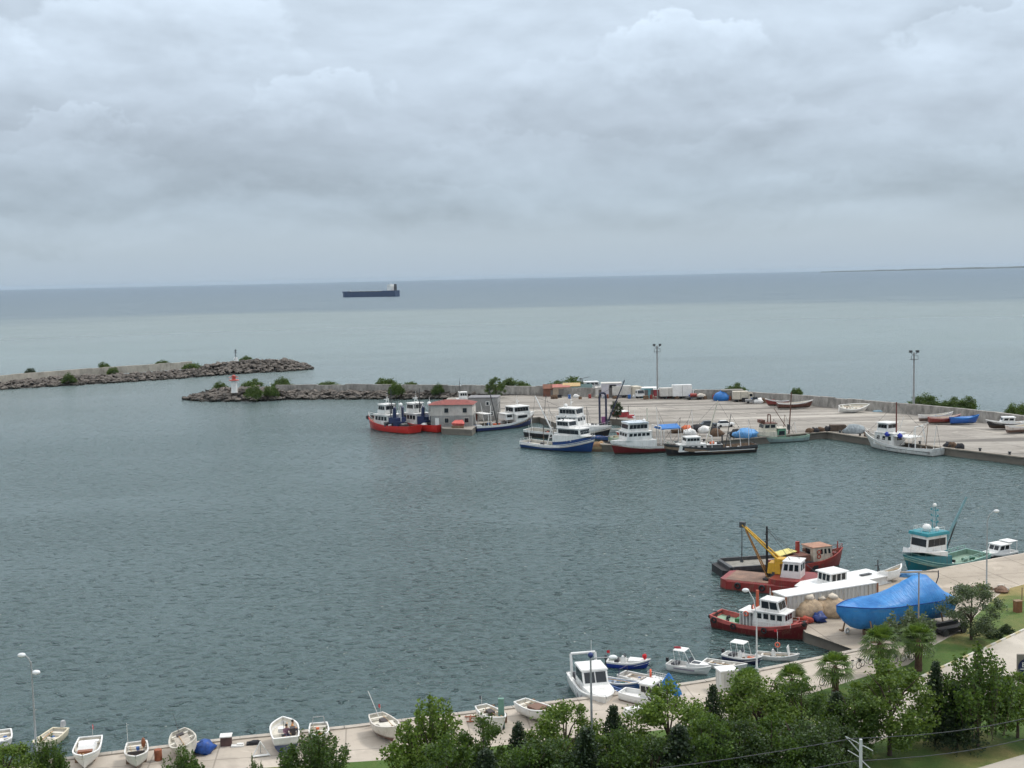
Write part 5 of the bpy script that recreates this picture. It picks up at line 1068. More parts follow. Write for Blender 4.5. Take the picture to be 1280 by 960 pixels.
for s_ in (-1, 1): mb.path([Vector((x, s_ * b_ * 1.06, zs - .02)) for (x, b_, zk, zs, zr) in S[::5]], .05, 5)
mb.build('tie_rope', M('dark_blue_rope', (.01, .07, .3), .8), t)
mb = MB(); mb.path([Vector((-L * .46, 0, 5.4)), Vector((-L * .49, -.4, 4.6)), Vector((-L * .5, -1., 3.4))], .06); mb.build('lashing', darkm, t)
for x_ in (-L * .36, -L * .12, L * .14, L * .3):
    for s_ in (-1, 1): MB().bar((x_, s_ * 2.3, 0), (x_, s_ * 1.7, 2.0), .09, n=6).box((x_, s_ * 2.3, .06), (.6, .5, .12)).build('boat_stand', timber, t)
MB().box((-L * .05, 0, .3), (L * .6, .4, .55)).build('keel_block', timber, t)
MB().torus((L * .33, -1.2, .35), .22, .11, 'Y', 12, 6).build('fender_tyre', white, t)
t = thing('slip_trolley', 'dark steel slip trolley under the stern of the blue wrapped boat', 'trolley', P(1183, 790, ZN), ang)
MB().box((0, 0, .55), (3.6, 2.2, .35)).box((0, 0, .9), (2.8, .4, .4)).build('frame', black, t)
for x_ in (-1.2, 1.2):
    for y_ in (-1.1, 1.1): MB().bar((x_, y_ - .1, .35), (x_, y_ + .1, .35), .35, n=12).build('wheel', darkm, t)

# ------------------------------------------------------------------ container and bundles
cr1 = P(1097, 757, ZN); cdir = (P(1097, 757, ZN) - P(1000, 773, ZN)).normalized(); ca = math.atan2(cdir.y, cdir.x)
Lc = 12.2; cc = cr1 - cdir * (Lc / 2) + Vector((-cdir.y, cdir.x, 0)) * 1.25
t = thing('shipping_container', 'long white corrugated container standing on the pier', 'container', (cc.x, cc.y, ZN), ca)
mb = MB(); xs = []; x = -Lc / 2 + .15; k = 0
pr = []
while x < Lc / 2 - .15: pr += [(x, -1.22 if k % 2 else -1.16)]; x += .2 if k % 2 == 0 else .24; pr += [(x, -1.22 if k % 2 else -1.12)]; x += .06; k += 1
mb.add([(p[0], p[1], z) for z in (.2, 2.45) for p in pr], [(i, i + 1, len(pr) + i + 1, len(pr) + i) for i in range(len(pr) - 1)])
mb.box((0, .06, 1.3), (Lc - .2, 2.26, 2.3)); mb.build('corrugated_wall', M('container_white', (.55, .54, .50), .55, .08, .6, grime=.6, gcol=(.3, .2, .12)), t)
MB().box((0, 0, 2.55), (Lc, 2.5, .12)).build('roof', white2, t)
for x_ in (-Lc / 2, Lc / 2): MB().box((x_, -1.22, 1.28), (.16, .14, 2.5)).build('corner_post', M('rust_post', (.3, .13, .07), .8, .2), t); MB().box((x_, 1.22, 1.28), (.16, .14, 2.5)).build('corner_post', M('rust_post', 0), t)
MB().box((0, -1.22, .15), (Lc - .1, .12, .2)).build('bottom_rail', M('rust_post', 0), t)
tanm = M('tan_net_sack', (.44, .33, .22), .95, .25, 2.2, bump=.8)
for i, (x, y, s, lb) in enumerate(((1012, 771, 1.35, 'tan net bundle in front of the container, nearest the red workboat'), (1027, 768, 1.15, 'tan net bundle tied at its top, middle of three before the container'), (1041, 769, 1.3, 'tan net bundle beside the blue wrapped bow'))):
    t = thing('net_bundle', lb, 'net bundle', P(x, y, ZN), i * 1.3, 'tied net bundles before the container')
    mb = MB(); prf = [(1., 0), (1.25, .25), (1.2, .75), (.9, 1.15), (.42, 1.4), (.3, 1.5)]; n = 14; vs = []
    for r_, z_ in prf:
        for k in range(n): th = 2 * math.pi * k / n; q = r_ * s * (1 + .1 * math.sin(k * 2.1 + i) + .34 * noise.noise(Vector((math.cos(th) * 1.5, math.sin(th) * 1.5, z_ + i * 3)))); vs.append((q * math.cos(th), q * math.sin(th), z_ * s + .12 * noise.noise(Vector((k, z_, i)))))
    mb.add(vs, [(a * n + k, a * n + (k + 1) % n, (a + 1) * n + (k + 1) % n, (a + 1) * n + k) for a in range(len(prf) - 1) for k in range(n)], 0, True); mb.add(vs[-n:], [tuple(range(n))]); mb.build('sack', tanm, t)
    MB().ell((0, 0, 1.55 * s), (.42 * s, .36 * s, .25 * s), 10, 6, .4, i).build('tied_top', M('pale_rag_top', (.62, .55, .45), .9), t)
tag(MB().ell((0, 0, .4), (.75, .6, .55), 14, 9, .6, 5).build('blue_bundle', M('navy_tarp', (.02, .05, .2), .6, .2), loc=P(1024, 777.5, ZN)), 'dark blue tarp bundle at the foot of the tan net bundles', 'bundle')
tag(MB().ell((0, 0, .25), (.8, .5, .42), 14, 9, .7, 6).build('net_heap', M('orange_net', (.38, .07, .045), .9, .2, 3, bump=.6), loc=P(1006, 779, ZN)), 'orange red net heap at the pier edge beside the red workboat', 'net heap')

# ------------------------------------------------------------------ lamp posts and masts
polem = M('pole_grey', (.36, .38, .39), .45, .1, 2, metal=.2)
def lamp(label, x, y, ytop, arms, mt=None, z=ZN, r=.075, group='street lamps of the waterfront'):
    p = P(x, y, z); ppm = FPX / ((p - EYE).dot(FW)); h = (y - ytop) / ppm
    t = thing('street_lamp', label, 'street lamp', p, 0, group)
    MB().lathe((0, 0, 0), [(.2, 0), (.18, .5), (r * 1.3, .6), (r, h * .5), (r * .75, h)], 10).build('post', mt or polem, t)
    for dx_, dz_, rise in arms:
        pts = [Vector((0, 0, h - .05 - rise)), Vector((dx_ * .3, 0, h - rise * .4 + dz_ * .6)), Vector((dx_, 0, h + dz_))]
        MB().path(pts, r * .6, 6).build('arm', mt or polem, t); s_ = 1 if dx_ > 0 else -1
        hd = MB().ell((dx_ + s_ * .25, 0, h + dz_ - .02), (.34, .22, .19), 10, 6).build('lamp_head', M('lamp_white', (.75, .77, .78), .35), t)
    return t, h
lamp('tall lamp post in the water with two white heads at different heights', 46, 948, 824, [(-.45, .55, .3), (.1, -.85, .3)])
t, h = lamp('plain grey lamp post with short arm and small blue ball on top', 741, 985, 819, [(1.35, .05, .0)], r=.085); MB().ell((0, 0, h + .25), (.2, .2, .2), 10, 8).bar((0, 0, h), (0, 0, h + .2), .04).build('blue_ball', M('navy_ball', (.02, .04, .15), .5), t)
lamp('curved pale lamp post on the promenade before the red workboat', 946, 842, 765, [(-.75, 2.2, .2)], M('pole_white', (.6, .62, .62), .45))
t, h = lamp('lamp post with a flat crossbar rising from the blue wrapped boat', 1148, 808, 713, [], M('pole_tan', (.32, .27, .22), .6)); MB().box((0, 0, h), (3.7, .28, .14), tap=(.95, .6)).build('crossbar', M('pole_tan', 0), t)
lamp('slender grey lamp post on the lawn edge behind the rubble', 1233, 742, 648, [(.75, .95, .1)])
for x, y, yt, lb in ((822, 498, 430, 'tall floodlight mast behind the row of sheds and trucks'), (1142, 517, 438, 'tall floodlight mast on the wall near the red skiffs')):
    p = P(x, y, ZF); h = (y - yt) / (FPX / ((p - EYE).dot(FW)))
    t = thing('floodlight_mast', lb, 'floodlight mast', p, 0, 'floodlight masts of the far quay')
    MB().bar((0, 0, 0), (0, 0, h * .97), .3, .18, 8).build('mast', M('mast_grey', (.3, .31, .31), .6), t); MB().box((0, 0, h * .86), (1.7, 1.2, .1)).path([(-.85, -.6, h * .86), (-.85, -.6, h * .92), (.85, -.6, h * .92), (.85, -.6, h * .86)], .05).build('platform', darkm, t)
    for s_ in (-1, 1): MB().bar((0, 0, h * .93), (s_ * .8, 0, h * .96), .07).box((s_ * .85, 0, h * .985), (.7, .6, .6), 0).build('floodlight', darkm, t)
# utility poles with wires
def upole(x, y, zt, zb, label):
    d = FW + RT * ((x - 640) / FPX) + UP * ((480 - y) / FPX); p = EYE + d * ((zt - CH) / d.z)
    t = thing('utility_pole', label, 'utility pole', (p.x, p.y, zb), 0, None); h = zt - zb
    MB().bar((0, 0, 0), (0, 0, h), .12, .1, 8).build('post', M('pole_pale', (.5, .53, .54), .5), t)
    MB().bar((0, 0, h - .9), (-.95, 0, h + .2), .035, n=5).bar((-.95, 0, h + .2), (.75, 0, h - .75), .03, n=5).bar((0, 0, h - 1.3), (.8, 0, h - 2.1), .035, n=5).bar((0, 0, h - 1.2), (-.8, 0, h - .7), .03, n=5).build('bracket', M('pole_pale', 0), t)
    return Vector((p.x, p.y, zt))
tp = upole(1076, 924, 9.0, ZN, 'pale utility pole with slanted brackets before the tree row')
far = P(1340, 888, 7.); lft = P(560, 985, 7.5)
for dz_, lb in ((.25, 'upper thin overhead wire crossing in front of the trees'), (-1.2, 'lower thin overhead wire crossing in front of the trees')):
    mb = MB(); a_ = lft + Vector((0, 0, dz_)); b_ = tp + Vector((-.5, 0, dz_ - .2)); c_ = far + Vector((0, 0, dz_))
    for s_, e_ in ((a_, b_), (b_, c_)):
        pts = [s_.lerp(e_, k / 10) - Vector((0, 0, .5 * math.sin(math.pi * k / 10))) for k in range(11)]; mb.path(pts, .028, 4)
    tag(mb.build('overhead_wire', darkm), lb, 'wire')

# ------------------------------------------------------------------ light towers on the breakwaters
p = P(293, 489, 3.0); t = thing('lighthouse', 'short white light tower with red lantern gallery on the inner breakwater', 'lighthouse', p)
MB().lathe((0, 0, -.5), [(1.1, 0), (1.05, .6), (.9, 3.8), (.95, 4)], 14).build('tower', white2, t)
MB().lathe((0, 0, 3.5), [(1.6, 0), (1.6, .25), (1.5, .3)], 14).torus((0, 0, 4.6), 1.5, .07, 'Z').build('gallery', M('lantern_red', (.5, .11, .09), .6), t)
MB().lathe((0, 0, 3.8), [(.6, 0), (.6, 1.0), (.8, 1.05), (.4, 1.4), (.1, 1.6)], 12).build('lantern', M('lantern_red', 0), t)
p = P(295, 454, 3.2); t = thing('navigation_light', 'slim white beacon with a lattice top on the outer breakwater', 'beacon', p); MB().lathe((0, 0, -1), [(1.2, 0), (1., 1), (.7, 3.4), (.7, 3.6)], 10).build('base', white2, t); MB().bar((0, 0, 2.5), (0, 0, 6.2), .16).box((0, 0, 4.6), (1.4, .2, .2)).box((0, 0, 5.4), (.9, .2, .5)).build('light_mast', darkm, t)
p = P(338, 491, 2.2); t = thing('marker_post', 'thin pale post among bushes beside the light tower', 'post', p); MB().bar((0, 0, 0), (0, 0, 3.4), .1).box((0, 0, .2), (.5, .5, .4)).build('shaft', white, t)

# ------------------------------------------------------------------ house and shed by the tugs
p = P(541, 534, ZF); hd = R(-6)
t = thing('harbour_house', 'white two storey house with red hipped roof on the quay tip', 'house', P(567, 531, ZF), hd)
hw, hdp, hh = 10.4, 6.5, 5.42; pl_w = M('house_plaster', (.55, .52, .48), .85, .12, .6, grime=.4, gcol=(.25, .2, .16)); grey_w = M('grey_render', (.3, .3, .29), .9, .15, .6, grime=.4)
MB().box((0, 0, 1.35), (hw, hdp, 2.7)).build('ground_floor', grey_w, t); MB().box((0, 0, 4.05), (hw + .1, hdp + .1, 2.7)).build('upper_floor', pl_w, t)
MB().hexa([(-hw / 2 - .6, -hdp / 2 - .6, hh), (hw / 2 + .5, -hdp / 2 - .6, hh), (hw / 2 + .5, hdp / 2 + .6, hh), (-hw / 2 - .6, hdp / 2 + .6, hh)], [(-hw * .2, -.3, hh + .95), (hw * .3, -.3, hh + .95), (hw * .3, .3, hh + .95), (-hw * .2, .3, hh + .95)]).build('roof', M('red_roof_tile', (.25, .075, .065), .85, .3, 1.2, grime=.4, bump=.4), t)
for x_, z_ in ((-1.2, 4), (3.4, 4), (-1.2, 1.5), (3.8, 1.5)):
    o = MB().box((x_, -hdp / 2 - .08, z_), (1.3, .1, 1.4)).build('window', pl_w, t); MB().box((x_, -hdp / 2 - .13, z_), (1.0, .08, 1.1)).build('pane', GL, o)
o = MB().box((-hw / 2 - .08, 0, 4.), (.1, 1.2, 1.3)).build('window', GL, t); MB().box((-3.6, -hdp / 2 - .06, 1.1), (1., .08, 2.1)).build('door', white, t)
t = thing('kiosk_stall', 'pink red tarp stall leaning on the front of the red roofed house', 'stall', P(573, 534.5, ZF), hd); MB().hexa([(-1.3, -.7, .6), (1.4, -.6, .5), (1.4, .6, .7), (-1.3, .6, .9)], [(-1.6, -.9, 1.2), (1.7, -1., 1.1), (1.1, .5, 1.9), (-.9, .5, 1.8)]).build('canopy', M('coral_tarp', (.62, .14, .12), .7, .2), t); MB().box((0, -1.2, .3), (3., .4, .5)).build('table', timber, t)
t = thing('harbour_shed', 'grey flat roofed two storey shed beside the red roofed house', 'shed', P(606, 524, ZF), hd)
MB().box((0, 0, 2.9), (7.6, 6, 5.8)).build('wall', grey_w, t); MB().box((0, 0, 5.9), (7.9, 6.3, .2)).build('roof', M('shed_roof', (.22, .22, .23), .9), t)
for x_, z_ in ((-2.4, 4.2), (1.2, 4.4), (2.2, 1.8)): o = MB().box((x_, -3.04, z_), (1., .08, 1.1)).build('window', white, t); MB().box((x_, -3.1, z_), (.6, .08, .8)).build('pane', GL, o)
MB().box((-1.9, -3.05, 1.1), (1.1, .1, 2.2)).build('door', M('brown_door', (.1, .03, .02), .7), t); MB().box((-.6, -3.05, 1.3), (1.2, .08, 2.2)).build('board', pl_w, t)
t = thing('workboat', 'white upper works of a boat moored behind the red roofed house', 'boat', P(578, 514, 0) , R(10)); H = hull(t, 11, 3.6, 1.4, 1, 1, .2, .8, .6, white, white, deckw); house(t, -1.5, 2.5, 2.8, 1.2, 2.4, white, roof=white, name='cabin'); house(t, -.8, 1.6, 2.2, 3.8, 1.7, white, roof=white, name='wheelhouse'); masthead(t, -.6, 0, 5.6, 3, darkm); 

# ------------------------------------------------------------------ sheds, trucks and boats stored along the sea wall
def hut(name, label, x, y, w_, d_, h_, mt, roof, gable=0., rz=-3, doors=1, cat='shed'):
    t = thing(name, label, cat, P(x, y, ZF) + Vector((0, d_ / 2, 0)), R(rz)); MB().box((0, 0, h_ / 2), (w_, d_, h_)).build('wall', mt, t)
    if gable: MB().xprof([(-d_ / 2 - .3, h_), (d_ / 2 + .3, h_), (0, h_ + gable)], -w_ / 2 - .2, w_ / 2 + .2).build('roof', roof, t)
    else: MB().box((0, 0, h_ + .08), (w_ + .3, d_ + .3, .16)).build('roof', roof, t)
    for k in range(doors): x_ = -w_ / 2 + w_ * (k + .5) / doors; MB().box((x_, -d_ / 2 - .04, h_ * .42), (min(1.6, w_ * .4 / doors + .6), .08, h_ * .78)).build('door', M('hut_door', (.16, .15, .14), .7), t)
    return t
brownr = M('old_brown_roof', (.2, .09, .06), .85, .25, grime=.4); tanw = M('tan_wall', (.4, .32, .24), .85, .15); wht = M('shed_white', (.62, .6, .56), .7, .12, grime=.4); teal_s = M('shed_teal', (.08, .2, .22), .7); cyan = M('cyan_box', (.16, .42, .47), .6, grime=.2); reds = M('dark_red_box', (.28, .04, .05), .7)
hut('net_shed', 'brown roofed shed with grey door, first in the row by the wall', 692, 495.5, 6, 4, 2.4, brownr, brownr, 1.2); hut('net_shed', 'tan shed with pink roof beside the first brown shed', 702, 495.5, 5, 4, 2.8, tanw, M('pink_roof', (.42, .17, .14), .85), .8, doors=1)
hut('net_shed', 'tan open shed with ochre roof next to the teal store', 715, 495, 5, 4, 3, tanw, M('ochre_roof', (.5, .36, .18), .85), .9); hut('net_shed', 'dark teal store with low curved roof in the shed row', 728, 495, 6, 4, 2.6, teal_s, M('teal_roof', (.06, .11, .11), .8), .9, doors=2)
t = hut('net_shed', 'white shed beside the motor yacht on the hard', 752, 496.5, 3.4, 3, 2.8, wht, wht); t = hut('net_shed', 'tall white shed with dark upper window', 765, 497, 6, 4, 4.2, M('lilac_white', (.56, .54, .58), .7, .1), wht, 0, doors=1); MB().box((.4, -2.06, 3.4), (2, .1, .9)).build('window', GL, t)
def motor_yacht(x, y):
    c = P(x, y, ZF); t = thing('motor_yacht', 'white motor yacht standing on the hard among the sheds', 'yacht', c + Vector((0, 3, 1.2)), R(8)); H = hull(t, 11, 3.4, 1.3, .9, .8, .1, .85, .4, white2, white2, white2); house(t, -2.6, 2.4, 2.6, 1.2, 1.5, white2, roof=white2, name='cabin', fs=.6); MB().path([(-3, -1.3, 1.2), (-3.6, -1.2, 3.8), (-3.6, 1.2, 3.8), (-3, 1.3, 1.2)], .1).bar((-3.6, 0, 3.8), (-1, 0, 4.2), .08).build('radar_arch', darkm, t); bow_rails(t, H, .5, .7)
    for k in (-3, 0, 3): MB().box((k, 0, -.6), (.4, 2.2, 1.3)).build('support', timber, t)
motor_yacht(742, 494)
def truck(label, x, y, body, cabm, ln=6.5, h_=2.7, rz=0, hood=False, cat='truck', name='box_truck'):
    t = thing(name, label, cat, P(x, y, ZF) + Vector((0, 1.4, 0)), R(rz)); w_ = 2.4
    MB().box((-ln * .14, 0, .75 + h_ / 2), (ln * .7, w_, h_)).build('cargo_box', body, t); MB().box((-ln * .14, -w_ / 2 - .02, .75 + h_ / 2), (.06, .03, h_ * .95)).build('seam', darkm, t)
    o = MB().hexa([(ln * .23, -w_ / 2, .6), (ln * .5, -w_ / 2, .6), (ln * .5, w_ / 2, .6), (ln * .23, w_ / 2, .6)], [(ln * .23, -w_ / 2, 2.5), (ln * .43, -w_ / 2, 2.5), (ln * .43, w_ / 2, 2.5), (ln * .23, w_ / 2, 2.5)]).build('cab', cabm, t)
    MB().hexa([(ln * .485, -1, 1.5), (ln * .5, -1, 1.5), (ln * .5, 1, 1.5), (ln * .485, 1, 1.5)], [(ln * .43, -.95, 2.35), (ln * .45, -.95, 2.35), (ln * .45, .95, 2.35), (ln * .43, .95, 2.35)]).build('windscreen', GL, o); MB().box((ln * .35, -w_ / 2 - .01, 1.9), (ln * .13, .04, .7)).build('window', GL, o)
    for x_ in (-ln * .32, ln * .36):
        for y_ in (-w_ / 2 + .15, w_ / 2 - .15): MB().bar((x_, y_ - .14, .45), (x_, y_ + .14, .45), .45, n=14).build('wheel', black, t)
    MB().box((-.2, 0, .65), (ln * .9, 1.6, .2)).build('chassis', darkm, t)
    return t
truck('white box van parked second along the wall', 782, 497, wht, white, 8, 2.7, 2); truck('cream truck with rounded white cab facing the water', 797, 497.5, M('cream_body', (.6, .55, .45), .6), white, 5.5, 2.6, -70); hut('net_shed', 'pale cyan kiosk with white roof in front of the floodlight mast', 812, 497.3, 4.6, 3.4, 2.9, cyan, white2, .3, doors=2); hut('net_shed', 'dark red cabin beside the cyan kiosk', 827, 498, 4.4, 3.2, 2.6, reds, white2)
truck('white truck with red lettering smudges next to the dark red cabin', 840, 498.5, wht, white, 7, 2.4, 4); truck('tall white box truck at the end of the truck row', 858, 498.5, white2, white, 8, 3.3, 1); 
t = thing('flatbed_trailer', 'dark flatbed trailer with round tank beside the tall truck', 'trailer', P(868, 499.5, ZF), R(3)); MB().box((0, 0, .7), (5, 2, .25)).build('bed', darkm, t); MB().bar((-1.2, 0, 1.3), (.6, 0, 1.3), .55, n=12).build('tank', redp, t); [MB().bar((x_, -.9, .4), (x_, .9, .4), .4, n=12).build('wheel', black, t) for x_ in (-1.6, 1.6)]
tag(MB().ell((0, 0, .7), (1.4, 1.1, 1.0), 12, 7, .4, 3).build('fish_net_pile', M('pale_net', (.6, .55, .48), .9, .2, bump=.5), loc=P(876, 499, ZF)), 'pale net pile against the wall past the trucks', 'net pile')
tag(MB().ell((0, 0, .9), (2.5, 1.8, 1.7), 14, 8, .3, 12).build('tarp_heap', bluet, loc=P(902, 500.5, ZF)), 'rounded heap under a blue tarp against the sea wall', 'tarpaulin')
hut('net_shed', 'low grey rubble shed with a bush behind it by the wall', 916, 500.5, 6, 3.5, 2.8, M('rubble_grey', (.24, .23, .21), .95, .3, 2), M('rubble_roof', (.2, .19, .17), .9)); truck('small cream van at the end of the shed row', 930, 502.5, M('cream_body', 0), M('cream_body', 0), 6, 2.2, -4)
t = thing('utility_van', 'small grey pickup parked at the right of the cream van', 'pickup', P(941, 504, ZF), R(-8)); MB().box((0, 0, .75), (4.2, 1.7, .7)).build('body', M('car_grey', (.3, .3, .3), .4), t); MB().box((.6, 0, 1.4), (1.6, 1.5, .7), tap=(.75, .9)).build('cab', GL, t); [MB().bar((x_, y_ - .1, .35), (x_, y_ + .1, .35), .35, n=12).build('wheel', black, t) for x_ in (-1.3, 1.3) for y_ in (-.8, .8)]
def car(label, x, y, rz, mt):
    t = thing('parked_car', label, 'car', P(x, y, ZF), R(rz)); MB().xprof([(-.88, .3), (.88, .3), (.88, .85), (.8, .95), (-.8, .95), (-.88, .85)], -2.1, 2.1).build('body', mt, t); o = MB().hexa([(-1.6, -.78, .95), (1., -.78, .95), (1., .78, .95), (-1.6, .78, .95)], [(-1.2, -.66, 1.5), (.35, -.66, 1.5), (.35, .66, 1.5), (-1.2, .66, 1.5)]).build('cabin', GL, t); MB().box((-.42, 0, 1.52), (1.6, 1.34, .06)).build('roof', mt, t)
    for x_ in (-1.3, 1.3):
        for y_ in (-.8, .8): MB().bar((x_, y_ - .1, .32), (x_, y_ + .1, .32), .32, n=12).build('wheel', black, t)
car('white hatchback parked on the quay behind the black hulled boat', 906, 533.5, 8, white2); car('dark car parked among gear behind the black hulled boat', 886, 534, 4, M('car_dark', (.06, .07, .08), .3))
# stored boats
def stored(label, x, y, ang, hm, L=7, B=2.4, roll=0, inner=None, F=.8, gun=None, tr=.4, name='rowing_boat', extra=None): return small_boat(name, label, (x - 1, y, x + 1, y), ZF + .75, L=L, B=B, F=F, D=.55, bow=.7, stern=.25, tr=tr, hullc=hm, gun=gun or white, ang=R(ang), roll=R(roll), seats=2, inner=inner, extra=extra)
mar = hullmat('maroon_hull', (.2, .03, .025), (.06, .03, .025), -.2, .3)
stored('maroon hulled boat with white rim by the wall past the sheds', 971, 505, 160, mar, 6.5, roll=10); stored('long brown boat with white raised ends lying by the wall', 994, 507.5, 8, hullmat('brown_hull', (.11, .04, .03), (.05, .03, .03), -.2, .3), 10, 2.6); stored('white rowing boat tipped towards the water alone by the wall', 1067, 512, 5, white2, 8, 2.6, roll=28, F=.9)
stored('white over maroon boat propped near the floodlight mast', 1170, 523, 6, hullmat('white_maroon', (.7, .68, .66), (.15, .03, .025), .2, .2), 8.5); stored('pink topped maroon boat lying beside the white one near the mast', 1181, 526, 6, mar, 8, gun=M('pink_rim', (.6, .35, .32), .6))
stored('bright blue boat under blue cover by the long wall', 1206, 526.5, 4, hullmat('bright_blue_hull', (.02, .11, .42), (.02, .08, .3), -.4, .1), 7, gun=bluet, inner=bluet, extra=lambda t, H, L, B, F: MB().ell((0, 0, F), (L * .4, B * .42, .35), 12, 6, .2).build('cover', bluet, t)); tag(MB().box((0, 0, .4), (1.6, 1.2, .8)).box((0, 0, .85), (1.2, .8, .2)).build('fish_crate', white, loc=P(1197, 526.8, ZF)), 'white crate beside the bright blue covered boat', 'crate')
stored('dark hulled boat with white cabin top, first of the two at the frame edge', 1258, 532.5, 172, hullmat('black_hull', 0, 0, 0), 9, 2.8, tr=.8, inner=white2, extra=lambda t, H, L, B, F: house(t, -1.6, 1.4, 1.9, F, 1.2, white2, roof=white2, ns=2, nf=2, fs=.5, name='cabin')); stored('pale boat with rust red bottom, second of the two at the frame edge', 1279, 536.5, 20, hullmat('pale_rust', (.62, .55, .5), (.22, .07, .05), .1, .3), 9, 2.8)
tag(MB().ell((0, 0, .1), (2.6, 1., .4), 12, 6, .3, 7).build('tarpaulin', M('pale_blue_tarp', (.3, .44, .52), .7), loc=P(1103, 514.5, ZF)), 'pale blue sheet lying at the foot of the long wall', 'tarpaulin')
for i, (x, y) in enumerate(((845, 556), (880, 553), (912, 550.5), (1050, 542.2), (1075, 546), (1112, 551), (1150, 556), (1188, 560.5), (1225, 565), (1262, 569.5))):
    tag(MB().lathe((0, 0, 0), [(.28, 0), (.24, .1), (.22, .5), (.34, .55), (.32, .7)], 10).build('bollard', darkm, loc=P(x, y - .6, ZF)), 'dark iron mooring bollard on the edge of the far quay', 'bollard', 'bollards along the far quay edge')
rnd = random.Random(12); mts = [netc[0], netc[1], netc[3], white, timber, redp, M('rope_pale', (.5, .46, .36), .9), M('grey_blue_net', (.3, .34, .36), .95, .3, 2, bump=.8), M('rust_drum', (.3, .1, .05), .8, .3)]
for i in range(34):
    x = 690 + 290 * (i + rnd.random() * .8) / 34; y = 497.5 + max(0, x - 880) * .075 + rnd.uniform(-.4, 1.6); mt = mts[i % 9]; s = rnd.uniform(.5, 1.0); mb = MB()
    if i % 3 == 0: mb.ell((0, 0, s * .5), (s * 1.4, s, s), 10, 6, .5, i); nm, lb, ct = 'net_heap', 'small heap of nets among the odds and ends along the sea wall', 'net heap'
    elif i % 3 == 1: mb.box((0, 0, s * .6), (s * 1.6, s * 1.1, s * 1.2), rnd.random()).box((0, 0, s * 1.25), (s * 1.7, s * 1.2, .08), rnd.random() * .1); nm, lb, ct = 'fish_crate', 'stacked gear crate among the odds and ends along the sea wall', 'crate'
    else: mb.lathe((0, 0, 0), [(.42, 0), (.45, .06), (.45, 1.15), (.42, 1.2)], 10); nm, lb, ct = 'oil_drum', 'upright drum among the odds and ends along the sea wall', 'drum'
    tag(mb.build(nm, mt, loc=P(x, y, ZF)), lb, ct, 'odds and ends along the sea wall: ' + ct + 's')
# quayside gear
tag(MB().ell((0, 0, .5), (2.6, 1.6, 1.2), 14, 8, .4, 21).build('fish_net_pile', M('grey_blue_net', (.3, .34, .36), .95, .3, 2, bump=.8), loc=P(1068, 541, ZF)), 'grey blue net pile at the quay edge near the white boat', 'net pile'); tag(MB().box((0, 0, .7), (3.4, 1.8, 1.4)).box((1.9, 0, .5), (.8, 1.6, 1.)).build('gear_crate', M('dark_crate', (.1, .07, .05), .8, .3), loc=P(1047, 538.5, ZF)), 'dark wooden gear crate at the quay edge', 'crate')
for i, (x, y) in enumerate(((1012, 541), (1019, 540.5), (1026, 539.8), (1035, 538.6), (1085, 545.5), (1185, 559), (1190, 559.6), (1200, 561))): tag(MB().ell((0, 0, .35), (.9, .7, .8), 9, 6, .5, i + 40).build('net_heap', netc[i % 2], loc=P(x, y, ZF)), 'small dark net heap lying along the quay edge', 'net heap', 'net heaps along the quay edge')
tag(MB().ell((0, 0, .6), (2.6, 1.6, 1.3), 14, 8, .5, 31).build('tarp_heap', M('sky_blue_tarp', 0), loc=P(932, 547, ZF)), 'light blue tarp heap between the black boat and the green boat', 'tarpaulin')
tag(MB().ell((0, 0, .6), (2.0, 1.4, 1.), 12, 7, .5, 33).build('net_heap', netc[1], loc=P(922, 545.5, ZF)), 'black net heap beside the light blue tarp heap', 'net heap')
for i, (x, y, c_) in enumerate(((846, 541, 0), (858, 540, 4), (870, 539, 1), (880, 541, 5), (893, 541, 1), (862, 544, 5), (896, 545, 0))): tag(MB().ell((0, 0, .5), (1.5, 1.1, 1.1), 10, 6, .5, i + 60).build('net_heap', netc[c_], loc=P(x, y, ZF)), ('brown', '', 'black', '', '', '', 'orange')[0] + ' heap of fishing gear stacked behind the black hulled boat', 'net heap', 'gear heaps behind the black boat')

# ------------------------------------------------------------------ promenade objects
p = P(908, 860, ZN); t = thing('utility_cabinet', 'small white kiosk cabinet with flat lid on the promenade', 'cabinet', p, R(14)); MB().box((0, 0, .85), (1.5, 1.2, 1.7)).build('body', M('cabinet_white', (.62, .62, .58), .6, .08, grime=.3), t); MB().box((0, 0, 1.76), (1.75, 1.45, .12)).build('lid', white2, t); MB().box((.0, -.62, .85), (.9, .04, 1.3)).build('door', M('cabinet_door', (.5, .5, .47), .6), t)
t = thing('mooring_post', 'weathered green post with dark foot on the promenade', 'post', P(627, 910, ZN)); MB().box((0, 0, 1.25), (.55, .4, 2.5), tap=(.85, .85)).build('shaft', M('sea_green', (.16, .3, .25), .7, .2, grime=.4), t); MB().box((-.2, 0, .1), (.9, .7, .2)).build('foot', darkm, t)
tag(MB().ell((0, 0, .4), (.85, .7, .65), 12, 7, .4, 2).build('blue_bundle', M('royal_tarp', (.015, .08, .34), .5, .3, 3, bump=.6), loc=P(255, 941, ZN)), 'blue tarp bundle on the promenade beside the leaning boat', 'bundle')
tag(MB().torus((0, 0, .16), .35, .16, 'Z').build('tyre', black, loc=P(263, 936, ZN)), 'black tyre lying next to the blue tarp bundle', 'tyre')
t = thing('fishing_crate', 'square dark crate with white rim at the promenade edge', 'crate', P(283, 931, ZN), R(8)); MB().box((0, 0, .38), (.85, .75, .75)).build('box', M('crate_brown', (.1, .06, .055), .8, .3), t); MB().box((0, 0, .78), (.95, .85, .08)).build('rim', white, t)
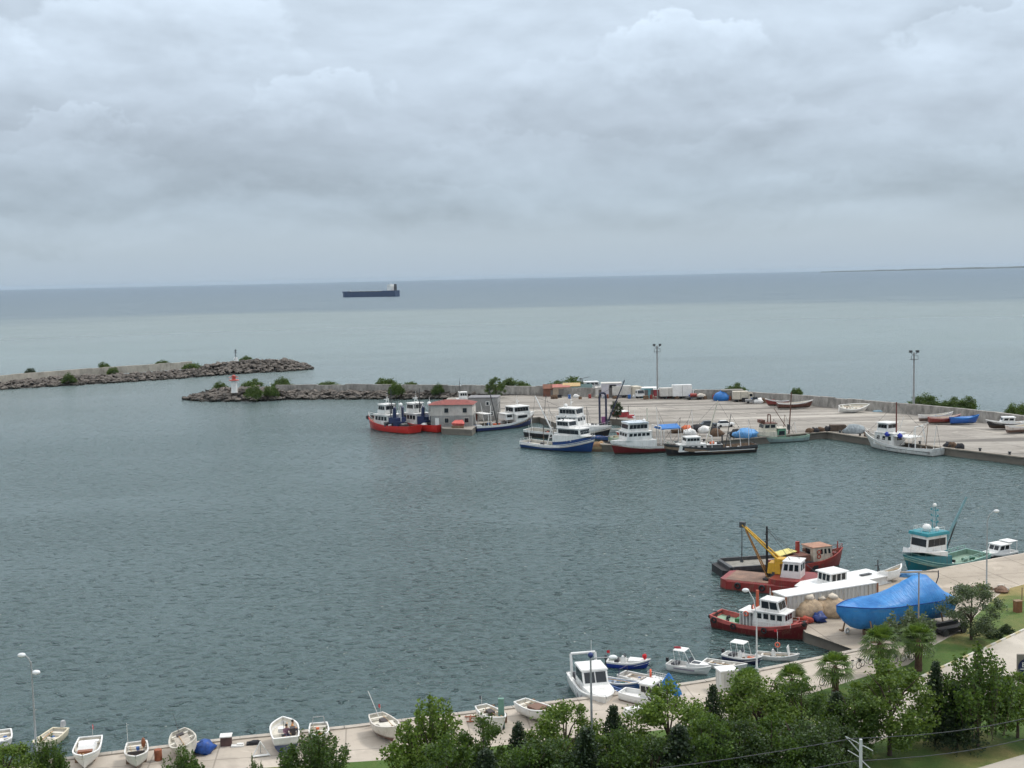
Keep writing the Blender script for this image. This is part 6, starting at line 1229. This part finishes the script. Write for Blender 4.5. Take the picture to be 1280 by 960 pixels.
tag(MB().box((0, 0, .08), (1.1, .5, .16)).ell((.1, 0, .16), (.5, .3, .15), 10, 6, .3).build('folded_net', netc[1], loc=P(317, 930, ZN), rz=R(10)), 'flat black folded net near the promenade edge', 'net')
tag(MB().box((0, 0, .06), (1., .4, .12)).box((.2, .1, .15), (.5, .3, .1)).build('plank', white, loc=P(297, 933, ZN), rz=R(5)), 'pale plank lying between the crate and the folded net', 'plank')
t = thing('trestle', 'white A shaped trestle standing on the bare promenade', 'trestle', P(326, 944, ZN), R(15)); MB().bar((-.7, -.4, 0), (0, 0, 1.1), .05).bar((.7, -.4, 0), (0, 0, 1.1), .05).bar((0, .5, 0), (0, 0, 1.1), .05).bar((-.7, -.4, .1), (.7, -.4, .1), .05).build('frame', white, t); MB().box((0, -.3, .12), (1.3, .2, .06)).build('foot_board', white, t)
for i, (x, y, lb) in enumerate(((588, 900, 'rusty anchor lying near the boat by the green post'), (198, 950, 'rust brown drum standing by the boat with the upright spar'))):
    if i: tag(MB().lathe((0, 0, 0), [(.28, 0), (.3, .05), (.3, .8), (.28, .85)], 12).build('oil_drum', M('rust_drum', (.3, .1, .05), .8, .3), loc=P(x, y, ZN)), lb, 'drum')
    else: tag(MB().bar((0, -.6, .1), (0, .6, .15), .07).bar((-.5, .5, .1), (.5, .5, .1), .06).bar((-.3, -.6, .1), (.3, -.6, .1), .05).build('anchor', M('rust_drum', (.3, .1, .05), .8, .3), loc=P(x, y, ZN)), lb, 'anchor')
# bicycles
def bicycle(p, rz, label):
    t = thing('bicycle', label, 'bicycle', p, rz, 'white bicycles parked below the palms')
    for x_ in (-.52, .52): o = MB().torus((x_, 0, .34), .32, .03, 'Y', 18, 5).build('wheel', black, t); MB().bar((x_, -.05, .34), (x_, .05, .34), .04).build('hub', steel, o)
    MB().path([(-.52, 0, .34), (-.12, 0, .3), (.38, 0, .8), (-.2, 0, .78), (-.12, 0, .3)], .03).path([(-.52, 0, .34), (-.2, 0, .78)], .025).path([(.52, 0, .34), (.38, 0, .95)], .03).build('frame', white2, t)
    MB().box((-.22, 0, .9), (.26, .14, .07)).build('saddle', black, t); MB().path([(.36, -.28, 1.02), (.38, 0, .96), (.36, .28, 1.02)], .022).build('handlebar', black, t); MB().box((.6, 0, .82), (.25, .3, .22)).build('basket', darkm, t)
    return t
bk = bicycle(P(1068, 837, ZN), R(25), 'white bicycle parked on the paving, first in the row below the palms')
for (x, y, a_, lb) in ((1083, 832, 28, 'white bicycle second in the row, left of the middle palm trunk'), (1113, 831, 22, 'white bicycle just right of the middle palm trunk'), (1158, 822, 15, 'white bicycle beside the thick palm trunk near the lawn'), (1134, 826, 24, 'white bicycle between the two palm trunks'), (1033, 856, 30, 'white bicycle behind the small palm on the promenade')): dup(bk, P(x, y, ZN), R(a_), lb)
# rubble, bin and sign
rnd = random.Random(4); cols = [M('rubble_pale', (.5, .46, .4), .9, .2), M('rubble_brown', (.2, .12, .08), .9, .3), M('rubble_grey', 0), timber, M('rubble_dark', (.06, .05, .05), .9)]
for i in range(26):
    x = 1196 + 62 * rnd.random(); y = 741 - (x - 1200) * .06 + rnd.uniform(-3, 3); s = rnd.uniform(.35, .9); mb = MB()
    if i % 3: mb.ell((0, 0, s * .3), (s, s * .7, s * .5), 6, 4, .6, i, sm=False)
    else: mb.box((0, 0, s * .35), (s * 2.2, s * .5, .15), rnd.random() * 3, ry=rnd.uniform(-.4, .4))
    tag(mb.build('plank' if i % 3 == 0 else 'rubble_lump', cols[i % 5], loc=P(x, y, ZN), rz=rnd.random() * 6), 'broken piece in the scrap heap at the foot of the slender lamp', 'scrap', 'scrap heap pieces by the slender lamp')
t = thing('litter_bin', 'brown wooden litter bin standing on the dry grass', 'litter bin', P(1272, 765, ZN), R(10)); MB().box((0, 0, .6), (.72, .6, 1.2)).build('body', M('bin_brown', (.2, .09, .04), .8, .2, 4), t); MB().box((0, 0, 1.23), (.8, .68, .08)).build('rim', M('bin_rim', (.3, .2, .12), .8), t); MB().bar((.55, .1, 0), (.55, .1, 2.6), .05).build('post', timber, t)
p = P(1283, 852, ZN); t = thing('park_sign', 'grey board sign with a round navy disc and white letters', 'sign', p, R(-2)); MB().box((0, 0, 1.35), (1.7, .22, 2.3)).build('board', M('board_grey', (.2, .185, .16), .8, .15), t); MB().box((0, 0, .15), (1.2, .3, .3)).build('foot', darkm, t)
o = MB().bar((0, -.11, 1.35), (0, -.16, 1.35), .8, n=28).build('disc', M('navy_disc', (.01, .015, .06), .4), t)
cu = bpy.data.curves.new('lettering', 'FONT'); cu.body = 'Ba'; cu.size = .62; cu.extrude = .012; cu.align_x = 'CENTER'; to = bpy.data.objects.new('lettering', cu); C.objects.link(to); to.parent = o; to.location = (-.18, -.175, 1.38); to.rotation_euler = (R(90), 0, 0); cu.materials.append(white2)
bpy.context.view_layer.update(); lm = bpy.data.meshes.new_from_object(to); lo = bpy.data.objects.new('lettering', lm); C.objects.link(lo); lo.parent = o; lo.location = to.location; lo.rotation_euler = to.rotation_euler; bpy.data.objects.remove(to); lo.name = 'lettering'
MB().box((-.1, -.17, 1.2), (1.0, .02, .07)).build('underline', white2, o)
# ------------------------------------------------------------------ vegetation
def leafmat(name, a, b_, tr=.35):
    m, g, bs = newmat(name)
    ri = g.n('ShaderNodeNewGeometry').outputs['Random Per Island']; oi = g.n('ShaderNodeObjectInfo').outputs['Random']
    c = g.mix(ri, a, b_); c = g.mix(g.m('MULTIPLY', oi, .35), c, tuple(v * .55 for v in a))
    nt = m.node_tree; out = nt.nodes['Material Output']
    g.put(bs.inputs['Base Color'], c); bs.inputs['Roughness'].default_value = .55
    t_ = g.n('ShaderNodeBsdfTranslucent'); g.put(t_.inputs[0], g.mix(.5, c, (.2, .3, .03))); mx = g.n('ShaderNodeMixShader'); mx.inputs[0].default_value = tr
    nt.links.new(bs.outputs[0], mx.inputs[1]); nt.links.new(t_.outputs[0], mx.inputs[2]); nt.links.new(mx.outputs[0], out.inputs[0]); return m
lf_mid = leafmat('leaf_mid_green', (.022, .058, .010), (.095, .175, .026)); lf_lite = leafmat('leaf_light_green', (.05, .108, .013), (.19, .28, .042)); lf_shade = leafmat('leaf_deep_shaded_green', (.014, .036, .010), (.05, .10, .02), .25); lf_dark = leafmat('leaf_dark_green', (.012, .028, .014), (.03, .06, .025), .2); lf_olive = leafmat('leaf_olive', (.07, .10, .06), (.16, .2, .12)); lf_palm = leafmat('palm_leaf', (.045, .10, .015), (.13, .21, .04)); lf_bush = leafmat('bush_leaf', (.03, .065, .015), (.09, .14, .035))  # lf_shade: deep green with the lower row's shadow put into the leaf colour
bark = M('bark', (.09, .065, .05), .95, .3, 3, bump=.6); palmbark = M('palm_bark', (.1, .06, .04), .95, .35, 5, bump=.9)
def leaf(mb, p, s, rnd, up=.3, dir_=None):
    d = Vector((rnd.gauss(0, 1), rnd.gauss(0, 1), rnd.gauss(up, 1))).normalized() if dir_ is None else (dir_ + Vector((rnd.gauss(0, .35), rnd.gauss(0, .35), rnd.gauss(0, .35)))).normalized()
    a = d.orthogonal().normalized(); a = Matrix.Rotation(rnd.uniform(0, 6.28), 3, d) @ a
    b_ = d * s; w_ = a * s * .42
    mb.add([p, p + b_ * .5 + w_, p + b_, p + b_ * .5 - w_], [(0, 1, 2, 3)])
def limbs(h, r, n, spread, rnd, z0=.3):
    mb = MB(); mb.bar((0, 0, -.1), (rnd.uniform(-.1, .1), rnd.uniform(-.1, .1), h * .5), r, r * .65, 8); tips = []
    for i in range(n):
        a = 2 * math.pi * i / n + rnd.uniform(-.4, .4); z = h * rnd.uniform(z0, .5); q = Vector((math.cos(a) * spread * rnd.uniform(.5, .95), math.sin(a) * spread * rnd.uniform(.5, .95), h * rnd.uniform(.55, .92)))
        mid = Vector((q.x * .45, q.y * .45, z + (q.z - z) * .6)); mb.bar((0, 0, z), mid, r * .5, r * .32, 6); mb.bar(mid, q, r * .32, r * .1, 5); tips += [mid, q]
    mb.bar((0, 0, h * .5), (rnd.uniform(-.2, .2), 0, h * .9), r * .6, r * .12, 6); return mb, tips
def tree_def(kind, seed):
    rnd = random.Random(seed); cr = MB()
    if kind in ('broad', 'olive'):
        h, w_ = 7., 2.6; tk, tips = limbs(h, .14, 7, w_ * .7, rnd); n = 56 if kind == 'broad' else 46
        for i in range(n):
            while True:
                v = Vector((rnd.uniform(-1, 1), rnd.uniform(-1, 1), rnd.uniform(-1, 1)))
                if .25 < v.length < 1: break
            v = v * (1 if v.length > .55 else 1.4); cone = 1.12 - .5 * clamp((v.z + .35) / 1.35) if kind == 'broad' else 1.; c = Vector((v.x * w_ * cone, v.y * w_ * cone, h * .55 + v.z * h * .42)); wob = 1 + .25 * noise.noise(c * .6 + Vector((seed, 0, 0))); c = Vector((c.x * wob, c.y * wob, c.z)); rr_ = rnd.uniform(.4, .75)
            for k in range(190):
                d = Vector((rnd.gauss(0, .5), rnd.gauss(0, .5), rnd.gauss(0, .42))) * rr_; leaf(cr, c + d, rnd.uniform(.11, .23), rnd, .2)
    elif kind == 'spiky':
        h, w_ = 7., 2.7; tk, tips = limbs(h, .1, 9, w_ * .6, rnd, .1)
        for i in range(58):
            a = rnd.uniform(0, 6.28); r_ = w_ * rnd.random() ** .6; base = Vector((math.cos(a) * r_ * .75, math.sin(a) * r_ * .75, h * rnd.uniform(.1, .4))); top = Vector((math.cos(a) * r_ * 1.05, math.sin(a) * r_ * 1.05, h * (1.02 - .42 * (r_ / w_) ** 1.6) * rnd.uniform(.78, 1.08)))
            tk.bar(base, top, .03, .01, 4)
            for k in range(120):
                f = rnd.random() ** .8; p = base.lerp(top, f); q = .42 * (1 - f) ** .5 + .07; leaf(cr, p + Vector((rnd.gauss(0, q * .6), rnd.gauss(0, q * .6), rnd.gauss(0, .1))), rnd.uniform(.14, .27), rnd, .8)
    elif kind == 'conifer':
        h = 7.; tk = MB(); tk.bar((0, 0, -.1), (0, 0, h * .97), .14, .02, 7)
        for i in range(46):
            f = i / 46; z = h * (.1 + .9 * f); ln = 2.7 * (1 - f) ** .8 + .15
            for k in range(7):
                a = 2.4 * i + 2 * math.pi * k / 7 + rnd.uniform(-.2, .2); d = Vector((math.cos(a), math.sin(a), -.12)); L_ = ln * rnd.uniform(.7, 1.1)
                for q in range(int(7 + 9 * L_)): leaf(cr, Vector((0, 0, z)) + d * L_ * (q + rnd.random()) / (7 + 9 * L_) + Vector((rnd.gauss(0, .08), rnd.gauss(0, .08), rnd.gauss(0, .08))), rnd.uniform(.16, .26), rnd, 0, d)
    elif kind == 'willow':
        h, w_ = 5.2, 2.1; tk, tips = limbs(h, .1, 8, w_ * .6, rnd, .08)
        for i in range(70):
            a = rnd.uniform(0, 6.28); r_ = w_ * rnd.random() ** .5; base = Vector((math.cos(a) * r_ * .5, math.sin(a) * r_ * .5, h * rnd.uniform(.15, .5))); top = Vector((math.cos(a) * r_, math.sin(a) * r_, h * rnd.uniform(.55, 1.02) * (1 - .25 * r_ / w_)))
            for k in range(62): f = rnd.random(); p = base.lerp(top, f); q = .28 * (1 - f * .7); leaf(cr, p + Vector((rnd.gauss(0, q), rnd.gauss(0, q), rnd.gauss(0, .1))), rnd.uniform(.16, .3), rnd, .9)
    elif kind == 'palm':
        h = 2.6; tk = MB(); tk.lathe((0, 0, -.1), [(.36, 0), (.3, .3), (.33, .6), (.28, .9), (.34, 1.3), (.3, 1.7), (.36, 2.1), (.25, 2.6), (.1, 2.9)], 10)
        for i in range(30):
            a = 2.399 * i; el = R(80 - 120 * (i / 30)) + rnd.uniform(-.1, .1); L_ = rnd.uniform(1.5, 1.95); d = Vector((math.cos(a) * math.cos(el), math.sin(a) * math.cos(el), math.sin(el)))
            st = Vector((0, 0, 2.6)); hub = st + d * L_ * .5; cr.bar(st, hub, .025, .015, 4)
            sd_ = d.cross(Vector((0, 0, 1))).normalized(); nn = sd_.cross(d)
            for k in range(13):
                th = R(-80 + 160 * k / 12); e = (d * math.cos(th) + sd_ * math.sin(th)); tipp = hub + e * L_ * .62 - Vector((0, 0, .22 * L_ * rnd.uniform(.5, 1.2))); mid = hub + e * L_ * .36; wv = (nn.cross(e)).normalized() * .065
                cr.add([hub, mid + wv, tipp, mid - wv], [(0, 1, 2, 3)])
    return tk.mesh('trunk', palmbark if kind == 'palm' else bark), cr
protos = {}
def plant(kind, seed, mat_, name, label, cat, p, s, group, rz=0.):
    key = (kind, seed, mat_.name)
    if key not in protos:
        if (kind, seed) not in protos: protos[(kind, seed)] = tree_def(kind, seed)
        tk, cr = protos[(kind, seed)]; protos[key] = (tk, cr.mesh('crown', mat_))
    tk, cm = protos[key]; t = thing(name, label, cat, p, rz, group); t.scale = s if isinstance(s, (tuple, list)) else (s, s, s)
    for nm, me in (('trunk', tk), ('crown', cm)): o = bpy.data.objects.new(nm, me); C.objects.link(o); o.parent = t
    return t
def tree(kind, seed, mat_, name, label, x, ybase, ytop, wpx, z=ZN + .02, group='trees of the planted row', h0=7., w0=5.4, cat='tree'):
    p = P(x, ybase, z); d = (p - EYE).dot(FW); ppm = FPX / d; pit = math.cos(R(18)); h = (ybase - ytop) / ppm / pit; w_ = wpx / ppm
    sx = w_ / w0 * .95; return plant(kind, seed, mat_, name, label, cat, p, (sx, sx, h / h0), group, rz=(x * 7.3) % 6.28)
BR = [
 ('spiky', 1, lf_mid, 'leafy_shrub', 'upright green shrub at the shore before the short white dinghy', 396, 990, 913, 92),
 ('spiky', 2, lf_mid, 'leafy_shrub', 'shrub tips below the leaning worn white boat', 228, 1005, 938, 60),
 ('spiky', 1, lf_mid, 'leafy_shrub', 'green shrub at the foot of the double lamp post', 62, 1000, 922, 52),
 ('broad', 3, lf_lite, 'leafy_shrub', 'pale green shrub clump in the corner by the hidden dinghy', 8, 1010, 925, 90),
 ('spiky', 3, lf_mid, 'leafy_shrub', 'small shrub tip below the white trestle', 320, 1005, 945, 26),
 ('spiky', 4, lf_lite, 'broadleaf_tree', 'tall shrubby tree with bare upright shoots by the red bottomed boat', 540, 1000, 880, 120),
 ('broad', 1, lf_mid, 'broadleaf_tree', 'dark rounded tree just right of the shooting shrub', 606, 1010, 898, 90),
 ('conifer', 1, lf_dark, 'conifer_tree', 'dark conifer between the shooting shrub and the light round tree', 650, 1010, 905, 70),
 ('broad', 2, lf_lite, 'broadleaf_tree', 'light green round tree left of the plain lamp post', 708, 990, 877, 112),
 ('conifer', 1, lf_dark, 'conifer_tree', 'dark conifer right behind the plain lamp post', 768, 985, 884, 70),
 ('broad', 3, lf_lite, 'broadleaf_tree', 'bright light green tree beside the blue plastic sheet', 836, 975, 852, 118),
 ('conifer', 2, lf_dark, 'conifer_tree', 'dark pointed conifer in front of the white cabinet', 892, 968, 858, 58),
 ('broad', 4, lf_lite, 'broadleaf_tree', 'wide mid green tree below the curved lamp post', 948, 960, 838, 118),
 ('broad', 1, lf_mid, 'broadleaf_tree', 'mid green tree under the small promenade palm', 1002, 955, 850, 90),
 ('conifer', 2, lf_dark, 'conifer_tree', 'dark conifer under the small palm trunk', 1046, 946, 866, 78),
 ('broad', 2, lf_lite, 'broadleaf_tree', 'brightest green tree below the middle palm', 1112, 944, 828, 128),
 ('broad', 4, lf_mid, 'broadleaf_tree', 'lower spreading tree beside the brightest green tree', 1068, 950, 862, 90),
 ('conifer', 1, lf_dark, 'conifer_tree', 'dark narrow conifer at the start of the path', 1169, 932, 829, 62),
 ('spiky', 4, lf_mid, 'broadleaf_tree', 'large tree with upright shoots in front of the path', 1222, 933, 815, 112),
 ('broad', 3, lf_lite, 'broadleaf_tree', 'leafy tree partly hiding the round navy sign', 1272, 922, 838, 84),
 ('conifer', 2, lf_dark, 'conifer_tree', 'dark conifer behind the large shooting tree', 1196, 936, 858, 74),
]
for b_ in BR: tree(*b_[:5], *b_[5:])
# shaded trees standing lower, between the row and the viewer
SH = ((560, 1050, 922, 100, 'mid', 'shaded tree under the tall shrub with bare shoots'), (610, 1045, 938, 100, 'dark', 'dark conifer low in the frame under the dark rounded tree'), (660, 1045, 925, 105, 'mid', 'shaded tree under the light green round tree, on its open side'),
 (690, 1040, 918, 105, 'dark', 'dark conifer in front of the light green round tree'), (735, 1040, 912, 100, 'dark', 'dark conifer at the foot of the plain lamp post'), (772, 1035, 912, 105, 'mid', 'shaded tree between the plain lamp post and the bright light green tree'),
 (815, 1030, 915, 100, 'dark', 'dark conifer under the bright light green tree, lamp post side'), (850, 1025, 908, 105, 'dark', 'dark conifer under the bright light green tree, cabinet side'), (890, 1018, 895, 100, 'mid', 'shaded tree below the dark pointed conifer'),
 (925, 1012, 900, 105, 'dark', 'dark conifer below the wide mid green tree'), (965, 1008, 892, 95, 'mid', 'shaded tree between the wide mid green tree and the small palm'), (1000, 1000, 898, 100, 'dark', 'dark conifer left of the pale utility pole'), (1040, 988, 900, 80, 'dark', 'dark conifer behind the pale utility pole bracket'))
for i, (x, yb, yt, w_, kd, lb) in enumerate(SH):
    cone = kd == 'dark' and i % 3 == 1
    lb = lb if kd == 'mid' or cone else lb.replace('dark conifer', 'shade darkened deep green leafy tree')
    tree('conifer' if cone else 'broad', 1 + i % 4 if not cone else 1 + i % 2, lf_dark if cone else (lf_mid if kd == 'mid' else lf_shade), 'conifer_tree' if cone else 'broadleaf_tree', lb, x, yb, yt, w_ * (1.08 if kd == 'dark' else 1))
tree('olive', 5, lf_olive, 'olive_tree', 'small grey green tree with one bare trunk beside the blue wrapped boat', 1214, 800, 729, 80, z=ZN)
tree('willow', 6, lf_olive, 'feathery_shrub', 'feathery grey green shrub before the middle of the blue wrapped boat', 1136, 822, 758, 66, z=ZN, h0=5.2, w0=4.2, group='feathery shrubs by the wrapped boat')
for x, yb, yt, w_, lb in ((1100, 846, 778, 66, 'palm with full crown, middle of the promenade palms'), (1148, 838, 776, 60, 'palm with thick trunk in front of the feathery shrub'), (1044, 868, 812, 60, 'small palm with slim trunk nearest the promenade edge'), (990, 885, 828, 56, 'palm mostly hidden behind the wide green tree'), (934, 890, 832, 56, 'palm tips showing beside the white cabinet')):
    tree('palm', 7, lf_palm, 'fan_palm', lb, x, yb, yt, w_, z=ZN, group='fan palms on the promenade', h0=4.4, w0=3.9, cat='palm')
# tree trunks standing behind on the lower lawn come with the row; small plants on the lawn
def bush_mesh(seed, mat_):
    rnd = random.Random(seed); cr = MB()
    for i in range(46):
        a = rnd.uniform(0, 6.28); r_ = rnd.random() ** .5; c = Vector((math.cos(a) * r_ * .82, math.sin(a) * r_ * .82, .12 + .68 * rnd.random() * (1.08 - r_ * r_)))
        for k in range(80): leaf(cr, c + Vector((rnd.gauss(0, .11), rnd.gauss(0, .11), rnd.gauss(0, .09))), rnd.uniform(.05, .11), rnd, .4)
    return cr.mesh('bush', mat_)
bm = [bush_mesh(s_, lf_bush) for s_ in range(3)]; bd = bush_mesh(9, lf_dark)
def bush(label, x, y, z, wm, hm, me, group=None):
    o = bpy.data.objects.new('bush', me); C.objects.link(o); o.location = P(x, y, z); o.scale = (wm / 2 * (.72 if x > 900 and z > 1.4 else 1), wm / 2, hm * (.8 if x > 900 and z > 1.4 else 1)); o.rotation_euler.z = x; tag(o, label, 'bush', group)
bush('low dark round shrub nearest the litter bin', 1258, 791, ZN, 1.7, 1.0, bd); bush('low dark shrub with a spike beside the path kerb', 1243, 797, ZN, 1.9, 1.1, bd)
for x, y, z, wm, hm, lb in ((86, 478, 1.2, 6.5, 4, 'round bush growing on the outer breakwater rocks, nearest the open end of its wall'), (141, 468, 2, 6, 3.6, 'round bush on the outer breakwater in front of the wall'), (130, 462, 2, 7, 3.5, 'bush behind the outer breakwater wall'), (38, 468, 2.5, 5, 3.2, 'dark bush behind the far end of the outer wall'), (240, 462, 2.5, 9, 3.4, 'wide bush where the outer wall meets the rock head'), (203, 458, 2.5, 9, 3, 'low bush behind the outer wall near the rock head'), (308, 452, 3, 7, 2.8, 'bush beside the slim white beacon'), (275, 487, 2.5, 6, 3, 'bush left of the red topped light tower'), (317, 497, 1.5, 7, 4.5, 'round bush on the rocks right of the light tower'), (339, 495, 1.5, 6, 4.2, 'round bush at the end of the breakwater wall'), (353, 485, 2.6, 8, 4, 'bush behind the breakwater wall near the light tower'), (316, 484, 2.6, 9, 3, 'low bush behind the light tower'), (483, 485, 2.2, 9, 4.2, 'bush behind the breakwater wall above the tugs'), (495, 493, 1.8, 6, 4.6, 'bush in front of the breakwater wall above the tugs'), (513, 485, 2.2, 6, 2.6, 'small bush behind the wall next to the tugs'), (410, 484, 2.4, 10, 2.2, 'low scrub along the top of the breakwater wall'), (548, 492, 1.6, 5, 3.6, 'bush in front of the wall left of the red roof'), (640, 486, 2.2, 12, 3.8, 'wide bush behind the wall right of the big tree'), (712, 487, 2, 16, 4.2, 'brown green bush mass behind the first sheds'), (919, 492, 2, 8, 4.2, 'bush behind the low grey rubble shed'), (996, 494, 2, 5, 3.4, 'lone small bush peeping over the long wall'), (1157, 510, 2, 10, 5, 'round bush behind the wall right of the floodlight mast'), (1189, 512, 2, 8, 4.2, 'bush behind the wall, left half of the larger pair'), (1207, 513.5, 2, 9, 4.8, 'largest bush behind the wall above the bright blue boat'), (1272, 521, 2, 9, 5, 'bush behind the wall at the frame edge')):
    bush(lb, x, y, z, wm, hm, bm[int(x) % 3] if lb[:4] != 'dark' else bd)
p_ = P(620, 498, ZF); plant('broad', 2, lf_bush, 'broadleaf_tree', 'rounded grey green tree behind the grey flat roofed shed', 'tree', p_, (1.15, 1.15, .95), None)
p_ = P(771, 525, ZF); plant('broad', 4, lf_dark, 'broadleaf_tree', 'small dark tree rising behind the red cabin boat', 'tree', p_, (.62, .62, .75), None)
